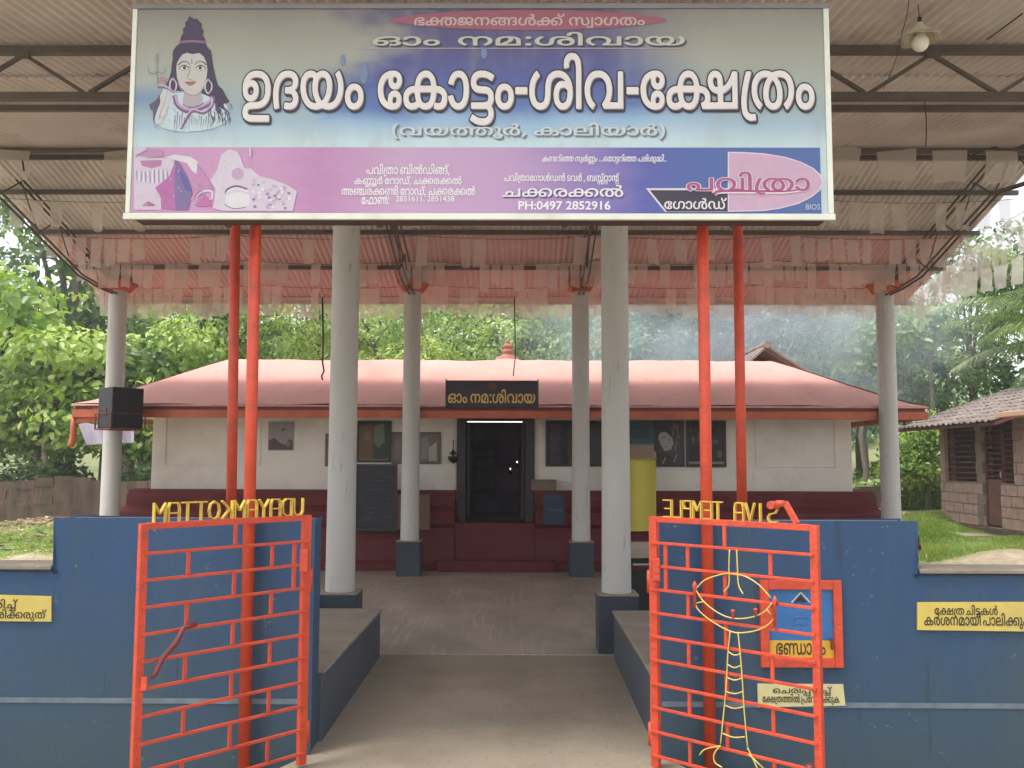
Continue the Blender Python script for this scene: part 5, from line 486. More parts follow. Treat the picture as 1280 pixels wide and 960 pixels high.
def plastic_flag():
    M = bpy.data.materials.new('clear_plastic_flag'); M.use_nodes = True; nt = M.node_tree; N = nt.nodes; L = nt.links
    d = N['Principled BSDF']; d.inputs['Base Color'].default_value = (.74, .70, .64, 1); d.inputs['Roughness'].default_value = .4
    t = N.new('ShaderNodeBsdfTranslucent'); t.inputs[0].default_value = (.72, .67, .58, 1); p = N.new('ShaderNodeBsdfTransparent')
    a = N.new('ShaderNodeMixShader'); a.inputs[0].default_value = .55; L.new(d.outputs[0], a.inputs[1]); L.new(t.outputs[0], a.inputs[2])
    b = N.new('ShaderNodeMixShader'); b.inputs[0].default_value = .5; L.new(a.outputs[0], b.inputs[1]); L.new(p.outputs[0], b.inputs[2]); L.new(b.outputs[0], N['Material Output'].inputs[0])
    return M
m_flag = plastic_flag()

# ------------------------------------------------------------------ ground
def sstep(t): t = np.clip(t, 0, 1); return t*t*(3-2*t)
def ground_z(x, y):
    x = np.asarray(x, float); y = np.asarray(y, float)
    side = sstep((np.abs(x)-6.2)/1.6)
    z = -.06 + side*sstep((y-11)/9)*.50 + sstep((y-22)/10)*.7 + sstep((y-30)/40)*2.2
    z += 0
    z -= np.where(x < 0, side*sstep((y-13)/6)*.22, 0)
    z += side*(.05*np.sin(x*1.3+y*.7)+.04*np.sin(x*2.9-y*1.9))*sstep((y-9)/3)
    z += sstep((y-24)/8)*(.35*np.sin(x*.31+1)+.25*np.sin(y*.23+x*.17))
    z -= sstep((4.9-y)/1.5)*.10
    return z
def axis(a, b, fine0, fine1, df, dc):
    s = list(np.arange(fine0, fine1+1e-6, df)); x = fine0
    st = dc
    while x > a: x -= st; s.insert(0, max(x, a)); st *= 1.35
    x = fine1; st = dc
    while x < b: x += st; s.append(min(x, b)); st *= 1.35
    return np.array(s)
gx = axis(-300, 300, -18, 18, .35, .6); gy = axis(-60, 400, 2, 34, .35, .6)
GX, GY = np.meshgrid(gx, gy); GZ = ground_z(GX, GY)
inside = (np.abs(GX) < 6.0) & (GY > 4.9) & (GY < 16.5)
GZ = np.where(inside, GZ-.12, GZ)
me = bpy.data.meshes.new('ground'); nx = len(gx); ny = len(gy)
fs = [[j*nx+i, j*nx+i+1, (j+1)*nx+i+1, (j+1)*nx+i] for j in range(ny-1) for i in range(nx-1)]
me.from_pydata(np.stack([GX, GY, GZ], -1).reshape(-1, 3).tolist(), [], fs)
ca = me.color_attributes.new('cover', 'FLOAT_COLOR', 'POINT')
gr = sstep((GX-6.3)/.6)*sstep((GY-14.6)/.5)*sstep((20.5-GY)/1.5)
gr = np.maximum(gr, sstep((-GX-5.6)/.4)*sstep((GY-13.9)/.6)*sstep((19.3-GY)/1.2)*.95)
gr = np.maximum(gr, .6*sstep((GY-22)/3))
sd = sstep((np.abs(GX)-5.9)/.3)*sstep((14.9-GY)/.5)
cc = np.zeros((ny*nx, 4)); cc[:, 0] = gr.ravel(); cc[:, 1] = sd.ravel(); cc[:, 3] = 1
ca.data.foreach_set('color', cc.ravel())
me.materials.append(m_soil); me.polygons.foreach_set('use_smooth', [True]*len(fs)); me.update()
g = bpy.data.objects.new('ground', me); COL.objects.link(g); struct(g)

# ------------------------------------------------------------------ paved floor and walkway
mb = MB(); mb.box(-6.1, 6.05, 7.72, 20.0, -.3, .012)
struct(mb.build('pavilion_floor', m_floor, bevel=.008, origin=(0, 7.72, 0)))
mb = MB(); k = 0
ys = [7.72, 6.9, 6.0, 5.2, 4.6, 3.9, 2.5]; zs = [0, -.004, -.01, -.02, -.05, -.10, -.14]
for y, z in zip(ys, zs): mb.v += [(-1.3 if y < 5 else -.96, y, z), (1.35 if y < 5 else 1.0, y, z)]
for i in range(len(ys)-1): mb.face([2*i+2, 2*i+3, 2*i+1, 2*i])
struct(mb.build('walkway', m_walk))
mb = MB(); mb.box(-30, 30, -6, 3.2, -.3, -.135)
struct(mb.build('road', mat('sandy_concrete_apron', (.40, .35, .28), (.32, .28, .22), scale=2, rough=.9)))
# raised ledges each side of the walkway
for nm, x0, x1, yb, lb in (('left', -2.6, -.935, 7.64, 'left concrete ledge with a dark blue painted side, beside the walkway'), ('right', .965, 2.6, 7.60, 'right concrete ledge with a dark blue painted side, beside the walkway')):
    t = thing('walkway_ledge', lb, 'ledge', ((x0+x1)/2, 6.5, 0), 'ledges beside the walkway')
    mb = MB(); mb.box(x0, x1, 5.43, yb, -.2, .36); mb.build('side_wall', m_ledge, t, bevel=.01)
    mb = MB(); mb.box(x0-.01, x1+.012 if x0 < 0 else x1+.01, 5.43, yb+.012, .362, .385)
    if x0 > 0: mb = MB(); mb.box(x0-.012, x1, 5.43, yb+.012, .362, .385)
    mb.build('ledge_top', m_conc, t, bevel=.008)

# ------------------------------------------------------------------ boundary wall with its step down, either side of the gate
WY = 5.20
for s, lb in ((-1, 'blue boundary wall left of the gateway, stepping down to a low run'), (1, 'blue boundary wall right of the gateway, stepping down to a low run')):
    t = thing('boundary_wall', lb, 'wall', (s*2.4, WY, 0), 'boundary walls')
    a, b = sorted((s*.965, s*2.405)); c, d = sorted((s*2.407, s*10.5))
    e_ = s*10.5; i_ = s*.965; o_ = s*2.405
    mb = MB(); pl = [(i_, -.3), (e_, -.3), (e_, .975), (o_, .975), (o_, 1.25), (i_, 1.25)]
    mb.prism(pl, lambda a_, b_, tt: (a_, WY+tt, b_), .23); mb.build('wall_body', m_blue, t, bevel=.018, segs=3)
    q0, q1 = sorted((s*.985, s*2.385)); mb = MB(); mb.box(q0, q1, WY+.02, WY+.215, 1.2505, 1.258); mb.build('wall_top', m_conc, t)
    mb = MB(); mb.box(c+(.012 if s > 0 else 0), d-(.012 if s < 0 else 0), WY-.012, WY+.24, .977, 1.005); mb.build('coping', m_conc, t, bevel=.008)
    mb = MB(); zz = Z_(876 if s < 0 else 882, WY, 200 if s < 0 else 1150)
    mb.box(a+.02 if s > 0 else c, d if s > 0 else b-.05, WY-.004, WY+.001, zz-.014, zz+.014)
    mb.build('painted_line', m_stripe, t)

# ------------------------------------------------------------------ pillars
def pillar(x, y, lb, plinth=True, ztop=3.96, r=.122):
    t = thing('pillar', lb, 'pillar', (x, y, 0), 'white round pillars of the pavilion')
    mb = MB(); mb.sm = True; h = ztop-.49
    mb.lathe([(r*1.06, .49), (r*1.03, 1.2), (r, 2.0), (r*.985, ztop)], (x, y, 0), 32); mb.build('shaft', m_pillar, t)
    mb = MB(); mb.box(x-.165, x+.165, y-.165, y+.165, -.05, .475); mb.build('plinth', m_bluedark, t, bevel=.008)
    mb = MB(); mb.box(x-.17, x+.17, y-.17, y+.17, .477, .492); mb.build('plinth_top', m_conc, t, bevel=.004)
    mb = MB(); k = len(mb.v)
    for z, w in ((ztop, .125), (ztop+.11, .2), (ztop+.145, .2)):
        mb.v += [(x-w, y-w, z), (x+w, y-w, z), (x+w, y+w, z), (x-w, y+w, z)]
    for i in (0, 1):
        for j in range(4): mb.face([4*i+j, 4*i+(j+1) % 4, 4*i+4+(j+1) % 4, 4*i+4+j])
    mb.face([3, 2, 1, 0]); mb.face([8, 9, 10, 11]); mb.build('cap', m_cap, t, bevel=.004)
    return t
FY, RY = 7.90, 12.85
LX, MXL, MXR, RX = -5.50, -1.32, 1.05, 5.33
pillar(MXL, FY, 'nearer left white pillar, standing behind the left ledge', ztop=4.42, r=.118)
pillar(MXR-.03, FY, 'nearer right white pillar, with its tall dark blue plinth at the end of the right ledge', ztop=4.42, r=.118)
pillar(MXL, RY, 'farther left white pillar on a dark blue plinth, left of the temple door')
pillar(MXR, RY, 'farther right white pillar on a dark blue plinth, right of the temple door')
pillar(LX, RY, 'leftmost white pillar, the one carrying the black loudspeaker', r=.125)
pillar(RX, RY, 'rightmost white pillar, in front of the right end of the temple roof', r=.125)

# ------------------------------------------------------------------ pavilion roof
RIDGE_Y, RIDGE_Z, EAVE_Y, EAVE_Z = 9.77, 4.98, 13.62, 3.945
FRONT_Y = 4.55
def roof_z(y): return RIDGE_Z-.27*(y-RIDGE_Y) if y > RIDGE_Y else RIDGE_Z-.12*(RIDGE_Y-y)
roof = thing('pavilion_roof', 'corrugated metal sheet roof over the paved court, on brown steel purlins', 'roof', (0, RIDGE_Y, 0))
PITCHW = .0762
def sheet_mesh(name, L, M, w=1.0):
    n = int(round(w/PITCHW)); seg = 6; mb = MB(); mb.sm = True; xs = [i*PITCHW/seg for i in range(n*seg+1)]
    for y in (0, L):
        for x in xs: mb.v.append((x, y, .012*math.cos(2*math.pi*x/PITCHW)))
    q = len(xs)
    for i in range(q-1): mb.face([i, i+1, q+i+1, q+i])
    return mesh_of(mb, name, M), n*PITCHW
rows = [(RIDGE_Y-.06, 11.72, m_sheet), (11.60, EAVE_Y, m_sheetbounce), (7.15, RIDGE_Y+.05, m_sheet), (FRONT_Y, 7.27, m_sheet)]
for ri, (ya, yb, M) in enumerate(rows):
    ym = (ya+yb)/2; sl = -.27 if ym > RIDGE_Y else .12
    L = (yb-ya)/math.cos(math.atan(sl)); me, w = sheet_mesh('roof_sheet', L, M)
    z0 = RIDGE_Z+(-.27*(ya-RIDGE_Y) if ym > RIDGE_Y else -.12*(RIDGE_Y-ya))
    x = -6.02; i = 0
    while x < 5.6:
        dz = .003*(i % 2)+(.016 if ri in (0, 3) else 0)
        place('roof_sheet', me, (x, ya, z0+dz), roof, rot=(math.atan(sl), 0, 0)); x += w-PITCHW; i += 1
XE0, XE1 = -6.02, 6.0
for y in (13.50, 12.42, 11.47, 10.55, 9.86, 9.68, 7.95, 4.8):
    z = roof_z(y)-.016-.024
    mb = MB(); mb.box(XE0, XE1, y-.012, y+.012, z-.03, z+.022); mb.box(XE0, XE1, y+.012, y+.035, z-.03, z-.026)
    mb.build('purlin', m_steel, roof)
# lattice truss hanging across the front, seen behind the signboard
TY = 6.4
tr = thing('lattice_truss', 'straight brown steel lattice truss spanning the roof just behind the signboard', 'truss', (0, TY, 4.2), 'steel trusses under the roof')
zt, zb = Z_(63, TY), Z_(121, TY)
mb = MB(); mb.box(XE0, XE1, TY-.03, TY+.03, zt-.028, zt+.026); mb.build('chord', m_steel, tr)
mb = MB(); mb.box(XE0, XE1, TY-.03, TY+.03, zb-.026, zb+.026); mb.build('chord', m_steel, tr)
p0 = X_(1084, 121, TY); st = X_(1248, 121, TY)-p0
for i in range(-8, 2):
    xb = p0+i*st
    for s in (-1, 1):
        if XE0 < xb+s*st/2 < XE1:
            mb = MB(); mb.bar((xb+s*.02, TY+.0, zb+.03), (xb+s*st/2, TY, zt-.03), .026, .026, up=(0, 1, 0)); mb.build('web_bar', m_steel, tr)
    if XE0 < xb+st/2 < XE1:
        mb = MB(); mb.box(xb+st/2-.05, xb+st/2+.05, TY-.036, TY-.031, zt-.075, zt-.005); mb.build('gusset', m_steel, tr)
# sloping lattice trusses over each line of pillars
def slope_truss(x, lb):
    t = thing('lattice_truss', lb, 'truss', (x, RY, 3.9), 'steel trusses under the roof')
    A = lambda y: (x, y, roof_z(y)-.11); Bp = lambda y: (x, y, roof_z(y)-.11-(.10+.28*min(1, (RY+.1-y)/1.1) if y > RIDGE_Y else .38))
    for f in (A, Bp):
        for ya, yb in ((RY+.1, 11.7), (11.7, RIDGE_Y), (RIDGE_Y, 7.8)):
            if f is Bp and ya == RY+.1: pts = [(RY+.08, 12.3), (12.3, 11.7)]
            else: pts = [(ya, yb)]
            for a, b in pts:
                for dx in (-.035, .035):
                    mb = MB(); mb.bar(tuple(np.array(f(a))+[dx, 0, 0]), tuple(np.array(f(b))+[dx, 0, 0]), .016, .022); mb.build('chord', m_steel, t)
    ys = np.arange(RY-.1, 7.9, -.42); up = True
    for a, b in zip(ys[:-1], ys[1:]):
        p, q = (A(a), Bp(b)) if up else (Bp(a), A(b)); up = not up
        mb = MB(); mb.tube([p, q], .009, 6); mb.build('web_bar', m_steel, t)
slope_truss(LX, 'sloping lattice truss running up from the leftmost pillar')
slope_truss(RX, 'sloping lattice truss running up from the rightmost pillar')
slope_truss(MXL, 'sloping lattice truss above the farther left pillar')
slope_truss(MXR, 'sloping lattice truss above the farther right pillar')

# ------------------------------------------------------------------ the temple
TYW = 13.70
tem = thing('temple_building', 'low white temple with a pink painted hipped roof and maroon base behind the pillars', 'temple', (0, TYW, 0))
wx0, wx1 = X_(190, 560, TYW), X_(1065, 565, TYW)
ztopw = 2.40; dx0, dx1 = X_(577, 590, TYW), X_(662, 590, TYW); dz0, dz1 = .70, Z_(523, TYW)
mb = MB(); mb.box(wx0, dx0-.07, TYW, TYW+.25, 1.0, ztopw); mb.box(dx1+.07, wx1, TYW, TYW+.25, 1.0, ztopw)
mb.box(dx0-.07, dx1+.07, TYW+.001, TYW+.249, dz1+.03, ztopw)
mb.box(wx0, wx0+.25, TYW+.251, TYW+3.0, 1.0, ztopw); mb.box(wx1-.25, wx1, TYW+.251, TYW+3.0, 1.0, ztopw)
mb.box(wx0, wx1, TYW+3.0, TYW+3.2, 1.0, ztopw)
mb.build('wall', m_wallwhite, tem, bevel=.012)
# shallow moulded panels on the wall ends
for u0, u1 in ((205, 326), (944, 1046)):
    a, b = X_(u0, 560, TYW), X_(u1, 560, TYW); z0, z1 = Z_(583, TYW), 2.36
    mb = MB()
    for q in ((a, a+.03, z0, z1), (b-.03, b, z0, z1), (a+.032, b-.032, z0, z0+.03)): mb.box(q[0], q[1], TYW-.012, TYW+.002, q[2], q[3])
    mb.build('wall_moulding', m_wallwhite, tem, bevel=.004)
# moulded maroon base
prof = [(13.30, -.02), (13.30, .12), (13.36, .16), (13.40, .45), (13.40, .62), (13.34, .68), (13.335, .80), (13.345, .84), (13.42, .90), (13.47, .93), (13.47, 1.05), (13.49, 1.10), (13.50, 1.155), (13.72, 1.155)]
def base(x0, x1, endl, endr):
    mb = MB(); n = len(prof)
    for x, e in ((x0, endl), (x1, endr)):
        for y, z in prof:
            dx = (TYW-y)*e*.9 if y < TYW else 0
            mb.v.append((x+(-dx if x == x0 else dx), y, z))
    for i in range(n-1): mb.face([i, i+1, n+i+1, n+i])
    # returns along the ends
    for x, e, o in ((x0, endl, 0), (x1, endr, n)):
        k = len(mb.v)
        for y, z in prof:
            dx = (TYW-y)*e*.9 if y < TYW else 0
            mb.v.append((x+(-dx if o == 0 else dx), TYW+3.1 if e else TYW+.2, z))
        for i in range(n-1): mb.face([o+i, o+i+1, k+i+1, k+i] if o else [o+i+1, o+i, k+i, k+i+1])
    return mb
base(wx0-.05, dx0-.08, 1, 0).build('plinth', m_maroon, tem)
base(dx1+.08, wx1+.05, 0, 1).build('plinth', m_maroon, tem)
mb = MB(); mb.box(dx0-.081, dx1+.081, 13.42, TYW+.5, -.02, .69); mb.build('threshold', m_maroon, tem, bevel=.01)
mb = MB(); mb.box(dx0-.30, dx1+.36, 13.2, 13.42, -.02, .17); mb.build('door_step', m_maroon, tem, bevel=.015)
# door frame, leaves and the dark room behind
mb = MB(); mb.box(dx0-.07, dx0+.06, TYW-.06, TYW+.20, .69, dz1+.03); mb.build('door_frame', m_wood, tem, bevel=.008)
mb = MB(); mb.box(dx1-.06, dx1+.07, TYW-.06, TYW+.20, .69, dz1+.03); mb.build('door_frame', m_wood, tem, bevel=.008)
mb = MB(); mb.box(dx0+.061, dx1-.061, TYW-.05, TYW+.18, dz1-.06, dz1+.028); mb.build('lintel', m_wood, tem, bevel=.006)
mb = MB(); mb.box(dx0-.6, dx1+.6, TYW+.26, TYW+2.6, .60, .69); mb.box(dx0-.9, dx0-.6, TYW+.26, TYW+2.6, .6, 2.38); mb.box(dx1+.6, dx1+.9, TYW+.26, TYW+2.6, .6, 2.38); mb.box(dx0-.9, dx1+.9, TYW+2.6, TYW+2.7, .6, 2.38); mb.box(dx0-.9, dx1+.9, TYW+.26, TYW+2.7, 2.38, 2.42)
mb.build('inner_room', m_dark, tem)
mb = MB(); mb.bar((dx0+.10, TYW+.06, (dz0+dz1)/2), (dx0+.14, TYW+.55, (dz0+dz1)/2), .035, dz1-dz0-.08); mb.build('door_leaf', m_wood, tem, bevel=.004)
mb = MB(); mb.bar((dx1-.10, TYW+.06, (dz0+dz1)/2), (dx1-.14, TYW+.55, (dz0+dz1)/2), .035, dz1-dz0-.08); mb.build('door_leaf', m_wood, tem, bevel=.004)
# inner shrine wall glimpsed through the door
a, b = X_(595, 560, TYW+1.6), X_(618, 560, TYW+1.6)
mb = MB()
for i in range(7): mb.box(a, b, TYW+1.6, TYW+1.64, .95+i*.14, 1.07+i*.14)
mb.build('inner_shutter', mat('inner_shutter_paint', (.07, .04, .045), (.04, .025, .03), scale=6), tem)
# roof
ex0, ex1 = X_(90, 513, 12.9), X_(1160, 518, 12.9); ey0, ey1 = 12.9, 17.1
rx0, rx1, ry, rz = X_(285, 450, 14.6), X_(965, 452, 14.6), 14.6, Z_(450.5, 14.6); ez = Z_(506, 12.9)
mb = MB(); mb.sm = True
rings = []
for t, zz in ((0, ez), (.10, ez+(rz-ez)*.06), (.25, ez+(rz-ez)*.20), (.55, ez+(rz-ez)*.52), (.85, ez+(rz-ez)*.85), (.975, rz-.02), (1.0, rz), (1.05, rz+.002)):
    tt = min(t, 1.04)
    rings.append([(ex0+(rx0-ex0)*tt, ey0+(ry-ey0)*tt), (ex1+(rx1-ex1)*tt, ey0+(ry-ey0)*tt), (ex1+(rx1-ex1)*tt, ey1+(16.0-ey1)*tt), (ex0+(rx0-ex0)*tt, ey1+(16.0-ey1)*tt), zz])
NS = 40
def edge(r, s, i):
    c = r[:4]; a, b = c[s], c[(s+1) % 4]; t = i/NS
    wob = .006*math.sin(i*1.7+s)+.006*math.sin(i*.63+s*2)
    return (a[0]+(b[0]-a[0])*t, a[1]+(b[1]-a[1])*t, r[4]+wob)
for s in range(4):
    k = len(mb.v)
    for r in rings:
        for i in range(NS+1): mb.v.append(edge(r, s, i))
    for j in range(len(rings)-1):
        for i in range(NS): mb.face([k+j*(NS+1)+i, k+j*(NS+1)+i+1, k+(j+1)*(NS+1)+i+1, k+(j+1)*(NS+1)+i])
r = rings[-1]; k = len(mb.v); mb.v += [(c[0], c[1], r[4]) for c in r[:4]]; mb.face([k, k+1, k+2, k+3])
rf = mb.build('roof', m_roofpink, tem)
mb = MB(); z = ez-.03
mb.box(ex0-.01, ex1+.01, ey0-.012, ey1+.01, z-.004, ez-.008); mb.build('roof_edge', mat('pale_roof_edge', (.62, .36, .30), (.5, .26, .2), scale=8), tem, bevel=.006)
zf1 = Z_(513.5, 12.92, 640); zf2 = Z_(523, 12.88, 640)
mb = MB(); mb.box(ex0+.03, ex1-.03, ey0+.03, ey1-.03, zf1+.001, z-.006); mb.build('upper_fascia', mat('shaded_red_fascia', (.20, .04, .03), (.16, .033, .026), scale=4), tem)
mb = MB(); x0, x1 = ex0+.0, ex1-.0
mb.box(x0, x1, ey0, ey0+.04, zf2, zf1); mb.box(x0, x1, ey1-.04, ey1, zf2, zf1); mb.box(x0, x0+.04, ey0+.041, ey1-.041, zf2, zf1); mb.box(x1-.04, x1, ey0+.041, ey1-.041, zf2, zf1)
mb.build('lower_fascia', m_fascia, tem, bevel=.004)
mb = MB(); mb.box(ex0+.041, ex1-.041, ey0+.041, ey1-.041, zf1-.03, zf1-.002); mb.build('soffit', m_wallwhite, tem)
# drain pipe hanging at the left corner of the eaves
px = X_(92, 540, 12.95); mb = MB(); z0 = Z_(560, 12.95)
mb.tube([(px-.01, 12.97, zf2+.01), (px-.01, 12.97, zf2-.16), (px-.015, 12.97, z0+.12), (px-.03, 12.97, z0+.05), (px-.05, 12.97, z0)], .045, 10); mb.build('drain_pipe', m_fascia, tem)
mb = MB(); mb.bar((px+.60, 12.97, zf2+.0), (px+.02, 12.97, zf2-.05), .05, .07); mb.build('eave_bracket', m_fascia, tem, bevel=.005)
# signboard over the door
SBY = 12.86
u0, u1 = X_(558, 490, SBY), X_(672, 490, SBY); z0, z1 = Z_(509.5, SBY), Z_(477, SBY)
sb = thing('name_board', 'small dark purple board with yellow lettering above the temple door', 'sign', ((u0+u1)/2, SBY, z0))
mb = MB(); mb.box(u0, u1, SBY, SBY+.03, z0, z1); mb.build('board', mat('dark_purple_board', (.028, .014, .03), (.02, .011, .024), scale=5, rough=.45), sb)
mb = MB(); mb.box(u0-.012, u1+.012, SBY-.006, SBY+.036, z1+.001, z1+.014); mb.box(u0-.013, u0-.001, SBY-.006, SBY+.036, z0, z1+.04); mb.box(u1+.001, u1+.013, SBY-.006, SBY+.036, z0, z1+.04)
mb.build('frame', m_wood, sb)

# ------------------------------------------------------------------ lettering on upright faces
def lettering(name, key, Y, u0, v0, u1, v1, M, parent, face=None, dy=0.0, grow=0.0, keep=False, space=1.0, track=0, shear=0.0, latin=None, dpx=(0, 0), bold=0.0, bx=None):
    """a line of lettering on the upright face at depth Y, in the place the photograph shows it (pixel box u0,v0 - u1,v1); dy: proud of the face"""
    if bx: x0, z0, x1, z1 = bx
    else: x0, x1 = X_(u0+dpx[0], (v0+v1)/2+dpx[1], Y), X_(u1+dpx[0], (v0+v1)/2+dpx[1], Y); z0, z1 = Z_(v1+dpx[1], Y, (u0+u1)/2), Z_(v0+dpx[1], Y, (u0+u1)/2)
    if latin:
        cu = bpy.data.curves.new('latin', 'FONT'); cu.body = latin; cu.offset = bold; cu.resolution_u = 3
        ob = bpy.data.objects.new('latin', cu); COL.objects.link(ob); bpy.context.view_layer.update()
        me = bpy.data.meshes.new_from_object(ob.evaluated_get(bpy.context.evaluated_depsgraph_get())); bpy.data.objects.remove(ob); bpy.data.curves.remove(cu)
        xs = [v.co.x for v in me.vertices]; ys = [v.co.y for v in me.vertices]; a, b, c, d = min(xs), max(xs), min(ys), max(ys)
        for v in me.vertices: v.co = (x0+(v.co.x-a)*(x1-x0)/(b-a), z0+(v.co.y-c)*(z1-z0)/(d-c), 0)
        me.name = name
    else:
        me = text_mesh(name, TEXT[key], (x0, z0, x1, z1), face, keep, track, grow, space, shear)
    for v in me.vertices: v.co = (v.co.x, Y-dy, v.co.y)
    return put_mesh(name, me, M, parent)
lettering('lettering', 'om', SBY, 560, 486.5, 669, 504, mat('board_yellow', (.75, .52, .16), (.65, .42, .12), scale=20), sb, dy=.004, space=.8)
mb = MB(); mb.lathe([(.0, 0), (.055, 0), (.055, .004), (0, .004)], (0, 0, 0), 20, smooth=False)
c = P(615.5, 483, SBY-.004)
mb.v = [(c[0]+x, c[1]-z, c[2]+y) for x, y, z in mb.v]; mb.build('emblem', mat('dull_pink', (.16, .05, .07), (.1, .03, .05), scale=30), sb)

# ------------------------------------------------------------------ the big welcome signboard
SY = 4.93
sg = thing('signboard', 'wide temple signboard with big cream lettering on blue sky, carried on red posts', 'sign', (0, SY, 2.9))
def L2(u, v): p = P(u, v, SY); return float(p[0]), float(p[2])
sx0, sx1 = -1.965, 1.905; sz0, sz1 = 2.905, 4.10
m_box = mat('sign_box_brown', (.08, .035, .03), (.05, .025, .022), scale=3, rough=.7)
m_trim = mat('white_sign_trim', (.66, .69, .60), (.6, .62, .53), scale=5, rough=.45, c3=(.42, .42, .34), c3scale=4, c3amt=.4)
mb = MB(); mb.box(sx0+.03, sx1-.03, SY+.012, SY+.17, sz0+.012, sz1); mb.build('sign_box', m_box, sg)
mb = MB(); mb.box(sx0, sx0+.026, SY-.008, SY+.09, sz0+.036, sz1); mb.build('frame_side', m_trim, sg, bevel=.003)
mb = MB(); mb.box(sx1-.030, sx1, SY-.008, SY+.09, sz0+.036, sz1); mb.build('frame_side', m_trim, sg, bevel=.003)
mb = MB(); mb.box(sx0-.008, sx1+.006, SY-.014, SY+.011, sz0, sz0+.034); mb.build('frame_bottom', m_trim, sg, bevel=.003)
mb = MB(); mb.box(sx0-.004, sx1+.004, SY-.010, SY+.10, sz1+.001, sz1+.03); mb.build('frame_top', mat('grey_sign_trim', (.2, .19, .2), rough=.5), sg, bevel=.003)
for xx in (sx0+.5, -.6, .45, sx1-.5):
    mb = MB(); mb.box(xx-.015, xx+.015, SY+.171, SY+.22, sz0+.012, sz1-.02); mb.build('back_strut', m_steel, sg)
ux0, ux1 = sx0+.027, sx1-.031; vz0, vz1 = sz0+.035, sz1
BW = ux1-ux0; BH = vz1-vz0
def banner_mat():
    """the printed sky: beige cloud above, blue through the middle, pale at the foot"""
    M = bpy.data.materials.new('printed_sky'); M.use_nodes = True; nt = M.node_tree; N = nt.nodes; L = nt.links; B = N['Principled BSDF']; B.inputs['Roughness'].default_value = .5
    B.inputs['Specular IOR Level'].default_value = .3
    uv = N.new('ShaderNodeUVMap'); uv.uv_map = 'UVMap'
    s = N.new('ShaderNodeSeparateXYZ'); L.new(uv.outputs[0], s.inputs[0])
    n = N.new('ShaderNodeTexNoise'); n.inputs['Scale'].default_value = 3.2; n.inputs['Detail'].default_value = 5
    mp = N.new('ShaderNodeMapping'); mp.inputs['Scale'].default_value = (1.9, .9, 1); L.new(uv.outputs[0], mp.inputs[0]); L.new(mp.outputs[0], n.inputs['Vector'])
    def math_(op, a, b=None, c=None):
        m_ = N.new('ShaderNodeMath'); m_.operation = op
        for i, q in enumerate((a, b, c)):
            if q is None: continue
            if isinstance(q, (int, float)): m_.inputs[i].default_value = q
            else: L.new(q, m_.inputs[i])
        return m_.outputs[0]
    def ramp(f, stops):
        c = N.new('ShaderNodeValToRGB'); e = c.color_ramp.elements
        while len(e) > 1: e.remove(e[-1])
        e[0].position = stops[0][0]; e[0].color = (*lin(*stops[0][1], .76), 1)
        for p, q in stops[1:]: x = e.new(p); x.color = (*lin(*q, .76), 1)
        L.new(f, c.inputs[0]); return c.outputs[0]
    def rg(f, a, b, lo=0., hi=1.):
        r = N.new('ShaderNodeMapRange'); r.interpolation_type = 'SMOOTHSTEP'; r.inputs[1].default_value = a; r.inputs[2].default_value = b; r.inputs[3].default_value = lo; r.inputs[4].default_value = hi; L.new(f, r.inputs[0]); return r.outputs[0]
    v = math_('MULTIPLY_ADD', n.outputs['Fac'], .16, s.outputs['Y']); v = math_('SUBTRACT', v, .08)
    side = ramp(v, [(.0, (205, 224, 228)), (.33, (196, 217, 218)), (.43, (165, 190, 205)), (.50, (160, 180, 185)), (.62, (170, 180, 170)), (.82, (164, 164, 150)), (1., (146, 143, 134))])
    blue = ramp(v, [(.0, (205, 225, 230)), (.35, (196, 220, 226)), (.45, (150, 183, 212)), (.53, (98, 124, 176)), (.66, (90, 100, 158)), (.80, (92, 90, 136)), (1., (92, 86, 122))])
    nx_ = math_('MULTIPLY_ADD', n.outputs['Fac'], .42, s.outputs['X']); nx_ = math_('SUBTRACT', nx_, .21)
    wob = rg(s.outputs['Y'], .52, .80, 0.0, .08)
    nl = math_('SUBTRACT', nx_, wob)
    left = rg(nl, .20, .33); 
    rr = rg(s.outputs['Y'], .95, .45, -.02, .05); nr = math_('SUBTRACT', s.outputs['X'], rr)
    right = rg(nr, .84, .66)
    fac = math_('MULTIPLY', left, right)
    mx = N.new('ShaderNodeMix'); mx.data_type = 'RGBA'; L.new(fac, mx.inputs[0]); L.new(side, mx.inputs[6]); L.new(blue, mx.inputs[7])
    # blue patches beside the portrait
    d = math_('SUBTRACT', s.outputs['Y'], .56); d = math_('ABSOLUTE', d); pv = rg(d, .10, .0)
    pe = rg(s.outputs['X'], .17, .02); pl = math_('MULTIPLY', pv, pe); pl = math_('MULTIPLY', pl, .65)
    m2 = N.new('ShaderNodeMix'); m2.data_type = 'RGBA'; L.new(pl, m2.inputs[0]); L.new(mx.outputs[2], m2.inputs[6]); m2.inputs[7].default_value = (*lin(105, 140, 185, .7), 1)
    # film of dust streaks
    n2 = N.new('ShaderNodeTexNoise'); n2.inputs['Scale'].default_value = 6; mp2 = N.new('ShaderNodeMapping'); mp2.inputs['Scale'].default_value = (6, .7, 1); L.new(uv.outputs[0], mp2.inputs[0]); L.new(mp2.outputs[0], n2.inputs['Vector']); n2.inputs['Detail'].default_value = 6
    m3 = N.new('ShaderNodeMix'); m3.data_type = 'RGBA'; L.new(rg(n2.outputs['Fac'], .45, .8, 0, .28), m3.inputs[0]); L.new(m2.outputs[2], m3.inputs[6]); m3.inputs[7].default_value = (*lin(170, 168, 158, .7), 1)
    L.new(m3.outputs[2], B.inputs['Base Color']); return M
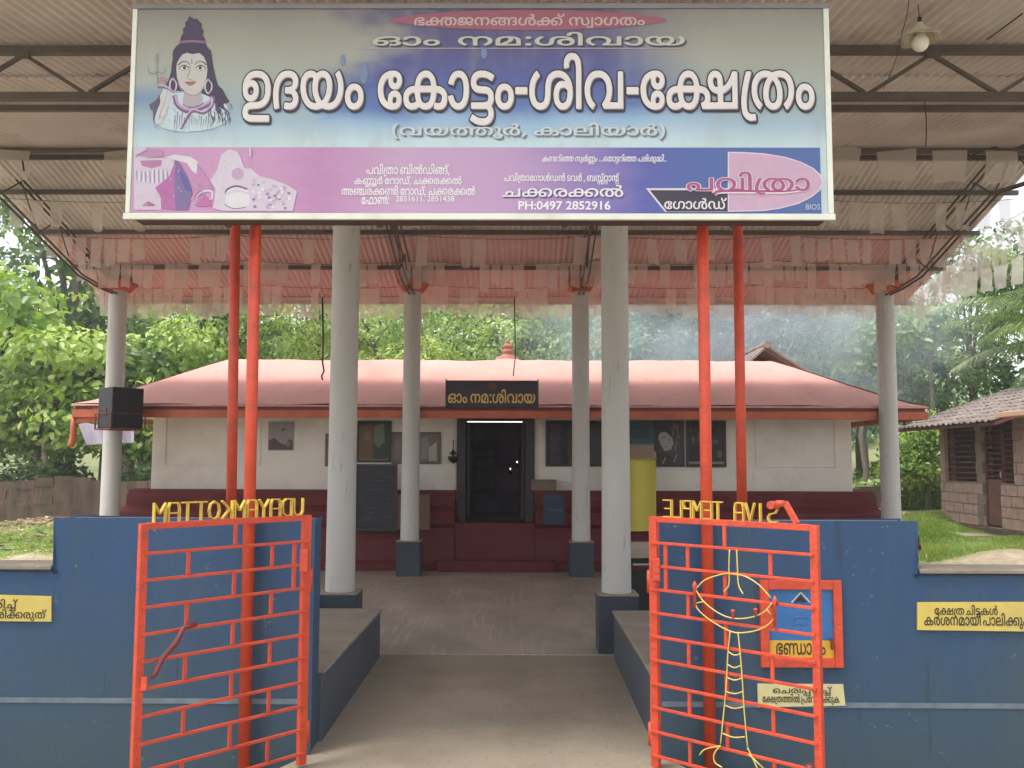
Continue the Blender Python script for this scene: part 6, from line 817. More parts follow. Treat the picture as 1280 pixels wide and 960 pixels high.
def strip_mat():
    M = bpy.data.materials.new('printed_pink_band'); M.use_nodes = True; nt = M.node_tree; N = nt.nodes; L = nt.links; B = N['Principled BSDF']; B.inputs['Roughness'].default_value = .5
    uv = N.new('ShaderNodeUVMap'); uv.uv_map = 'UVMap'; s = N.new('ShaderNodeSeparateXYZ'); L.new(uv.outputs[0], s.inputs[0])
    n = N.new('ShaderNodeTexNoise'); n.inputs['Scale'].default_value = 4; mp = N.new('ShaderNodeMapping'); mp.inputs['Scale'].default_value = (4, 1, 1); L.new(uv.outputs[0], mp.inputs[0]); L.new(mp.outputs[0], n.inputs['Vector'])
    a = N.new('ShaderNodeMath'); a.operation = 'MULTIPLY_ADD'; a.inputs[1].default_value = .06; L.new(n.outputs['Fac'], a.inputs[0]); L.new(s.outputs['X'], a.inputs[2])
    c = N.new('ShaderNodeValToRGB'); e = c.color_ramp.elements; e[0].position = 0; e[0].color = (*lin(204, 150, 190, .74), 1); e[1].position = 1; e[1].color = (*lin(84, 112, 172, .66), 1)
    for p, q in ((.23, (204, 154, 194)), (.30, (192, 138, 182)), (.42, (202, 166, 200)), (.58, (194, 158, 198)), (.70, (146, 126, 188)), (.78, (92, 98, 172)), (.86, (80, 104, 170))): x = e.new(p); x.color = (*lin(*q, .72), 1)
    L.new(a.outputs[0], c.inputs[0]); L.new(c.outputs[0], B.inputs['Base Color']); return M
def uvquad(name, x0, x1, z0, z1, y, M, parent, u0=0., u1=1., v0=0., v1=1.):
    mb = MB(); mb.quad((x0, y, z0), (x1, y, z0), (x1, y, z1), (x0, y, z1)); o = mb.build(name, M, parent)
    uv = o.data.uv_layers.new(name='UVMap')
    for i, q in enumerate(((u0, v0), (u1, v0), (u1, v1), (u0, v1))): uv.data[i].uv = q
    return o
zband = L2(600, 184.5)[1]
ban = uvquad('banner', ux0, ux1, vz0, vz1, SY, banner_mat(), sg)
uvquad('pink_band', ux0+.004, ux1-.035, vz0+.002, zband, SY-.002, strip_mat(), sg)
# print helpers: flat shapes on the banner
class Ink(MB):
    def __init__(s, Y=SY): super().__init__(); s.lay = .003; s.Y = Y
    def at(s, u, v): p = P(u, v, s.Y); return (float(p[0]), s.Y-s.lay, float(p[2]))
    def poly(s, pts, col, Z=None):
        if Z: pts = [(Z[0]+a/Z[2], Z[1]+b/Z[2]) for a, b in pts]
        s.lay += .00004; s.use(ink(*col)); k = len(s.v); s.v += [s.at(a, b) for a, b in pts]
        for t in tessellate_polygon([[Vector((a, b, 0)) for a, b in pts]]): s.face([k+i for i in t])
        return s
    def stroke(s, pts, w, col, Z=None, w1=None, smooth=True):
        if Z: pts = [(Z[0]+a/Z[2], Z[1]+b/Z[2]) for a, b in pts]; w = w/Z[2]; w1 = w1/Z[2] if w1 is not None else None
        if smooth and len(pts) > 2:
            q = []; n = len(pts)
            for i in range(n-1):
                p0, p1, p2, p3 = pts[max(i-1, 0)], pts[i], pts[i+1], pts[min(i+2, n-1)]
                for t in (0, .25, .5, .75):
                    q.append(tuple(.5*((2*p1[j])+(-p0[j]+p2[j])*t+(2*p0[j]-5*p1[j]+4*p2[j]-p3[j])*t*t+(-p0[j]+3*p1[j]-3*p2[j]+p3[j])*t**3) for j in (0, 1)))
            pts = q+[pts[-1]]
        s.lay += .00004; s.use(ink(*col)); k = len(s.v); n = len(pts)
        for i, (a, b) in enumerate(pts):
            c, d = pts[max(i-1, 0)], pts[min(i+1, n-1)]; dx, dy = d[0]-c[0], d[1]-c[1]; l = math.hypot(dx, dy) or 1
            ww = (w if w1 is None else w+(w1-w)*i/(n-1))/2; nx_, ny_ = -dy/l*ww, dx/l*ww
            s.v += [s.at(a+nx_, b+ny_), s.at(a-nx_, b-ny_)]
        for i in range(n-1): s.face([k+2*i, k+2*i+1, k+2*i+3, k+2*i+2])
        return s
    def ell(s, cx, cy, rx, ry, col, Z=None, n=28, a0=0, a1=360):
        return s.poly([(cx+rx*math.cos(math.radians(a0+(a1-a0)*i/n)), cy+ry*math.sin(math.radians(a0+(a1-a0)*i/n))) for i in range(n)], col, Z)
SIGNF = ban
# upper right: red lozenge with the greeting
k_ = Ink(); k_.poly([(660+174*math.cos(math.radians(a)), 25.3+12.8*math.sin(math.radians(a))*abs(math.sin(math.radians(a)))**.25) for a in range(0, 360, 10)], (168, 96, 112)); k_.build('red_lozenge', None, sg)
lettering('lettering', 'welcome', SY, 518, 17.5, 806, 35, ink(214, 190, 186), sg, dy=.005)
m_cream = ink(242, 236, 230); m_edge = ink(52, 46, 62); m_shade = ink(96, 92, 118)
lettering('lettering', 'om', SY, 467, 41, 857, 58, ink(70, 66, 88), sg, dy=.004, space=1.3, dpx=(1.4, 1.4))
lettering('lettering', 'om', SY, 466, 40.5, 856, 57.5, ink(206, 208, 190), sg, dy=.0055, space=1.3)
k_ = Ink(); k_.stroke([(450, 60.6), (850, 60.6)], 1.1, (196, 180, 190), smooth=False); k_.build('rule_line', None, sg)
# the title: dark outline, cream letters with a bright upper bevel
tb = (304, 67, 1017, 157)
TF = dict(space=.95)
lettering('lettering', 'main', SY, *tb, ink(60, 56, 78), sg, face=GLYPH_O, dy=.004, grow=.029, dpx=(1.6, 1.8), **TF)
lettering('lettering', 'main', SY, *tb, m_edge, sg, face=GLYPH_O, dy=.0055, grow=.029, **TF)
lettering('lettering', 'main', SY, *tb, ink(176, 164, 166), sg, face=GLYPH_M, dy=.007, dpx=(.9, 1.0), **TF)
lettering('lettering', 'main', SY, *tb, m_cream, sg, face=GLYPH_M, dy=.0085, **TF)
lettering('lettering', 'place', SY, 491, 154.5, 832, 174.5, ink(120, 132, 142), sg, dy=.004, space=.8, dpx=(1.2, 1.4))
lettering('lettering', 'place', SY, 490, 154, 831, 174, ink(214, 224, 226), sg, dy=.0055, space=.8)
lt = ink(255, 252, 255)
for key, b in (('a1', (458, 205, 562, 221)), ('a2', (443, 220, 577, 235)), ('a3', (427, 232, 594, 246)), ('a4', (452, 243, 487, 256))): lettering('lettering', key, SY, *b, lt, sg, dy=.005, space=.7)
lettering('lettering', None, SY, 495, 245, 568, 253.5, lt, sg, dy=.005, latin='2851611, 2851438', bold=.006)
lettering('lettering', 'slog', SY, 677, 193, 832, 206, lt, sg, dy=.005, space=.7, shear=.15)
lettering('lettering', 'b1', SY, 630, 216, 774, 231, lt, sg, dy=.005, space=.7)
lettering('lettering', 'b2', SY, 628.5, 232, 779.5, 247, ink(110, 84, 140), sg, dy=.0045, dpx=(1, 1))
lettering('lettering', 'b2', SY, 628, 231.5, 779, 246.5, ink(246, 242, 246), sg, dy=.006)
lettering('lettering', None, SY, 648, 251.5, 763, 262.5, lt, sg, dy=.005, latin='PH:0497 2852916', bold=.022)
# jeweller's mark
k_ = Ink(); k_.lay = .004
arc = [(909.5, 190)]+[(909.5+118*math.sin(math.radians(a))**1.0*1.0, 227-37*math.cos(math.radians(a))) for a in range(4, 180, 8)]+[(909.5, 264.5)]
arc = [(909.5, 190), (930, 190.3), (955, 192), (980, 196), (1000, 202), (1016, 210), (1026, 219), (1029, 228), (1025, 238), (1014, 247), (998, 255), (975, 261), (955, 264), (909.5, 265)]
k_.poly(arc, (236, 226, 236)); c_ = (955, 228)
k_.poly([(909.5+1.6 if a < 912 else c_[0]+(a-c_[0])*.978, c_[1]+(b-c_[1])*.965) for a, b in arc], (214, 178, 204))
k_.poly([(807, 235.5), (910, 235.5), (910, 265), (831, 265)], (232, 226, 232)); k_.poly([(812, 238), (909.5, 238), (909.5, 264.6), (833.5, 264.6)], (62, 56, 74))
k_.build('jeweller_mark', None, sg)
LG = dict(space=1)
lettering('lettering', 'logo', SY, 858, 215, 1012, 244, ink(244, 232, 240), sg, face=GLYPH_O, dy=.0075, grow=.029)
lettering('lettering', 'logo', SY, 858, 215, 1012, 244, ink(182, 92, 140), sg, face=GLYPH_R, dy=.009)
k_ = Ink(); k_.lay = .0075; k_.stroke([(1006, 236.5), (980, 240), (940, 239.5), (900, 239.5), (892, 243)], 4.4, (244, 232, 240), w1=7); k_.stroke([(1004, 236.5), (980, 239.6), (940, 239.2), (900, 239.2), (892.5, 243.5)], 1.6, (176, 88, 136), w1=4.2); k_.build('swash', None, sg)
lettering('lettering', 'gold', SY, 830, 247.5, 908, 262, ink(240, 236, 240), sg, dy=.007)
lettering('lettering', None, SY, 1007, 255.5, 1024.5, 262.5, ink(214, 222, 232), sg, dy=.007, latin='BIOS', bold=.0)
# jewellery photograph in the left of the band
k_ = Ink(); k_.lay = .0045; J = (160, 180, 5.818)
pale = (226, 214, 226); pinkd = (186, 120, 172); pur = (126, 104, 158); lil = (208, 178, 208)
k_.poly([(45, 30), (130, 25), (150, 100), (340, 110), (330, 220), (240, 300), (200, 320), (240, 390), (245, 480), (45, 480)], (218, 204, 220), J)
k_.poly([(90, 122), (250, 118), (245, 160), (170, 180), (105, 160)], (188, 130, 172), J)
for i in range(17):
    x = 66+i*16; k_.stroke([(x, 195+8*math.sin(i*.5)), (x+2, 262+26*math.sin(i/16*math.pi))], 7, (244, 238, 244) if i % 2 else (150, 130, 176), J, smooth=False)
k_.poly([(200, 320), (300, 240), (345, 130), (360, 300), (350, 480), (250, 470), (245, 390)], (190, 112, 172), J)
k_.poly([(345, 125), (370, 130), (450, 260), (470, 360), (440, 480), (350, 485), (340, 330)], (134, 112, 166), J)
k_.poly([(380, 190), (440, 260), (465, 350), (420, 340), (392, 260)], (106, 98, 160), J)
k_.poly([(365, 110), (420, 120), (540, 190), (620, 320), (600, 350), (520, 340), (480, 400), (470, 330), (440, 240)], (204, 146, 192), J)
k_.poly([(270, 100), (340, 80), (460, 95), (510, 130), (500, 220), (470, 200), (430, 140), (350, 120)], (230, 224, 226), J)
k_.poly([(60, 80), (145, 40), (260, 45), (255, 90), (150, 105)], (196, 150, 184), J); k_.stroke([(60, 95), (145, 45)], 8, (140, 120, 160), J, smooth=False)
k_.poly([(105, 450), (150, 418), (205, 445), (180, 456)], (180, 110, 150), J)
k_.stroke([(490, 440), (505, 385), (560, 345), (612, 350), (612, 400), (570, 410), (560, 380)], 14, (232, 222, 232), J); k_.stroke([(490, 446), (500, 392), (552, 352)], 5, (120, 96, 150), J)
k_.poly([(500, 455), (520, 400), (560, 370), (600, 410), (612, 455)], (206, 120, 180), J)
k_.poly([(600, 270), (650, 190), (680, 80), (740, 40), (800, 60), (830, 120), (850, 180), (900, 180), (960, 235), (1040, 255), (1160, 300), (1232, 345), (1200, 488), (700, 488), (620, 470), (640, 330)], (224, 212, 226), J)
k_.ell(800, 220, 46, 44, (206, 176, 206), J); k_.stroke([(715, 370), (720, 335), (790, 308), (870, 330)], 12, (110, 90, 140), J); k_.stroke([(715, 384), (725, 350), (790, 325), (872, 350)], 8, (240, 236, 242), J)
k_.poly([(710, 400), (730, 370), (800, 350), (880, 370), (890, 420), (860, 460), (780, 480), (715, 445)], (236, 232, 236), J); k_.stroke([(705, 440), (770, 472), (860, 462)], 7, (150, 110, 160), J)
for i in range(60):
    a = random.uniform(900, 1190); b = random.uniform(250 if a < 1000 else 300, 470)
    if b < 240+(a-900)*.30: continue
    r_ = random.uniform(9, 16); k_.ell(a, b, r_, r_*.8, random.choice([(240, 236, 242), (200, 178, 204), (214, 196, 216), (160, 138, 176)]), J, n=8)
for i in range(70):
    a = random.uniform(60, 620); b = random.uniform(60, 470); k_.stroke([(a, b), (a+random.uniform(-14, 14), b+random.uniform(6, 26))], random.uniform(3, 7), random.choice([(240, 234, 240), (168, 140, 182), (222, 200, 222), (198, 150, 190)]), J, w1=1.5)
for i in range(40):
    a = random.uniform(650, 890); b = random.uniform(90, 470); k_.stroke([(a, b), (a+random.uniform(-20, 20), b+random.uniform(4, 14))], random.uniform(3, 6), random.choice([(240, 236, 242), (200, 176, 204), (232, 220, 234)]), J, w1=1.5)
k_.stroke([(893, 25), (893, 95)], 14, (226, 200, 224), J, smooth=False); k_.build('jewellery_picture', None, sg)
# the portrait on the left: a serene long-haired ascetic, drawn afresh
k_ = Ink(); k_.lay = .0035; Z = (170, 15, 5.65)
H = (66, 50, 78); H2 = (104, 88, 120); SK = (208, 203, 196); SK2 = (188, 176, 180); PU = (132, 98, 136); LV = (196, 168, 200); WH = (204, 224, 230)
k_.poly([(135, 700), (150, 640), (190, 560), (240, 540), (330, 560), (470, 560), (560, 590), (640, 660), (665, 740), (620, 795), (540, 825), (450, 842), (360, 848), (270, 842), (190, 822), (135, 775)], WH, Z)
k_.poly([(95, 655), (140, 625), (170, 590), (175, 640), (150, 700), (128, 770), (120, 700), (104, 690)], H2, Z)
k_.poly([(380, 22), (366, 60), (348, 80), (352, 100), (332, 125), (336, 150), (322, 170), (315, 195), (308, 225), (285, 245), (266, 270), (259, 300), (262, 330), (254, 370), (250, 420), (236, 470), (214, 516), (240, 545), (265, 560), (300, 560), (470, 580), (520, 600), (560, 650), (565, 700), (600, 730), (590, 670), (630, 700), (620, 650), (662, 636), (640, 600), (612, 548), (580, 520), (560, 450), (545, 380), (537, 320), (535, 280), (505, 250), (492, 222), (488, 190), (470, 170), (480, 135), (462, 115), (466, 85), (440, 62), (432, 48), (410, 55), (396, 40), (386, 44)], H, Z)
k_.poly([(314, 205), (400, 198), (486, 206), (488, 224), (400, 216), (312, 224)], (150, 110, 140), Z)
for i in range(9):
    x = 330+i*17; k_.stroke([(x+18-i*2, 190), (x+20-i*3, 120), (388+i*4, 60+i*2)], 2.6, H2, Z)
k_.stroke([(505, 225), (540, 260), (532, 300)], 9, (200, 200, 190), Z, w1=3)
k_.poly([(345, 555), (460, 555), (476, 622), (440, 668), (380, 674), (330, 640)], SK2, Z)
k_.poly([(310, 330), (330, 302), (362, 290), (400, 300), (450, 292), (482, 320), (500, 362), (506, 410), (500, 470), (480, 530), (446, 574), (402, 588), (356, 574), (314, 530), (292, 470), (286, 400), (292, 360)], SK, Z)
k_.stroke([(300, 500), (330, 560), (400, 590), (450, 576), (486, 524)], 7, (160, 140, 156), Z)
for m_s, cx in ((1, 342), (-1, 458)):
    k_.ell(cx, 398, 32, 13, (232, 230, 226), Z, n=16); k_.ell(cx+2*m_s, 396, 12, 12, (60, 56, 70), Z, n=14)
    k_.stroke([(cx-36*m_s, 404), (cx-18*m_s, 384), (cx+8*m_s, 380), (cx+34*m_s, 398)], 6.5, (50, 40, 56), Z); k_.stroke([(cx-30*m_s, 408), (cx, 414), (cx+30*m_s, 404)], 3, (110, 96, 110), Z)
    k_.stroke([(cx-40*m_s, 376), (cx-18*m_s, 356), (cx+14*m_s, 352), (cx+42*m_s, 374)], 8.5, (58, 46, 62), Z, w1=4)
k_.stroke([(386, 380), (378, 430), (366, 462), (380, 478), (404, 484)], 4, (128, 108, 120), Z); k_.stroke([(396, 330), (397, 368)], 4.5, (110, 70, 90), Z, smooth=False)
k_.poly([(346, 497), (372, 492), (388, 496), (404, 491), (430, 494), (412, 514), (386, 526), (362, 514)], (176, 112, 124), Z); k_.stroke([(344, 497), (388, 503), (432, 494)], 3, (104, 60, 76), Z)
for cx, cy, s_ in ((262, 520, 1), (512, 528, 1)):
    k_.stroke([(cx, cy-50), (cx+24, cy-20), (cx+22, cy+24), (cx, cy+50), (cx-20, cy+20), (cx-18, cy-24), (cx, cy-50)], 12, (206, 196, 204), Z)
    k_.stroke([(cx+8, cy-48), (cx+30, cy-18), (cx+28, cy+26), (cx+4, cy+54)], 4, (116, 96, 120), Z)
# scarf, beads and shawl folds
k_.stroke([(275, 590), (296, 660), (360, 700), (430, 690), (520, 650), (548, 600)], 34, PU, Z); k_.stroke([(282, 592), (302, 652), (362, 688), (430, 678), (512, 640), (540, 598)], 18, LV, Z)
k_.stroke([(545, 600), (540, 660), (480, 716), (410, 700), (370, 740), (320, 830)], 26, PU, Z, w1=14); k_.stroke([(540, 610), (532, 662), (476, 706), (406, 690), (362, 734), (318, 822)], 13, (212, 190, 214), Z, w1=6)
k_.stroke([(330, 650), (380, 676), (440, 668), (478, 640)], 6, (90, 66, 90), Z)
k_.stroke([(150, 520), (200, 522), (240, 545), (270, 565), (330, 570)], 20, LV, Z, w1=8); k_.stroke([(152, 530), (200, 534), (240, 556), (275, 574)], 5, PU, Z)
k_.poly([(155, 462), (200, 455), (215, 470), (208, 510), (170, 512)], (190, 160, 168), Z)
for i in range(3): k_.stroke([(160, 470+i*13), (212, 474+i*12)], 3.5, (140, 96, 116), Z, smooth=False)
k_.poly([(195, 540), (240, 560), (255, 600), (215, 700), (185, 790), (140, 800), (160, 700)], (212, 212, 210), Z)
k_.stroke([(225, 556), (205, 640), (160, 760)], 3, (130, 120, 140), Z); k_.stroke([(165, 590), (140, 680), (125, 760), (150, 830)], 7, (110, 96, 126), Z, w1=2)
# trident
k_.stroke([(150, 300), (152, 520)], 4.5, (150, 140, 146), Z, smooth=False); k_.stroke([(88, 395), (92, 430), (130, 436), (152, 420), (176, 434), (204, 430), (212, 395)], 4, (140, 130, 140), Z); k_.stroke([(135, 350), (150, 290), (162, 350)], 3, (160, 150, 150), Z)
random.seed(3)
for i in range(26):
    x = random.uniform(520, 670); y = random.uniform(640, 760); k_.stroke([(x, y), (x+random.uniform(-4, 16), y+25), (x+random.uniform(-14, 10), y+random.uniform(40, 70))], 8, random.choice([H, H2, (88, 74, 104)]), Z, w1=1.5)
for i in range(22):
    x = random.uniform(170, 290); y = random.uniform(640, 770); k_.stroke([(x, y), (x+3, y+16)], 3, random.choice([(176, 160, 180), (190, 150, 170)]), Z, smooth=False)
for i in range(16):
    x = 280+i*17; k_.stroke([(x, 700+random.uniform(0, 60)), (x-4, 780), (x-10+random.uniform(-5, 5), 800+random.uniform(0, 60))], 4.5, random.choice([(118, 96, 130), (150, 130, 160), (80, 64, 96)]), Z, w1=1)
k_.build('portrait_picture', None, sg)
# smears of old glue and rain on the print
for cx, cy, a_, b_ in ((429, 75, 3, 7), (455, 92, 5, 13), (605, 67, 4, 7), (786, 161, 2.5, 4)): k_ = Ink(); k_.lay = .0035; k_.ell(cx, cy, a_, b_, (124, 142, 178)); k_.build('glue_smear', None, sg)

# ------------------------------------------------------------------ posts carrying the signboard
def post(u0, v0, u1, v1, Y, z0, z1, r, lb):
    xa = X_(u0, v0, Y); xb = X_(u1, v1, Y); za = Z_(v0, Y); zb = Z_(v1, Y); sl = (xa-xb)/(za-zb)
    x0 = xb+(z0-zb)*sl; x1 = xb+(z1-zb)*sl
    mb = MB(); mb.sm = True; mb.tube([(x0, Y, z0), (x1, Y, z1)], r, 16)
    o = mb.build('sign_post', m_orange, None, origin=(x0, Y, z0)); tag(o, lb, 'post', 'red posts carrying the signboard')
post(319, 300, 306, 900, 5.14, -.1, 3.95, .033, 'thick orange-red post in front of the left blue wall, behind the left gate leaf')
post(878.5, 300, 887, 900, 5.14, -.1, 3.95, .033, 'thick orange-red post in front of the right blue wall, behind the right gate leaf')
post(294, 300, 289.5, 600, 6.0, .38, 3.9, .033, 'darker rear red post rising behind the left blue wall')
post(922.5, 300, 927, 600, 6.0, .38, 3.9, .033, 'darker rear red post rising behind the right blue wall')

# ------------------------------------------------------------------ gate leaves
def gate(side, lb):
    s = side; H = np.array([s*(.955 if s < 0 else .925), 5.02, 0]); ang_end = {-1: P(178, 700, 4.32), 1: P(1019, 700, 4.40)}[s]
    E = np.array([ang_end[0], ang_end[1], 0]); D = (E-H); W = float(np.linalg.norm(D)); D /= W
    NRM = np.array([D[1], -D[0], 0])
    if NRM[1] > 0: NRM = -NRM
    t = thing('gate_leaf', lb, 'gate', tuple(H+[0, 0, -.02]), 'open gate leaves')
    def pt(a, z, n=0.0): q = H+D*a+NRM*n; return (q[0], q[1], z)
    ZT, ZB = 1.285, -.015
    up = (0, 0, 1)
    def bar(name, a, b, w, h, M=m_orange, n=0.0, bev=.002):
        mb = MB(); mb.bar(pt(a[0], a[1], n), pt(b[0], b[1], n), w, h, up=up if abs(a[0]-b[0]) > 1e-5 else tuple(D)); return mb.build(name, M, t, bevel=bev)
    bar('stile', (0.0, ZB), (0.0, ZT+.013), .03, .048); bar('stile', (W, ZB), (W, ZT+.013), .03, .038)
    bar('top_rail', (.025, ZT), (W-.02, ZT), .03, .030)
    rz = [1.160-.1235*i for i in range(10)]
    for z in rz: bar('rail', (-.012, z), (W+(.0), z), .014, .0145, n=.017)
    for z in (.95, .15): mb = MB(); mb.tube([pt(-.03, z-.06), pt(-.03, z+.06)], .016, 10); mb.build('hinge', m_orange, t)
    zs = [ZT]+rz; pat = {0: (.52,), 1: (.76, .245)}
    for r in range(len(zs)-1):
        z1, z0 = zs[r]-.008, zs[r+1]+.008
        for f in pat[r % 2]:
            a = W*(1-f) if False else W*(1-f)
            bar('short_bar', (W*(1-f) if f != .52 else W*.48, z0), (W*(1-f) if f != .52 else W*.48, z1), .012, .018, n=.012)
    bar('short_bar', (W*.09, rz[2]+.008), (W*.09, rz[0]-.008), .014, .020, n=.012)
    # letters of bent strip, standing on the top rail; they read from the other face
    LT = {'U': [[(0, 1), (0, .25), (.15, .05), (.5, 0), (.85, .05), (1, .25), (1, 1)]], 'D': [[(0, 0), (0, 1), (.6, 1), (.95, .85), (1, .5), (.95, .15), (.6, 0), (0, 0)]],
          'A': [[(0, 0), (0, .75), (.15, 1), (.85, 1), (1, .75), (1, 0)], [(0, .45), (1, .45)]], 'Y': [[(0, 1), (.5, .5), (1, 1)], [(.5, .5), (.5, 0)]], 'M': [[(0, 0), (0, 1), (.5, .45), (1, 1), (1, 0)]],
          'K': [[(0, 0), (0, 1)], [(1, 1), (.1, .45)], [(.25, .55), (1, 0)]], 'O': [[(.5, 0), (.12, .15), (0, .5), (.12, .85), (.5, 1), (.88, .85), (1, .5), (.88, .15), (.5, 0)]], 'T': [[(0, 1), (1, 1)], [(.5, 1), (.5, 0)]],
          'S': [[(1, .95), (.6, 1), (.1, .9), (0, .7), (.2, .52), (.8, .45), (1, .25), (.9, .06), (.5, 0), (0, .05)]], 'I': [[(.5, 0), (.5, 1)]], 'V': [[(0, 1), (.5, 0), (1, 1)]], 'E': [[(1, 1), (0, 1), (0, 0), (1, 0)], [(0, .5), (.8, .5)]],
          'P': [[(0, 0), (0, 1), (.85, 1), (1, .8), (.85, .55), (0, .55)]], 'L': [[(0, 1), (0, 0), (1, 0)]]}
    words, a0, a1 = ('UDAYAMKOTTAM', .02, W*.955) if s < 0 else ('SIVA TEMPLE', W*.80, .06)
    n = len(words); stp = (a1-a0)/n; hgt = .088; zb = ZT+.016
    for i, ch in enumerate(words):
        if ch == ' ': continue
        x0 = a0+stp*(i+.10); w = stp*.80
        if ch == 'I': x0 += w*.1; 
        mb = MB()
        for pl in LT[ch]:
            for p, q in zip(pl[:-1], pl[1:]):
                A = pt(x0+w*p[0], zb+hgt*p[1]); B_ = pt(x0+w*q[0], zb+hgt*q[1]); d = Vector(B_)-Vector(A)
                nr = Vector(NRM); u2 = d.normalized().cross(nr)
                mb.bar(Vector(A)-d.normalized()*.002, Vector(B_)+d.normalized()*.002, .020, .0065, up=tuple(u2))
        o = mb.build('letter', m_yellow, t)
    return t, H, D, NRM, W, pt, bar
tL = gate(-1, 'left red gate leaf, swung open, its long word of yellow letters reading backwards')
t, H, D, NRM, W, pt, bar = tL
# kinked bolt on the left leaf
mb = MB(); a = lambda u, z, n=.045: pt(u, z, n)
mb.tube([a(W*.72, .81), a(W*.79, .80), a(W*.83, .735), a(W*.90, .675), a(W*.93, .62), a(W*.955, .59)], [.012, .012, .015, .012, .012, .010], 10); mb.build('bolt', m_redmetal, t)
mb = MB(); mb.box(-.014, .014, -.006, .006, -.03, .03, Matrix.Translation(pt(W*.985, .57, .03))); mb.build('bolt_plate', m_orange, t)
mb = MB(); mb.box(-.022, .022, -.02, .02, -.06, .06, Matrix.Translation(pt(.03, 1.06, .03))); mb.build('lock_plate', m_orange, t, bevel=.004)
tR = gate(1, 'right red gate leaf, swung open, with a yellow rod drawing of a temple lamp')
t, H, D, NRM, W, pt, bar = tR
mb = MB(); mb.box(-.02, .02, -.02, .02, -.06, .06, Matrix.Translation(pt(.03, 1.02, .03))); mb.build('lock_plate', m_orange, t, bevel=.004)
# raised bolt at the top of the free end
mb = MB(); mb.bar(pt(W*.905, 1.30, .0), pt(W*.84, 1.40, .0), .02, .028, up=tuple(D)); mb.build('drop_bolt', m_orange, t, bevel=.003)
mb = MB(); mb.sm = True; mb.tube([pt(W*.84, 1.395), pt(W*.80, 1.392), pt(W*.785, 1.37)], [.015, .02, .014], 10); mb.tube([pt(W*.77, 1.385, -.02), pt(W*.77, 1.385, .03)], .02, 10); mb.build('bolt_knob', m_orange, t)
mb = MB(); mb.bar(pt(W*.90, .10, .03), pt(W*1.0, .16, .03), .02, .03); mb.tube([pt(W*.96, .12, .03), pt(W*.96, .20, .03)], .02, 10); mb.build('lower_bolt', m_redmetal, t)
# the lamp drawn in yellow rod: pixel tracing laid on the plane of the leaf
def onleaf(u, v, n=.03):
    q0 = H+NRM*n; d = RGT*(u-640)/FPX+UPV*(480-v)/FPX+FWD
    k = np.dot(q0-CAM, NRM)/np.dot(d, NRM); q = CAM+d*k; return (float(q[0]), float(q[1]), float(q[2]))
def rod(pts, M=m_yellowline, r=.0033, name='lamp_drawing', Z=(800, 620, 2.824)):
    pts = [(Z[0]+a/Z[2], Z[1]+b/Z[2]) for a, b in pts]; q = []; n = len(pts)
    for i in range(n-1):
        p0, p1, p2, p3 = pts[max(i-1, 0)], pts[i], pts[i+1], pts[min(i+2, n-1)]
        for tt in ((0, .25, .5, .75) if n > 2 else (0,)):
            q.append(tuple(.5*((2*p1[j])+(-p0[j]+p2[j])*tt+(2*p0[j]-5*p1[j]+4*p2[j]-p3[j])*tt*tt+(-p0[j]+3*p1[j]-3*p2[j]+p3[j])*tt**3) for j in (0, 1)))
    q.append(pts[-1]); mb = MB(); mb.sm = True; mb.tube([onleaf(*w) for w in q], r, 6); mb.build(name, M, t)
for pl in ([(316, 190), (314, 250), (315, 300), (310, 322), (296, 336)], [(341, 190), (344, 250), (346, 300), (352, 325), (364, 346)],
           [(196, 330), (230, 296), (290, 276), (322, 274), (372, 284), (420, 314), (462, 360)], [(196, 330), (230, 378), (290, 420), (345, 433), (400, 426), (440, 408), (466, 378)],
           [(196, 372), (204, 400), (250, 440), (320, 478), (372, 482), (430, 468), (470, 436), (474, 400)], [(200, 378), (226, 372)], [(446, 398), (462, 418)],
           [(318, 478), (310, 560), (306, 640), (300, 720), (292, 800), (284, 876)], [(346, 480), (354, 560), (362, 660), (368, 760), (380, 890)],
           [(312, 550), (334, 562), (356, 556)], [(308, 594), (332, 606), (356, 598)], [(306, 640), (334, 650), (360, 642)], [(302, 690), (334, 698), (364, 690)], [(298, 738), (332, 750), (368, 744)], [(292, 838), (330, 852), (370, 850)],
           [(210, 914), (230, 894), (284, 882)], [(284, 882), (262, 910), (264, 940), (290, 958)], [(380, 890), (400, 930), (420, 975)], [(384, 912), (440, 965)]): rod(pl)
for u, v, h in ((193, 300, 95), (328, 400, 30), (408, 395, 28), (476, 352, 110)):
    mb = MB(); A = Vector(onleaf(800+u/2.824, 620+v/2.824, .034)); B_ = Vector(onleaf(800+u/2.824, 620+(v+h)/2.824, .034)); mb.tube([A, A+(B_-A)*.14, A+(B_-A)*.3, B_], [.002, .013, .008, .008], 8); mb.build('rod_flame', m_orange, t)

# ------------------------------------------------------------------ notices and the offering box on the wall
def notice(lb, quad, M, lines, inkM, Y=WY-.012, shear=0.0):
    c = [P(u, v, Y) for u, v in quad]
    t = thing('painted_notice', lb, 'notice', (float(c[0][0]), Y, float(c[-1][2])), 'notices painted on the blue wall')
    mb = MB(); poly = [(float(q[0]), float(q[2])) for q in c]
    mb.prism(poly, lambda a, b, tt: (a, Y+tt, b), .011); mb.build('board', M, t)
    for key, b in lines: lettering('lettering', key, Y, *b, inkM, t, dy=.002, space=.5)
    return t
m_ny = mat('notice_yellow', (.58, .46, .10), (.50, .39, .08), scale=6, rough=.7, c3=(.42, .36, .14), c3scale=3, c3amt=.5)
m_nc = mat('notice_cream', (.60, .55, .28), (.52, .47, .22), scale=6, rough=.7, c3=(.42, .4, .25), c3scale=4, c3amt=.5)
m_nink = mat('dark_brown_ink', (.03, .022, .015), (.045, .03, .02), scale=20)
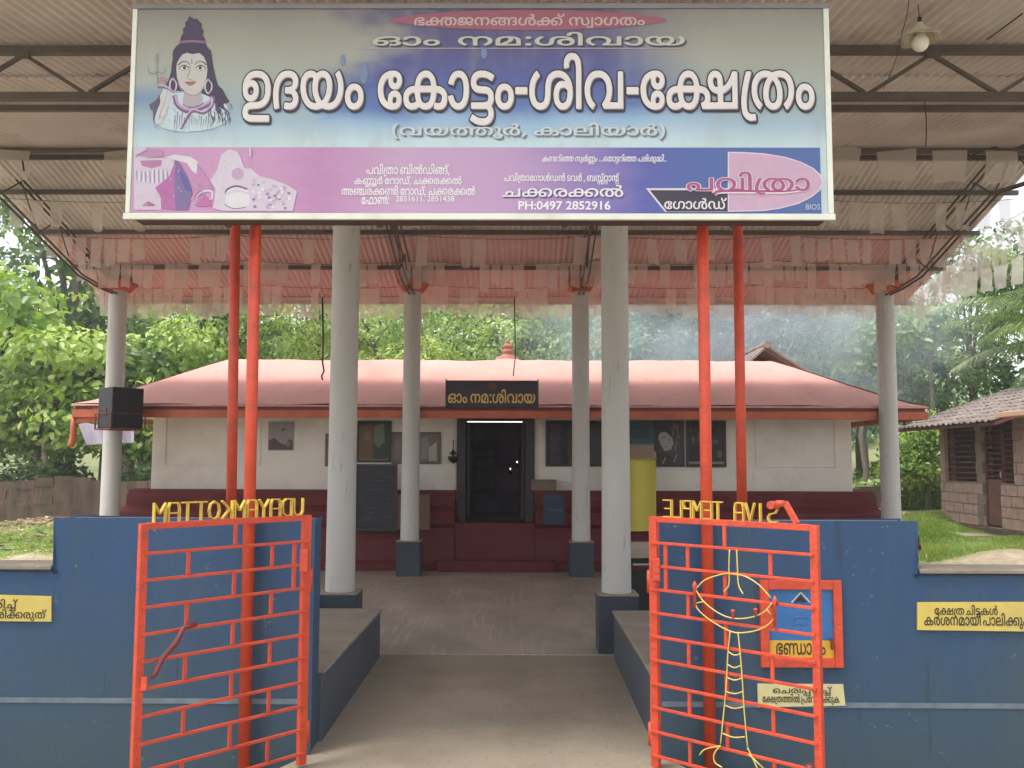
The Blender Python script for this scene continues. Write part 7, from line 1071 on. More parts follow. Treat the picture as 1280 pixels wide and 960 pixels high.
notice('yellow notice cut by the left edge of the photo, two lines of writing', [(-48, 742.5), (64, 745.5), (64, 777), (-48, 776)], m_ny, [('n1', (-20, 748.5, 22, 764)), ('n2', (-44, 761, 58, 776))], m_nink)
notice('yellow notice on the low right wall, two lines of dark writing', [(1147, 753), (1330, 752.5), (1330, 790), (1147, 787.5)], m_ny, [('r1', (1168, 756, 1247, 772)), ('r2', (1155, 766, 1290, 786))], m_nink)
notice('pale cream notice under the red framed offering box', [(947, 855), (1054, 855.5), (1057, 882), (948, 884)], m_nc, [('c1', (966, 857.5, 1040, 870)), ('c2', (953, 867, 1049, 881))], m_nink)
BY = WY-.03
t = thing('offering_box', 'red framed offering box with a blue and yellow front set in the right wall', 'offering box', tuple(P(950, 836, BY)))
def rect(u0, v0, u1, v1, Y):
    a = P(u0, v0, Y); b = P(u1, v1, Y); return float(a[0]), float(b[0]), float(b[2]), float(a[2])
ox0, ox1, oz0, oz1 = rect(950, 725.5, 1055, 835, BY); ix0, ix1, iz0, iz1 = rect(961, 737, 1044, 823, BY)
for nm, q in (('frame_side', (ox0, ix0, oz0, oz1)), ('frame_side', (ix1, ox1, oz0, oz1)), ('frame_rail', (ix0+.001, ix1-.001, oz0, iz0)), ('frame_rail', (ix0+.001, ix1-.001, iz1, oz1))):
    mb = MB(); mb.box(q[0], q[1], BY, WY+.02, q[2], q[3]); mb.build(nm, m_orange, t, bevel=.003)
zy = Z_(800.5, BY+.02, 1000)
mb = MB(); mb.box(ix0-.002, ix1+.002, BY+.018, WY+.03, zy+.001, iz1+.002); mb.build('front_panel', mat('bright_blue_enamel', (.02, .125, .34), (.018, .11, .30), scale=5, rough=.35, bump=.15, bscale=18), t)
mb = MB(); mb.box(ix0-.002, ix1+.002, BY+.016, WY+.03, iz0-.002, zy); mb.build('yellow_band', mat('orange_yellow_enamel', (.62, .36, .02), (.56, .32, .02), scale=5, rough=.4), t)
lettering('lettering', 'box', BY+.016, 970, 803.5, 1032, 818.5, m_nink, t, dy=.002)
mb = MB(); A = [P(*q, BY+.016) for q in ((989.5, 753), (1001, 740.5), (1012.5, 753))]
for a, b in ((0, 1), (1, 2)): mb.bar(tuple(A[a]), tuple(A[b]), .004, .007)
mb.build('slot_hood', m_pillar, t)
mb = MB(); x0, x1, z0, z1 = rect(993, 748, 1009, 753, BY+.014); mb.prism([(x0, z0), (x1, z0), ((x0+x1)/2, z1+.018)], lambda a, b, tt: (a, BY+.014+tt, b), .002); mb.build('coin_slot', m_black, t)
for vv in (772, 780):
    mb = MB(); mb.sm = True; c = [P(u, vv+dv, BY+.018) for u, dv in ((992, 2), (997, -1), (1003, 1), (1010, 0))]; mb.tube([tuple(q) for q in c], .0025, 6); mb.build('embossed_line', bpy.data.materials['bright_blue_enamel'], t)
mb = MB(); q = P(1040, 805, BY-.004); mb.box(q[0]-.006, q[0]+.006, q[1]-.012, q[1]+.01, q[2]-.03, q[2]+.03); mb.build('hasp', m_redmetal, t, bevel=.002)

# ------------------------------------------------------------------ things on the temple front
def picture(name, lb, cat, quad, Y, M_in, M_frame=None, fw=.03, depth=.02, art=None, group=None):
    x0, z1 = X_(quad[0], quad[1], Y), Z_(quad[1], Y, quad[0]); x1, z0 = X_(quad[2], quad[3], Y), Z_(quad[3], Y, quad[0])
    t = thing(name, lb, cat, ((x0+x1)/2, Y, z0), group)
    if M_frame:
        for q in ((x0, x0+fw, z0, z1), (x1-fw, x1, z0, z1), (x0+fw+.0005, x1-fw-.0005, z0, z0+fw), (x0+fw+.0005, x1-fw-.0005, z1-fw, z1)):
            mb = MB(); mb.box(q[0], q[1], Y-depth, Y-.002, q[2], q[3]); mb.build('frame', M_frame, t, bevel=.003)
        mb = MB(); mb.box(x0+fw, x1-fw, Y-depth*.5, Y-.003, z0+fw, z1-fw); mb.build('sheet', M_in, t)
    else:
        mb = MB(); mb.box(x0, x1, Y-.008, Y-.003, z0, z1); mb.build('sheet', M_in, t)
    if art:
        k_ = Ink(Y-(depth*.5 if M_frame else .008)); k_.lay = .0015; art(k_); k_.build('picture', None, t)
    return t
GREY = lambda v: (v, v-2, v-6)
PY = TYW-.004
def art1(k):
    k.poly([(336, 551), (343, 547), (349, 553), (356, 556), (361, 549), (366, 551), (366, 562), (336, 562)], (96, 78, 78)); k.poly([(352, 536), (359, 535), (353, 539)], (70, 66, 70)); k.ell(360, 555, 3, 3, (150, 130, 120))
picture('paper_calendar', 'faded grey paper picture pinned to the white wall right of the left red posts', 'picture', (336, 527, 367, 563), PY, ink(168, 160, 158), art=art1)
def art_d(k):
    k.poly([(449, 533), (466, 530), (470, 575), (449, 575)], (120, 92, 56)); k.poly([(466, 545), (486, 548), (486, 575), (466, 575)], (44, 74, 46)); k.poly([(468, 532), (480, 529), (481, 552), (473, 560), (467, 552)], (120, 132, 108)); k.ell(459, 545, 4, 6, (150, 112, 66)); k.stroke([(450, 574.5), (486, 574.5)], 1.2, (150, 140, 130), smooth=False)
m_dkframe = mat('dark_picture_frame', (.03, .018, .014), rough=.4); m_brframe = mat('light_brown_frame', (.16, .10, .07), rough=.5)
picture('framed_picture', 'brown framed picture half hidden behind the nearer left pillar', 'picture', (407, 542, 446, 583), PY, ink(120, 104, 96), m_brframe, fw=.055, group='pictures on the temple wall')
picture('framed_picture', 'dark framed painting in green and orange above the blackboard', 'picture', (447, 526, 489, 578), PY, ink(62, 66, 56), m_dkframe, art=art_d, group='pictures on the temple wall')
def art_f(k):
    k.poly([(526, 548), (534, 545), (538, 560), (534, 574), (526, 574)], (168, 160, 152)); k.poly([(536, 560), (546, 552), (546, 576), (536, 576)], (206, 200, 190)); k.poly([(493, 552), (500, 548), (500, 572), (493, 574)], (150, 138, 128))
picture('framed_picture', 'pale brown framed picture behind the farther left pillar, left of the hanging lamp', 'picture', (490, 540, 551, 580), PY, ink(138, 124, 118), m_brframe, fw=.03, art=art_f, group='pictures on the temple wall')
def art_k(k):
    for i in range(19):
        y = 530.5+i*2.7
        for x0, x1 in ((687, 701), (709, 717), (737, 751)):
            x = x0+random.uniform(0, 2)
            while x < x1-2:
                l = random.uniform(2, 5); k.stroke([(x, y), (min(x+l, x1), y)], 1.0, GREY(108), smooth=False); x += l+1
picture('name_list_board', 'black board with columns of small white writing right of the temple door', 'board', (682, 525.5, 752, 583), PY, ink(38, 32, 42), m_dkframe, art=art_k)
def art_t(k):
    k.poly([(788, 533), (812, 533), (812, 548), (788, 548)], (34, 66, 72)); k.stroke([(786, 556), (818, 556)], 2, (120, 150, 150), smooth=False)
picture('teal_poster', 'teal poster partly hidden behind the nearer right pillar', 'poster', (784, 525.5, 820, 564), PY, ink(58, 92, 96), m_dkframe, fw=.02, art=art_t, group='pictures on the temple wall')
def art_g(k):
    k.poly([(821.5, 527), (852, 527), (852, 582), (821.5, 582)], (84, 72, 78))
    for i in range(26):
        x = random.uniform(834, 850); y = random.uniform(528, 560); k.stroke([(x, y), (x+random.uniform(-3, 3), y+random.uniform(4, 9))], 1.1, random.choice([GREY(150), (140, 112, 118), GREY(60)]), smooth=False)
    k.poly([(823, 540), (827, 536), (834, 537), (839, 544), (842, 554), (838, 562), (831, 564), (826, 556), (823, 548)], (186, 180, 174)); k.poly([(822, 534), (830, 532), (838, 538), (842, 548), (838, 545), (832, 540), (825, 541), (822, 548)], GREY(40))
    k.stroke([(828, 547), (832, 546)], 1.2, GREY(40), smooth=False); k.stroke([(835, 550), (838, 550)], 1.1, GREY(40), smooth=False); k.stroke([(830, 558), (834, 559)], 1, GREY(70), smooth=False)
    k.poly([(822, 566), (832, 566), (842, 572), (848, 582), (822, 582)], GREY(58)); k.stroke([(828, 580), (832, 572)], 1.6, GREY(170), smooth=False); k.stroke([(842, 578), (846, 568)], 1.4, GREY(170), smooth=False)
picture('framed_picture', 'framed black and white picture of a tilted face, right of the teal poster', 'picture', (820, 525.5, 855.5, 583.5), PY, ink(84, 72, 78), m_dkframe, fw=.016, art=art_g, group='pictures on the temple wall')
def art_h(k):
    for i in range(34):
        x = random.uniform(862, 900); y = random.uniform(530, 570); k.ell(x, y, random.uniform(1.5, 4), random.uniform(2, 5), random.choice([(94, 70, 76), (110, 84, 66), (60, 66, 58), (120, 104, 96), (70, 52, 62)]), n=8)
    k.poly([(859, 577), (906, 577), (906, 580), (859, 580)], (150, 146, 140))
picture('framed_picture', 'dark framed many figured picture behind the right red post, last picture on the right', 'picture', (857, 525.5, 908, 584), PY, ink(52, 42, 46), m_dkframe, fw=.035, art=art_h, group='pictures on the temple wall')
# blackboard leaning on the plinth
LYB = 13.27
def art_b(k):
    for i in range(13):
        y = 586+i*5.4+random.uniform(-1, 1); x = 449
        while x < 490:
            l = random.uniform(2, 8)
            if random.random() < .7: k.stroke([(x, y), (x+l*.5, y+random.uniform(-1.4, 1.4)), (x+l, y)], .8, random.choice([GREY(84), GREY(66), GREY(100)]))
            x += l+random.uniform(1, 4)
picture('blackboard', 'black chalkboard with faint chalk writing standing against the maroon base', 'blackboard', (444, 580, 496, 664), LYB, ink(36, 34, 46), m_dkframe, fw=.035, depth=.03, art=art_b)
picture('brown_card', 'sheet of brown card with faint red marks behind the farther left pillar', 'card', (496, 618, 537, 662), LYB, ink(128, 98, 82), art=lambda k: [k.stroke([(500, 624+i*6), (534, 624+i*6)], 1, (150, 84, 76), smooth=False) for i in range(6)])
picture('blue_notice_board', 'small blue board leaning on the maroon base right of the door', 'board', (679, 617, 706, 656), LYB, ink(34, 56, 88), m_dkframe, fw=.012, art=lambda k: [k.stroke([(682, 622), (702, 622)], 1.2, (90, 96, 110), smooth=False), k.stroke([(683, 636), (703, 638)], 2.2, (86, 100, 124), smooth=False), k.stroke([(684, 644), (700, 644)], 1, (70, 84, 108), smooth=False)])
x0, x1 = X_(664, 605, 13.55), X_(695.5, 605, 13.55); z0, z1 = 1.158, Z_(599.5, 13.5)
mb = MB(); mb.box(x0, x1, 13.50, 13.66, z0, z1); t = thing('cardboard_carton', 'low brown carton on the ledge right of the temple door', 'box', ((x0+x1)/2, 13.58, z0)); mb.build('carton', mat('brown_card', (.20, .135, .105), (.17, .11, .085), scale=9), t, bevel=.004)
mb = MB(); mb.box(x0+.01, x1-.01, 13.496, 13.499, z1-.03, z1-.022); mb.build('tape_line', ink(110, 84, 76), t)
# yellow panel and carton above it
YY = 13.24
x0, x1 = X_(776, 620, YY), X_(820, 620, YY); z0, z1 = Z_(664, YY, 800), Z_(574, YY, 800)
t = thing('yellow_panel', 'tall plain yellow panel standing behind the nearer right pillar', 'panel', ((x0+x1)/2, YY, z0))
mb = MB(); n = 12
for i in range(n+1):
    x = x0+(x1-x0)*i/n; y = YY+.03*math.cos(i/n*2*math.pi*1.3); mb.v += [(x, y, z0), (x, y, z1), (x, y+.012, z0), (x, y+.012, z1)]
for i in range(n):
    a = 4*i; mb.face([a, a+4, a+5, a+1]); mb.face([a+2, a+3, a+7, a+6]); mb.face([a+1, a+5, a+7, a+3]); mb.face([a, a+2, a+6, a+4])
mb.face([0, 1, 3, 2]); mb.face([4*n, 4*n+2, 4*n+3, 4*n+1])
mb.build('sheet', mat('plain_yellow_sheet', (.56, .48, .05), (.50, .43, .045), scale=3, rough=.5), t)
mb = MB(); mb.bar((x0-.01, YY-.05, z1+.01), (x1+.01, YY-.05, z1+.01), .02, .025); mb.build('top_batten', mat('yellow_batten', (.36, .26, .06)), t)
x0, x1, z0, z1 = X_(784, 566, 13.6), X_(816, 566, 13.6), Z_(576, 13.6, 800), Z_(557, 13.6, 800)
mb = MB(); mb.box(x0, x1, 13.45, 13.60, z1-.28, z1); t = thing('cardboard_carton', 'upright brown carton peeping over the yellow panel', 'box', ((x0+x1)/2, 13.55, z0)); mb.build('carton', mat('buff_card', (.30, .20, .13), (.26, .17, .11), scale=9), t, bevel=.004)
# hanging lamp left of the door
lx = X_(566.5, 565, TYW-.12); lz = Z_(552, TYW-.12, 566)
t = thing('hanging_lamp', 'small dark metal oil lamp hanging left of the temple door', 'lamp', (lx, TYW-.12, lz-.35))
m_brass = mat('tarnished_metal', (.035, .022, .018), (.02, .014, .012), scale=12, rough=.4, metal=.6)
mb = MB(); mb.sm = True; mb.tube([(lx, TYW-.12, lz+.02), (lx, TYW-.12, lz-.12)], .006, 6); mb.tube([(lx, TYW-.12, lz-.0), (lx, TYW-.0, lz+.02)], .006, 6); mb.build('chain', m_brass, t)
mb = MB(); mb.lathe([(.0, 0), (.012, -.01), (.035, -.045), (.06, -.07), (.02, -.08), (.015, -.11)], (lx, TYW-.12, lz-.11), 16); mb.build('hood', m_brass, t)
mb = MB(); mb.lathe([(.075, 0), (.078, -.01), (.07, -.05), (.045, -.085), (.015, -.10), (0, -.115)], (lx, TYW-.12, lz-.215), 18); mb.build('oil_bowl', m_brass, t)
# strip of light over the door, small lamps inside
m_tube = bpy.data.materials.new('lit_tube'); m_tube.use_nodes = True; e = m_tube.node_tree.nodes['Principled BSDF']; e.inputs['Emission Color'].default_value = (1, .93, .85, 1); e.inputs['Emission Strength'].default_value = .9
LYT = TYW-.085; x0, x1 = X_(584, 527, LYT), X_(653, 527, LYT); zz = Z_(527.3, LYT, 620)
mb = MB(); mb.tube([(x0, LYT, zz), (x1, LYT, zz)], .007, 8); t = thing('tube_light', 'thin lit white tube light along the top of the doorway', 'light', (x0, LYT, zz)); mb.build('tube', m_tube, t); mb = MB(); mb.box(x0-.02, x1+.02, LYT-.01, LYT+.02, zz+.012, zz+.03); mb.build('batten', m_wood, t)
m_flame = bpy.data.materials.new('lamp_flame'); m_flame.use_nodes = True; e = m_flame.node_tree.nodes['Principled BSDF']; e.inputs['Emission Color'].default_value = (1, .92, .8, 1); e.inputs['Emission Strength'].default_value = 2.5
for (u, v), lb in (((646.5, 577.5), 'highest of the tiny lit wicks glimmering inside the dark doorway'), ((638, 586), 'middle one of the tiny lit wicks inside the dark doorway'), ((638.5, 591), 'lowest of the tiny lit wicks inside the dark doorway')):
    q = P(u, v, TYW+1.5); t = thing('oil_lamp', lb, 'lamp', tuple(q), 'lit wicks inside the doorway')
    mb = MB(); mb.sm = True; mb.lathe([(0, -.014), (.004, -.012), (.008, -.003), (.006, .006), (0, .016)], tuple(q), 10); mb.build('flame', m_flame, t)
    mb = MB(); mb.sm = True; mb.lathe([(.0, -.09), (.02, -.08), (.035, -.05), (.04, -.035), (.0, -.032)], tuple(q), 12); mb.build('oil_bowl', m_brass, t)
# finial on the ridge
fx = X_(634.5, 440, 15.1); fz = Z_(449, 15.1, 634)
t = thing('roof_finial', 'terracotta finial standing on the middle of the temple ridge', 'finial', (fx, 15.1, fz))
mb = MB(); mb.sm = True
mb.lathe([(.20, -.03), (.19, .03), (.10, .06), (.085, .09), (.10, .11), (.105, .135), (.07, .16), (.065, .18), (.085, .20), (.085, .225), (.045, .25), (.035, .27), (.045, .285), (.02, .31), (.0, .36)], (fx, 15.1, fz), 20); mb.build('spire', mat('terracotta', (.38, .16, .11), (.30, .12, .085), scale=8, rough=.85), t)
mb = MB(); mb.lathe([(.50, -.14), (.42, -.05), (.20, .01)], (fx, 15.1, fz-.02), 8, smooth=False); mb.build('spire_base', m_roofpink, t)
# ------------------------------------------------------------------ loudspeaker in its bracket on the leftmost pillar
Y = 12.5; ang = math.radians(50)
cx, cz = X_(151, 512, Y), Z_(510.5, Y, 150)
t = thing('loudspeaker', 'black box loudspeaker in a red bracket on the leftmost white pillar', 'loudspeaker', (cx, Y, cz-.3))
T = Matrix.Translation((cx, Y, cz)) @ Matrix.Rotation(ang, 4, 'Z')
h = .275; mb = MB(); mb.box(-.22, .22, -.20, .20, -h, h, T); mb.build('cabinet', m_black, t, bevel=.012)
mb = MB(); mb.box(-.20, .20, -.206, -.202, -h+.02, h-.02, T); mb.build('grille', mat('speaker_cloth', (.02, .015, .018), (.012, .009, .011), scale=40, rough=.9), t)
mb = MB(); mb.box(-.226, -.221, -.05, .06, -.10, .0, T); mb.build('handle_recess', mat('grey_plastic', (.045, .04, .04)), t)
mb = MB()
for (a, b) in (((-.24, -.22), (.24, -.22)), ((.24, -.22), (.24, .22)), ((.24, .22), (-.24, .22)), ((-.24, .22), (-.24, -.22))):
    for z in (-h-.012, -.075): mb.bar(T @ Vector((*a, z)), T @ Vector((*b, z)), .022 if z < -.1 else .010)
for a in ((-.24, -.22), (.24, -.22), (.24, .22), (-.24, .22)): mb.bar(T @ Vector((*a, -h-.012)), T @ Vector((*a, -.075)), .018)
mb.bar(T @ Vector((-.21, .0, -.04+.02)), T @ Vector((-.26, .25, .0)), .02); mb.build('bracket', m_redmetal, t)
# ------------------------------------------------------------------ table behind the right ledge
t = thing('side_table', 'table with a pale top and black frame behind the nearer right pillar', 'table', (1.75, 9.3, .012)); Y = 9.0
z1 = Z_(684.5, Y, 800); z0 = Z_(698, Y, 800)
mb = MB(); mb.box(1.12, 2.5, Y, Y+.65, z0, z1); mb.build('table_top', mat('pale_table_top', (.34, .30, .23), (.28, .24, .18), scale=6, rough=.5), t, bevel=.006)
for x in (1.16, 2.44):
    for y in (Y+.04, Y+.6): mb = MB(); mb.box(x-.02, x+.02, y-.02, y+.02, .013, z0-.002); mb.build('leg', m_black, t)
mb = MB(); mb.box(1.18, 2.42, Y+.07, Y+.08, .06, z0-.11); mb.build('modesty_panel', m_black, t); mb = MB(); mb.box(1.15, 2.46, Y+.05, Y+.6, z0-.06, z0-.004); mb.build('apron', m_black, t)
mb = MB(); q = Z_(706, Y, 800); mb.tube([(1.30, Y+.03, q), (2.3, Y+.03, q)], .009, 8); mb.build('foot_rail', m_pillar, t)
# ------------------------------------------------------------------ hanging bulb under a scalloped glass shade
Y = 5.6; bx, bz = X_(1150, 45, Y), Z_(48, Y, 1150)
t = thing('hanging_bulb_lamp', 'unlit white bulb under a frilled glass shade hanging right of the signboard', 'lamp', (bx, Y, bz))
mb = MB(); mb.sm = True
mb.lathe([(.0, .105), (.022, .10), (.03, .08), (.045, .06), (.075, .03), (.08, .02)], (bx, Y, bz), 36, fr=lambda a, z: 1+.09*math.cos(a*6)*(1 if z < .035 else .3)); mb.build('shade_cap', m_glass, t)
m_amber = mat('amber_glass', (.42, .36, .24), (.36, .31, .2), scale=10, rough=.25)
mb = MB(); mb.sm = True; k = len(mb.v); mb.lathe([(.035, .055), (.075, .025), (.11, .005), (.125, -.005), (.12, -.012), (.07, .015), (.035, .045)], (bx, Y, bz), 40, fr=lambda a, z: 1+.10*math.cos(a*6)*max(0, min(1, (.06-z)/.06))); mb.build('frilled_shade', m_amber, t)
mb = MB(); mb.sm = True; mb.lathe([(0, -.085), (.02, -.082), (.042, -.065), (.052, -.04), (.05, -.012), (.036, .012), (.026, .03), (.025, .05)], (bx, Y, bz), 24); mb.build('bulb', m_glass, t)
mb = MB(); mb.tube([(bx, Y, bz+.10), (bx+.002, Y, bz+.135)], .014, 8); mb.tube([(bx, Y, bz+.13), (bx-.004, Y+.003, roof_z(Y)-.01)], .003, 6); mb.build('cord', m_black, t)
# ------------------------------------------------------------------ loose wires under the roof
def wire(lb, pts, r=.004, M=None):
    mb = MB(); mb.sm = True; mb.tube([tuple(P(*q)) for q in pts], r, 5); o = mb.build('hanging_wire', M or m_black, None); tag(o, lb, 'wire')
wire('black wire dangling over the temple roof left of the nearer left pillar', [(403, 372, 12.3), (404, 430, 12.3), (403, 452, 12.3), (405, 464, 12.3), (402, 470, 12.3), (403, 475, 12.3)], .012)
wire('thin black wire end hanging beside the roof finial', [(643, 372, 12.4), (644, 430, 12.4), (644, 447, 12.4), (641.5, 470, 12.4)], .008)
wire('thin black wire slanting from the roof at the upper right', [(1278, 17, 5.6), (1240, 45, 6.2), (1213, 62, 6.9), (1155, 102, 7.6), (1130, 120, 7.8), (1092, 142, 8.6), (1050, 170, 9.4)], .005)
wire('thin cord looping down beside the hanging bulb', [(1137, -8, 5.5), (1134, 18, 5.5), (1128, 40, 5.5), (1121, 70, 5.7), (1114, 90, 5.9), (1104, 112, 6.1)], .0025)
wire('thin dark wire hanging below the right half of the truss', [(1156, 128, 7.6), (1158, 150, 7.6), (1158, 170, 7.7), (1157, 183, 7.8)], .005)
wire('dark looped wire under the ridge at the right', [(1200, 190, 9.4), (1214, 195, 9.4), (1228, 188, 9.4), (1245, 184, 9.4), (1254, 192, 9.4), (1258, 206, 9.4)], .009)
wire('thin black wire hanging against the left strip of the roof under the truss', [(28, 190, 9.2), (28, 200, 9.2), (30, 214, 9.2)], .009)
# ------------------------------------------------------------------ strings of clear plastic bunting
FM = []
for i in range(6):
    mb = MB(); n = 6; w = 1.0; mb.sm = True
    for j in range(n+1):
        for k in range(5):
            x = (k/4-.5)*(1-.10*j/n*(i % 3)); y = .06*math.sin(j*.9+i)+.05*math.sin(k*1.7+i*2)*j/n; mb.v.append((x, y, -j/n+.03*math.sin(k+i*1.3)*(j == n)))
    for j in range(n):
        for k in range(4): a = j*5+k; mb.face([a, a+1, a+6, a+5])
    FM.append(mesh_of(mb, 'flag', m_flag))
m_string = mat('grey_string', (.12, .10, .085))
def bunting(lb, A, B_, w, h, gap, sag=.05, skip=.0, hv=.25):
    A = Vector(A); B_ = Vector(B_); t = thing('bunting_string', lb, 'bunting', tuple(A), 'strings of clear plastic flags under the roof')
    L_ = (B_-A).length; n = max(2, int(L_/gap)); seg = lambda f: A.lerp(B_, f)+Vector((0, 0, -sag*4*((f*5) % 1)*(1-(f*5) % 1)))
    mb = MB(); mb.tube([seg(i/60) for i in range(61)], .004, 4, caps=False); mb.build('string', m_string, t)
    az = math.atan2(B_.y-A.y, B_.x-A.x)
    for i in range(n):
        f = (i+.5)/n; p = seg(f)
        if random.random() < skip+(.38 if -4.6 < p.x < 3.6 and skip and gap < .5 else 0): continue
        hh = h*random.uniform(1-hv, 1+hv*.4)
        place('flag', random.choice(FM), p, t, rot=(random.uniform(-.08, .08), random.uniform(-.06, .06), az+random.uniform(-.35, .35)), scale=(w*random.uniform(.85, 1.1), w, hh))
bunting('string of big clear plastic flags hanging just below the ridge', (-5.8, 9.2, 4.79), (5.9, 9.2, 4.80), .36, .36, .52, sag=.04, skip=.12)
bunting('string of clear flags under the first purlin behind the ridge', (-5.8, 10.45, 4.62), (5.9, 10.45, 4.62), .16, .34, .24, skip=.2)
bunting('string of clear flags under the second purlin behind the ridge', (-5.8, 11.4, 4.42), (5.9, 11.4, 4.42), .15, .36, .18, skip=.15)
bunting('string of clear flags just in front of the pillar caps', (-5.9, 12.1, 4.24), (5.95, 12.1, 4.26), .14, .34, .15, skip=.1)
bunting('string of clear flags just behind the pillar caps', (-5.9, 12.98, 4.08), (5.95, 12.98, 4.10), .14, .32, .14, skip=.06)
bunting('dense row of clear plastic strips along the low back eave', (-6.0, 13.4, 4.0), (5.95, 13.4, 4.02), .14, .30, .115, sag=.02)
bunting('string of clear flags running along the open right edge of the roof', (6.0, 13.3, 4.14), (6.2, 9.4, 4.78), .22, .46, .17, sag=.03)
bunting('string of clear flags hanging right of the roof, over the grass', (6.05, 12.9, 4.14), (7.8, 10.6, 4.55), .18, .40, .20, sag=.05)

# ------------------------------------------------------------------ laterite hut at the right
HX = 9.0
hut = thing('laterite_hut', 'small laterite block hut with a clay tile roof beyond the right wall', 'hut', (HX, 17.3, .35))
YB0, YB1 = 13.4, 19.35; zb, zs_, ze = .39, 1.19, 2.38
def ypx(u, x=HX): # depth where the wall plane x=HX shows at pixel column u
    lo, hi = 8., 40.
    for _ in range(40):
        mid = (lo+hi)/2; c = np.array([x, mid, 1.2])-CAM
        uu = 640+FPX*np.dot(c, RGT)/np.dot(c, FWD)
        if uu > u: lo = mid
        else: hi = mid
    return lo
W1 = (ypx(1222), ypx(1184)); D1 = (ypx(1252), ypx(1231)); W2 = (ypx(1269.5), ypx(1253.5))
def opening(y, z):
    if W1[0] < y < W1[1] and z > zs_: return True
    if D1[0] < y < D1[1] and z > zb: return True
    if W2[0] < y < W2[1] and z > zs_: return True
    return False
# mortar core behind the blocks
core = MB()
def core_box(y0, y1, z0, z1): core.box(HX+.012, HX+.18, y0, y1, z0, z1)
core_box(YB0, W2[0], .1, ze); core_box(W2[0]+.001, D1[0]-.03, .1, zs_-.01); core_box(D1[0]-.029, D1[1]+.03, .1, zb-.01); core_box(D1[1]+.031, W1[0], .1, ze-.001); core_box(W1[0]+.001, W1[1], .1, zs_-.01); core_box(W1[1]+.001, YB1, .1, ze)
core.box(HX+.18, 12.5, YB1-.18, YB1-.001, .1, ze); core.box(HX+.18, 12.5, YB0+.001, YB0+.18, .1, ze); core.box(12.4, 12.58, YB0+.18, YB1-.18, .1, ze); core.box(HX+.2, 12.38, YB0+.2, YB1-.2, .1, zb)
core.build('wall', m_mortar, hut)
mb = MB(); mb.box(-.0, .05, -.5, .5, -.5, .5); blk = mesh_of(mb, 'laterite_block', m_later)
for y in [0]:
    row = 0; z = zb
    while z < ze-.12:
        bh = .185; off = (row % 2)*.2; yy = YB0-off
        while yy < YB1:
            a = max(yy+.009, YB0); b = min(yy+.391, YB1)
            # clip to openings
            segs = [(a, b)]
            for o0, o1, zz in ((*W1, zs_-.02), (*D1, zb-.05), (*W2, zs_-.02)):
                ns = []
                for s0, s1 in segs:
                    if z+bh*.5 < zz or s1 <= o0 or s0 >= o1: ns.append((s0, s1)); continue
                    if s0 < o0-.05: ns.append((s0, o0-.01))
                    if s1 > o1+.05: ns.append((o1+.01, s1))
                segs = ns
            for s0, s1 in segs:
                if s1-s0 > .05: place('laterite_block', blk, (HX-.02-random.uniform(0, .012), (s0+s1)/2, z+bh/2), hut, scale=(1, s1-s0, bh))
            yy += .4
        z += .2; row += 1
mb = MB(); mb.box(HX-.10, HX+.2, YB0-.1, YB1+.1, -.2, zb-.015); mb.build('foundation', m_oldstone, hut, bevel=.015)
# concrete post beside the door, sill, dark room, grilles and door
mb = MB(); mb.box(HX-.03, HX+.12, D1[1]+.02, W1[0]-.02, zb, ze+.05); mb.build('door_post', mat('grey_post', (.24, .19, .16), (.18, .14, .12), scale=6), hut, bevel=.01)
mb = MB(); mb.box(HX-.03, HX+.1, W1[0], W1[1], zs_-.012, zs_+.02); mb.build('window_sill', mat('pinkish_sill', (.30, .18, .14)), hut)
mb = MB(); mb.box(HX-.03, HX+.1, W2[0], W2[1], zs_-.012, zs_+.02); mb.build('window_sill', bpy.data.materials['pinkish_sill'], hut)
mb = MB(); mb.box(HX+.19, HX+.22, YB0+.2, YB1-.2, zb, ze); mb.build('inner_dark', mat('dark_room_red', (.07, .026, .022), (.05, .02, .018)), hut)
for (a, b), nm in ((W1, 'window'), (W2, 'window')):
    mb = MB(); mb.box(HX+.03, HX+.06, a, a+.04, zs_+.02, ze); mb.box(HX+.03, HX+.06, b-.04, b, zs_+.02, ze); mb.box(HX+.03, HX+.06, a+.041, b-.041, ze-.06, ze)
    w = mb.build(nm, m_brownwood, hut)
    z = zs_+.07
    while z < ze-.08:
        mb = MB(); mb.box(HX+.025, HX+.05, a+.041, b-.041, z, z+.03); mb.build('slat', m_brownwood, w); z += .105
mb = MB(); mb.box(HX+.04, HX+.07, D1[0]+.01, D1[1]-.01, zb+.03, 1.27); dr = mb.build('door', mat('dull_pink_brown_door', (.19, .085, .07), (.16, .07, .06), scale=4), hut)
z = 1.32
while z < ze-.05:
    mb = MB(); mb.box(HX+.045, HX+.065, D1[0]+.01, D1[1]-.01, z, z+.03); mb.build('slat', m_brownwood, dr); z += .105
for y in (D1[0]+.0, D1[1]-.045):
    mb = MB(); mb.box(HX+.035, HX+.075, y, y+.045, zb+.02, ze); mb.build('door_rail', m_brownwood, dr)
mb = MB(); mb.tube([(HX+.02, D1[0]+.06, 1.30), (HX+.02, D1[0]+.06, 1.42)], .015, 6); mb.build('handle', m_pillar, dr)
mb = MB(); mb.box(HX-.75, HX-.12, ypx(1254), ypx(1222), .0, .27); mb.build('door_step', m_conc, hut, bevel=.02)
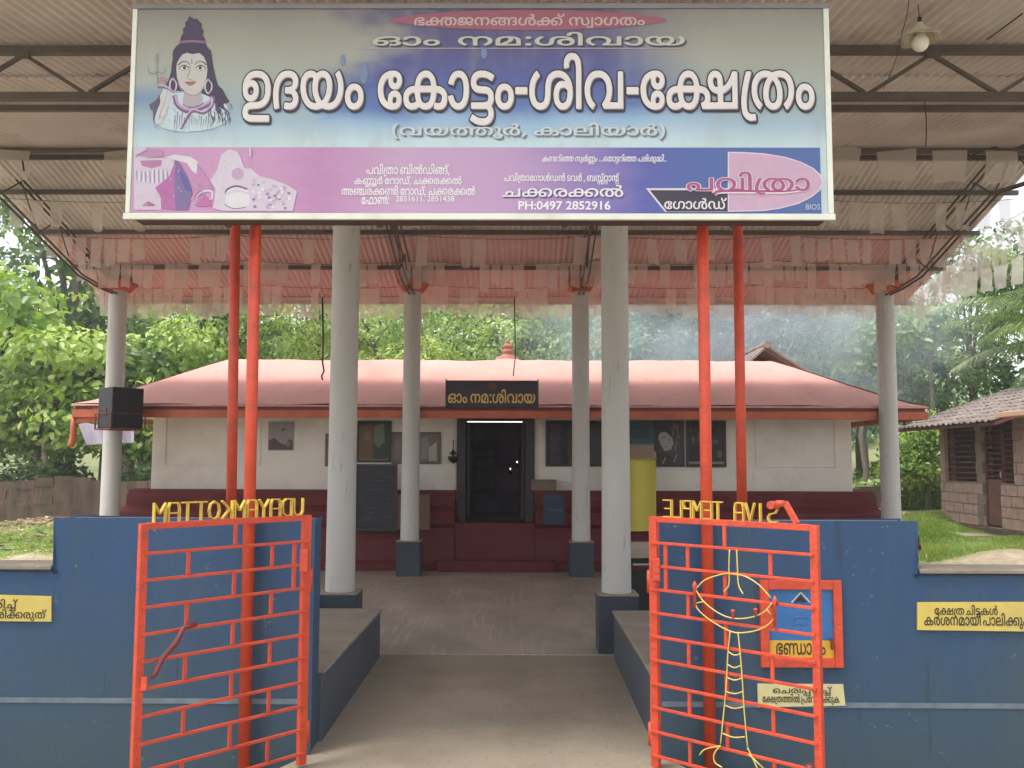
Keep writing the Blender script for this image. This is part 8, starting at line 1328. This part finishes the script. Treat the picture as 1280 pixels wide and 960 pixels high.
# tiled roof
RXE, RZE = 8.30, 2.31; sl = .352; ang = math.atan(sl)
Yr0, Yr1 = 15.75, 19.85
mb = MB(); 
for x, z in ((RXE, RZE), (12.6, RZE+sl*(12.6-RXE))): mb.v += [(x, Yr0, z-.03), (x, Yr1, z-.03), (x, Yr0, z-.09), (x, Yr1, z-.09)]
mb.f = [[0, 1, 5, 4], [2, 6, 7, 3], [0, 2, 3, 1], [4, 5, 7, 6], [0, 4, 6, 2], [1, 3, 7, 5]]; mb.mi = [0]*6; mb.smooth = [False]*6; mb.build('roof_boarding', m_brownwood, hut)
tm = MB(); tm.sm = True; TW, TL = .23, .36; prof_ = [(-.115, .0), (-.085, .03), (-.04, .035), (0, .008), (.05, .0), (.09, .004), (.115, .022)]
for yy in (0, 1):
    for a, b in prof_: tm.v.append((yy*TL, a, b+(.028 if yy == 0 else 0)))
n = len(prof_)
for i in range(n-1): tm.face([i, i+1, n+i+1, n+i])
for a, b in prof_: tm.v.append((0, a, b+.008))
for i in range(n-1): tm.face([2*n+i, 2*n+i+1, i+1, i])
tile = mesh_of(tm, 'roof_tile', m_tile); cnt = 0
rf = hut
ncol = int((Yr1-Yr0)/(TW-.01)); nrow = 15
for r in range(nrow):
    for c in range(ncol):
        s_ = r*(TL-.075); x = RXE-.05+s_*math.cos(ang); z = RZE-.045+s_*math.sin(ang)+.0; y = Yr0+TW/2+c*(TW-.01)
        if x > 11.7: continue
        cnt += 1
        if cnt > 300: break
        place('roof_tile', tile, (x+random.uniform(-.015, .015), y+random.uniform(-.006, .006), z+random.uniform(0, .01)), hut, rot=(random.uniform(-.03, .03), -ang+random.uniform(-.02, .03), random.uniform(-.02, .02)))
mb = MB(); mb.box(8.15, 9.0, 13.3, 15.45, 2.33, 2.42); mb.build('porch_slab', mat('pale_orange_slab', (.48, .31, .20), (.42, .27, .17), scale=5), hut, bevel=.01)  # the slab's own pale orange colour
# ------------------------------------------------------------------ little tiled roof seen over the temple
q0, q1 = X_(936, 450, 17.2), X_(992, 450, 17.2); z0, z1 = Z_(455, 17.2, 960), Z_(433, 17.2, 960)
t = thing('tiled_shed', 'dark clay tiled gable peeping over the right end of the temple roof', 'shed', ((q0+q1)/2, 18, .2))
apx = X_(957, 440, 17.2); mb = MB()
mb.box(q0+.15, q1-.15, 17.3, 19.5, .2, z0-.05); mb.build('wall', m_wallwhite, t)
for (xa, za, xb, zb_) in ((apx, z1, q1+.25, z0-.16), (q0-.15, z0-.1, apx, z1)):
    for i in range(10):
        y = 17.1+i*.26; mb = MB(); mb.bar((xa, y+.12, za), (xb, y+.12, zb_), .24, .05+.02*(i % 2)); mb.build('tile_course', m_tile, t, bevel=.01)
mb = MB(); mb.tube([(apx, 17.05, z1+.02), (apx, 19.8, z1+.02)], .07, 8); mb.build('ridge_tile', m_tile, t)
# ------------------------------------------------------------------ old compound wall at the left, broken wall at the right
def stone_wall(lb, x0, x1, y0, y1, h, n_c, broken=.12):
    t = thing('compound_wall', lb, 'wall', ((x0+x1)/2, (y0+y1)/2, float(ground_z((x0+x1)/2, (y0+y1)/2))), 'old laterite walls round the compound')
    L_ = math.hypot(x1-x0, y1-y0); n = int(L_/.42); az = math.atan2(y1-y0, x1-x0)
    mb = MB(); mb.box(-.5, .5, -.11, .11, -.5, .5)
    me = mesh_of(mb, 'stone_block', m_oldstone)
    bevel_me = me
    for c in range(n_c):
        for i in range(n):
            if c == n_c-1 and random.random() < broken: continue
            f = (i+.5+(c % 2)*.5)/n
            if f > 1: continue
            x = x0+(x1-x0)*f; y = y0+(y1-y0)*f; gz = float(ground_z(x, y))-.06
            place('stone_block', me, (x, y+random.uniform(-.015, .015), gz+(c+.5)*h/n_c), t, rot=(0, random.uniform(-.012, .012), az), scale=(L_/n-.006, 1+random.uniform(-.06, .06), h/n_c-.004))
    mb = MB(); T = Matrix.Translation((x0, y0, float(ground_z((x0+x1)/2, y0))-.3)) @ Matrix.Rotation(az, 4, 'Z'); mb.box(0, L_, -.103, .103, 0, h+.16, T); mb.build('wall_core', m_oldstone, t)
    return t
stone_wall('old mossy brown laterite wall running behind the bushes at the left', -13.5, -4.6, 20.6, 20.3, .96, 5, 0)
stone_wall('low broken laterite wall between the temple and the hut', 6.6, 8.6, 21.5, 21.8, .55, 3)
# small maroon pedestal behind the right wall
x0, x1 = X_(1139, 690, 9.0), X_(1152, 690, 9.0); z1 = Z_(672, 9.0, 1145)
t = thing('maroon_pedestal', 'small maroon moulded block just behind the step of the right wall', 'pedestal', (x0, 9.1, 0)); mb = MB(); 
for a, b, e in ((0, z1-.12, -.02), (z1-.119, z1-.07, .0), (z1-.069, z1, -.01)): mb.box(x0-.6, x1+e, 9.0-e, 9.6, a, b)
mb.build('block', m_maroon, t, bevel=.006); mb = MB(); mb.box(x0-.6, x1+.0, 8.995, 9.6, z1+.001, z1+.02); mb.build('block_top', m_conc, t)
# pale banner strung behind the leftmost pillar
Y = 16.0; a = P(98, 530, Y); b = P(167, 528.5, Y); c = P(167, 553, Y); d = P(108, 556, Y)
mb = MB(); n = 14
for i in range(n+1):
    f = i/n; w = .03*math.sin(i*1.1); top = np.array(a)*(1-f)+np.array(b)*f; bot = np.array(d)*(1-f)+np.array(c)*f
    mb.v += [(top[0], Y+w, top[2]+.02*math.sin(i)), (bot[0], Y+w*1.5, bot[2])]
for i in range(n): mb.face([2*i, 2*i+1, 2*i+3, 2*i+2])
o = mb.build('cloth_banner', mat('pale_lilac_cloth', (.42, .38, .46), (.32, .29, .38), scale=3), None); so = o.modifiers.new('thick', 'SOLIDIFY'); so.thickness = .004; tag(o, 'pale lilac cloth banner strung behind the leftmost pillar under the loudspeaker', 'banner')

# ------------------------------------------------------------------ vegetation
def leaves(centres, normals, size, M, name, aspect=.5, big=False, droop=.25, upw=.5):
    """one small folded leaf at every centre"""
    n = len(centres); c = np.asarray(centres); L_ = size*rng.uniform(.65, 1.25, n)
    nr = np.asarray(normals)+rng.normal(0, .55, (n, 3)); nr[:, 2] += upw; nr /= np.linalg.norm(nr, axis=1)[:, None]
    a = rng.normal(0, 1, (n, 3)); a -= nr*(a*nr).sum(1)[:, None]; a /= np.linalg.norm(a, axis=1)[:, None]; a[:, 2] -= droop; a /= np.linalg.norm(a, axis=1)[:, None]
    s = np.cross(nr, a); s /= np.linalg.norm(s, axis=1)[:, None]; nr = np.cross(a, s)
    w = (L_*aspect*.5)[:, None]; L3 = L_[:, None]
    if big:
        pts = [c, c+a*L3*.3+s*w*.9+nr*w*.25, c+a*L3*.3-s*w*.9+nr*w*.25, c+a*L3*.68+s*w*.8+nr*w*.15, c+a*L3*.68-s*w*.8+nr*w*.15, c+a*L3-nr*L3*.10, c+a*L3*.5-nr*w*.12]
        v = np.stack(pts, 1).reshape(-1, 3); base = (np.arange(n)*7)[:, None]
        f = np.concatenate([base+np.array([[0, 1, 6]]), base+np.array([[0, 6, 2]]), base+np.array([[1, 3, 6]]), base+np.array([[2, 6, 4]]), base+np.array([[3, 5, 6]]), base+np.array([[4, 6, 5]])])
    else:
        pts = [c, c+a*L3*.45+s*w+nr*w*.3, c+a*L3*.45-s*w+nr*w*.3, c+a*L3]
        v = np.stack(pts, 1).reshape(-1, 3); base = (np.arange(n)*4)[:, None]
        f = np.concatenate([base+np.array([[0, 1, 3]]), base+np.array([[0, 3, 2]])])
    me = bpy.data.meshes.new(name); me.vertices.add(len(v)); me.vertices.foreach_set('co', v.ravel())
    me.loops.add(f.size); me.loops.foreach_set('vertex_index', f.ravel().astype(np.int32)); me.polygons.add(len(f))
    me.polygons.foreach_set('loop_start', np.arange(0, f.size, 3, dtype=np.int32)); me.polygons.foreach_set('loop_total', np.full(len(f), 3, dtype=np.int32))
    me.update(calc_edges=True); me.materials.append(M); return me
def crown_points(n, blobs, clump=.28, per=14, shell=.55):
    """leaf centres in clumps through a set of ellipsoid blobs (cx,cy,cz,rx,ry,rz)"""
    wts = np.array([b[3]*b[4]*b[5] for b in blobs])**.7; wts /= wts.sum(); nc = max(1, n//per)
    bi = rng.choice(len(blobs), nc, p=wts); B_ = np.array(blobs)[bi]
    d = rng.normal(0, 1, (nc, 3)); d /= np.linalg.norm(d, axis=1)[:, None]
    r = shell+(1.05-shell)*rng.random(nc)**.6; cc = B_[:, :3]+d*B_[:, 3:]*r[:, None]
    off = rng.normal(0, clump, (nc, per, 3)); off[:, :, 2] *= .55
    pts = (cc[:, None, :]+off).reshape(-1, 3); nm = np.repeat(d, per, 0)
    return pts, nm
def tree_proto(kind, seed):
    """returns (crown mesh, trunk mesh) standing at the origin"""
    st = random.Random(seed); blobs = []
    K = dict(light=(m_leafA, .20, .60, True, 5200, 1.7, 2.9), dark=(m_leafB, .20, .45, False, 6500, 2.3, 4.6), mid=(m_leafC, .155, .5, False, 6500, 2.2, 4.4), lime=(m_leafD, .16, .42, False, 7000, 1.9, 4.0), blue=(m_leafE, .22, .42, True, 3800, 2.1, 4.5))[kind]
    M, ls, asp, big, n, R, H = K
    nb = 9
    for i in range(nb):
        a = st.uniform(0, 6.28); rr = R*st.uniform(.15, .75); z = H+st.uniform(-.55, .62)*R*1.25; q = st.uniform(.38, .62)*R
        blobs.append((rr*math.cos(a), rr*math.sin(a), z, q*1.1, q*1.1, q*.8))
    pts, nm = crown_points(n, blobs, clump=.17 if not big else .22, per=26 if not big else 18)
    cr = leaves(pts, nm, ls, M, 'crown', asp, big, droop=.35, upw=.45)
    mb = MB(); mb.sm = True; h0 = H-.3*R
    base = [(0, 0, -.4), (.05, .02, h0*.3), (-.04, .05, h0*.65), (.06, -.03, h0)]
    mb.tube(base, [.17, .13, .11, .085], 9)
    for b in blobs[:7]:
        s_ = st.uniform(.55, 1.0); p0 = Vector((.0, .0, h0*s_)); p1 = Vector(b[:3]); m1 = p0.lerp(p1, .5)+Vector((0, 0, .25))
        mb.tube([p0, m1, p1], [.06, .042, .018], 6)
        for _ in range(3):
            e = p1+Vector((st.uniform(-1, 1)*b[3], st.uniform(-1, 1)*b[4], st.uniform(-.2, 1)*b[5])); mb.tube([m1.lerp(p1, .6), e], [.02, .006], 4)
    return cr, mesh_of(mb, 'trunk', m_bark)
protos = {}
def tree(kind, var, x, y, s, lb, cat='tree', name='tree', zs=None, group='trees behind the temple compound', dz=0):
    key = (kind, var)
    if key not in protos: protos[key] = tree_proto(kind, {'light': 1, 'dark': 2, 'mid': 3, 'lime': 4, 'blue': 5}[kind]*10+var)
    cr, tk = protos[key]; z = float(ground_z(x, y))+dz
    t = thing(name, lb, cat, (x, y, z), group); t.scale = (s, s, zs or s); t.rotation_euler = (0, 0, random.uniform(0, 6.28))
    for nm, me in (('crown', cr), ('trunk', tk)):
        o = bpy.data.objects.new(nm, me); COL.objects.link(o); o.parent = t
    return t
# bushes and trees just outside the compound, each in its own place
G1 = 'light green bushes at the left'
for kd, v, x, y, s_, zs, nm, ct, lb, g_ in (
    ('light', 0, -9.7, 22.0, 1.0, .95, 'broad_leaved_bush', 'bush', 'broad leaved light green bush just left of the leftmost pillar', G1),
    ('light', 1, -11.4, 21.9, 1.12, 1.05, 'broad_leaved_bush', 'bush', 'large broad leaved light green bush over the old wall near the left edge', G1),
    ('light', 2, -13.2, 22.4, 1.5, 1.55, 'broad_leaved_tree', 'tree', 'tall broad leaved tree rising towards the roof at the left edge', G1),
    ('light', 1, -8.3, 22.8, .95, 1.0, 'broad_leaved_bush', 'bush', 'broad leaved bush showing under the loudspeaker', G1),
    ('dark', 0, -12.4, 25.5, 1.4, 1.6, 'evergreen_tree', 'tree', 'dark green tree behind the light bushes at the far left', None),
    ('mid', 1, -7.6, 25.2, 1.15, 1.25, 'leafy_tree', 'tree', 'green tree behind the old wall, right of the leftmost pillar', None),
    ('lime', 0, -5.2, 24.5, 1.0, 1.05, 'lime_green_tree', 'tree', 'yellowish green tree over the left hip of the temple roof', None),
    ('light', 0, -6.3, 23.6, .8, .85, 'broad_leaved_tree', 'tree', 'broad leaved tree over the left end of the temple roof', None),
    ('mid', 0, -3.2, 24.6, 1.0, 1.0, 'leafy_tree', 'tree', 'mid green tree seen between the left red posts and the nearer left pillar', None),
    ('lime', 1, -1.7, 22.5, .82, .82, 'lime_green_tree', 'tree', 'bright yellow green tree seen right of the nearer left pillar', None),
    ('mid', 1, .3, 26.0, 1.0, 1.05, 'leafy_tree', 'tree', 'mid green tree left of the roof finial', None),
    ('lime', 0, 1.7, 26.5, 1.0, 1.0, 'lime_green_tree', 'tree', 'feathery green tree right of the roof finial', None),
    ('blue', 0, 3.4, 23.8, .85, .85, 'leafy_tree', 'tree', 'bluish green tree seen just right of the nearer right pillar', None),
    ('blue', 1, 5.6, 25.5, 1.0, 1.0, 'leafy_tree', 'tree', 'bluish green tree in the smoke over the right of the temple roof', None),
    ('dark', 0, 7.6, 27.0, 1.05, 1.0, 'evergreen_tree', 'tree', 'dark tree behind the tiled shed', None),
    ('blue', 0, 8.4, 23.4, .75, .75, 'leafy_tree', 'tree', 'large leaved green tree beside the rightmost pillar', None),
    ('mid', 0, 10.3, 24.0, 1.0, 1.0, 'leafy_tree', 'tree', 'mid green tree right of the rightmost pillar', None),
    ('dark', 1, 12.2, 24.5, 1.0, 1.0, 'evergreen_tree', 'tree', 'dark green tree above the hut roof', None),
    ('light', 2, 9.7, 21.6, .5, .5, 'broad_leaved_bush', 'bush', 'broad leaved shrub beside the far corner of the hut', None),
    ('mid', 1, 16.0, 25.5, 1.25, 1.25, 'leafy_tree', 'tree', 'tall green tree behind the palm at the right edge', None),
    ('lime', 1, 13.6, 22.0, .75, .75, 'lime_green_tree', 'tree', 'pale green small tree behind the palm fronds', None)):
    tree(kd, v, x, y, s_, lb, ct, nm, zs=zs, group=g_ or 'trees just behind the temple compound')
k = 0
names_ = dict(dark='dark evergreen tree', mid='mid green leafy tree', lime='pale feathery tree', blue='bluish green tree')
for row, (y0, n_, s0) in enumerate(((29.5, 9, 1.1), (37, 9, 1.4))):
    for i in range(n_):
        x = (i-(n_-1)/2)*(3.0+row*.75)+random.uniform(-.6, .6)-.5; kd = random.choice(['dark', 'mid', 'lime', 'dark', 'blue'] if x > 2 else ['dark', 'mid', 'lime', 'mid', 'lime'])
        where = ['in the nearer', 'in the farther'][row]+' row of the wood'
        tree(kd, random.randint(0, 1), x, y0+random.uniform(-1, 1), s0*random.uniform(.9, 1.1), '%s %s, %s from the left' % (names_[kd], where, ['first', 'second', 'third', 'fourth', 'fifth', 'sixth', 'seventh', 'eighth', 'ninth', 'tenth', 'eleventh', 'twelfth', 'thirteenth'][i]), name='wood_tree', group='trees of the wood behind')
# slender pale trunks
for u, Y, z1, lb in ((58, 21.4, 3.4, 'pale slender trunk among the left bushes'), (150, 21.5, 3.6, 'pale slender trunk just right of the leftmost pillar'), (176, 21.9, 3.6, 'thin pale trunk beside the left end of the temple wall'), (1079, 22.4, 3.8, 'pale forked trunk just left of the rightmost pillar'), (1163, 22.6, 4.4, 'pale crooked trunk left of the hut')):
    x = X_(u, 560, Y); z = float(ground_z(x, Y)); t = thing('slender_tree', lb, 'tree', (x, Y, z), 'slender pale trunks')
    mb = MB(); mb.sm = True; mb.tube([(x, Y, z-.2), (x+.05, Y, z+.8), (x-.06, Y, z+1.7), (x+.08, Y, z+2.6), (x+.02, Y, z+z1)], [.075, .065, .06, .05, .04], 9); mb.tube([(x-.05, Y, z+1.8), (x+.22, Y+.1, z+2.8)], [.03, .012], 6); mb.build('trunk', mat('pale_bark', (.30, .26, .20), (.20, .17, .13), scale=4, rough=.9, bump=.5) if 'pale_bark' not in bpy.data.materials else bpy.data.materials['pale_bark'], t)
    pts, nm = crown_points(500, [(x, Y, z+z1, .9, .9, .6)], .2); me = leaves(pts, nm, .24, m_leafC, 'crown', .5, True); put_mesh('crown', me, m_leafC, t)
# coconut palm at the right
def frond(mb, p0, az, el, L_, curl, n=26):
    """midrib with leaflets both sides"""
    d = Vector((math.cos(az)*math.cos(el), math.sin(az)*math.cos(el), math.sin(el))); p = Vector(p0); pts = [p.copy()]; ds = [d.copy()]
    for i in range(n): d = (d+Vector((0, 0, -curl*(.35+i/n)))).normalized(); p = p+d*(L_/n); pts.append(p.copy()); ds.append(d.copy())
    mb.tube(pts[::2]+[pts[-1]], [.035*(1-i/14)+.004 for i in range(len(pts[::2])+1)], 5)
    mb.sm = False
    for i in range(3, n*2):
        f = i/(n*2); q = f*n; j = min(int(q), n-1); pp = pts[j].lerp(pts[j+1], q-j); dd = ds[j]; sd = dd.cross(Vector((0, 0, 1))).normalized()
        ll = L_*.24*math.sin(math.pi*min(1, f*.85+.12))**.6*random.uniform(.85, 1.1)
        for s_ in (-1, 1):
            e1 = pp+(sd*s_*.8+dd*.55+Vector((0, 0, -.10))).normalized()*ll*.55; e2 = e1+(sd*s_*.5+dd*.5+Vector((0, 0, -.75))).normalized()*ll*.5; wv = dd*.024
            k = len(mb.v); mb.v += [tuple(pp-wv), tuple(pp+wv), tuple(e1+wv*.9), tuple(e1-wv*.9), tuple(e2)]; mb.face([k, k+1, k+2, k+3]); mb.face([k+3, k+2, k+4])
PX, PYY = 12.7, 19.5; pz = float(ground_z(PX, PYY)); ctop = 4.1
t = thing('coconut_palm', 'coconut palm with long arching fronds at the right edge above the hut', 'palm', (PX, PYY, pz))
mb = MB(); mb.sm = True; mb.tube([(PX+.5, PYY+.3, pz-.2), (PX+.35, PYY+.2, pz+1.2), (PX+.1, PYY, pz+2.6), (PX, PYY, ctop)], [.2, .16, .14, .13], 12); mb.build('trunk', m_bark, t)
for az, el, L_, curl in ((3.10, .50, 3.6, .045), (3.3, .05, 3.0, .075), (2.6, .75, 3.8, .06), (3.7, .55, 3.4, .07), (2.0, .6, 3.4, .06), (4.4, .6, 3.2, .07), (5.2, .5, 3.2, .07), (5.9, .6, 3.2, .07), (.5, .7, 3.2, .07), (1.3, .5, 3.2, .07), (3.0, 1.0, 3.6, .05), (4.0, 1.05, 3.4, .05), (3.45, .85, 3.7, .09), (2.85, .2, 3.2, .04)):
    mb = MB(); mb.sm = True; frond(mb, (PX, PYY, ctop), az, el, L_, curl); mb.build('frond', m_frond, t)
# undergrowth behind the old wall and beside the temple
for (x0, x1, y0, y1, z, n, M, lb) in ((-13, -5.6, 20.9, 23, 1.0, 9000, m_leafB, 'undergrowth'), (6.2, 13, 22.0, 24, .9, 8000, m_leafC, 'undergrowth')):
    xs = rng.uniform(x0, x1, n); ys = rng.uniform(y0, y1, n); zz = ground_z(xs, ys)+rng.random(n)**.8*(z+.35*np.sin(xs*2.1)); me = leaves(np.stack([xs, ys, zz], 1), np.tile([0, -.5, .6], (n, 1)), .2, M, 'undergrowth', .45, False)
    o = bpy.data.objects.new('undergrowth', me); COL.objects.link(o); o['kind'] = 'stuff'
# the far wood as one mass
n = 16000; xs = rng.uniform(-48, 48, n); ys = rng.uniform(46, 56, n); top = 4.4+1.8*np.sin(xs*.35)+1.2*np.sin(xs*.9+2)-1.5*(xs > 14); zz = ground_z(xs, ys)+rng.random(n)*top
me = leaves(np.stack([xs, ys, zz], 1), np.tile([0, -.7, .3], (n, 1)), .62, m_leafB, 'far_wood', .55, False); o = bpy.data.objects.new('far_wood', me); COL.objects.link(o); o['kind'] = 'stuff'
# grass
def grass(x0, x1, y0, y1, n, h, nm='grass'):
    xs = rng.uniform(x0, x1, n); ys = rng.uniform(y0, y1, n); zz = ground_z(xs, ys); a = rng.uniform(0, 6.28, n); hh = h*rng.uniform(.4, 1.2, n)*(.6+.5*np.sin(xs*3+ys)*np.sin(ys*2.3)); w = .012
    c = np.stack([xs, ys, zz-.01], 1); s = np.stack([np.cos(a)*w, np.sin(a)*w, 0*a], 1); tp = c+np.stack([rng.normal(0, .35, n)*hh, rng.normal(0, .35, n)*hh, hh], 1)
    v = np.stack([c-s, c+s, tp], 1).reshape(-1, 3); f = np.arange(3*n).reshape(-1, 3)
    me = bpy.data.meshes.new(nm); me.vertices.add(len(v)); me.vertices.foreach_set('co', v.ravel()); me.loops.add(f.size); me.loops.foreach_set('vertex_index', f.ravel().astype(np.int32)); me.polygons.add(n)
    me.polygons.foreach_set('loop_start', np.arange(0, f.size, 3, dtype=np.int32)); me.polygons.foreach_set('loop_total', np.full(n, 3, dtype=np.int32)); me.update(calc_edges=True); me.materials.append(m_grass)
    o = bpy.data.objects.new(nm, me); COL.objects.link(o); o['kind'] = 'stuff'
grass(6.7, 13.5, 14.9, 20.0, 70000, .12); grass(-13, -6.1, 14.0, 19.4, 52000, .06)
# fallen leaves on the bare slope at the left and by the hut
n = 3500; xs = rng.uniform(-14, -5.6, n); ys = 20.3-5.5*rng.random(n)**1.6; me = leaves(np.stack([xs, ys, ground_z(xs, ys)+.015], 1), np.tile([0, 0, 2.5], (n, 1)), .13, leafmat('dry_leaves', (.16, .11, .06), (.32, .23, .13), (.48, .38, .25), .1), 'fallen_leaves', .5, False, droop=0, upw=1)
o = bpy.data.objects.new('fallen_leaves', me); COL.objects.link(o); o['kind'] = 'stuff'
# ------------------------------------------------------------------ smoke drifting behind the temple at the right
M = bpy.data.materials.new('drifting_smoke'); M.use_nodes = True; nt = M.node_tree; N = nt.nodes; L = nt.links; N.remove(N['Principled BSDF'])
pv = N.new('ShaderNodeVolumePrincipled'); pv.inputs['Color'].default_value = (.80, .88, .97, 1); pv.inputs['Anisotropy'].default_value = .2
tc = N.new('ShaderNodeTexCoord'); n1 = N.new('ShaderNodeTexNoise'); n1.inputs['Scale'].default_value = .7; n1.inputs['Detail'].default_value = 3; L.new(tc.outputs['Object'], n1.inputs['Vector'])
mp = N.new('ShaderNodeMapping'); mp.inputs['Scale'].default_value = (1/5.6, 1/1.8, 1/2.5); L.new(tc.outputs['Object'], mp.inputs[0])
ln = N.new('ShaderNodeVectorMath'); ln.operation = 'LENGTH'; L.new(mp.outputs[0], ln.inputs[0]); fo = N.new('ShaderNodeMapRange'); fo.inputs[1].default_value = 1.0; fo.inputs[2].default_value = .1; L.new(ln.outputs['Value'], fo.inputs[0])
nr = N.new('ShaderNodeMapRange'); nr.inputs[1].default_value = .35; nr.inputs[2].default_value = .75; L.new(n1.outputs['Fac'], nr.inputs[0])
mu = N.new('ShaderNodeMath'); mu.operation = 'MULTIPLY'; L.new(fo.outputs[0], mu.inputs[0]); L.new(nr.outputs[0], mu.inputs[1]); m2 = N.new('ShaderNodeMath'); m2.operation = 'MULTIPLY'; m2.inputs[1].default_value = 1.3; L.new(mu.outputs[0], m2.inputs[0]); L.new(m2.outputs[0], pv.inputs['Density']); L.new(pv.outputs[0], N['Material Output'].inputs['Volume'])
q = P(925, 425, 19.5); mb = MB(); mb.box(q[0]-6.5, q[0]+6.5, 19.5-1.8, 19.5+1.8, q[2]-2.6, q[2]+2.6); o = mb.build('smoke', M, None, origin=tuple(q)); o['kind'] = 'stuff'
M.cycles.homogeneous_volume = False; sc.cycles.volume_step_rate = 4; sc.cycles.volume_max_steps = 64

# thin warm-season haze hanging in the air of the clearing
Mh = bpy.data.materials.new('thin_haze'); Mh.use_nodes = True; nt = Mh.node_tree; nt.nodes.remove(nt.nodes['Principled BSDF'])
pv = nt.nodes.new('ShaderNodeVolumePrincipled'); pv.inputs['Color'].default_value = (.95, .97, 1, 1); pv.inputs['Density'].default_value = .0022; pv.inputs['Anisotropy'].default_value = .3
nt.links.new(pv.outputs[0], nt.nodes['Material Output'].inputs['Volume'])
mb = MB(); mb.box(-302, 302, -62, 402, -1.5, 15.5); o = mb.build('haze', Mh, None); o['kind'] = 'stuff'
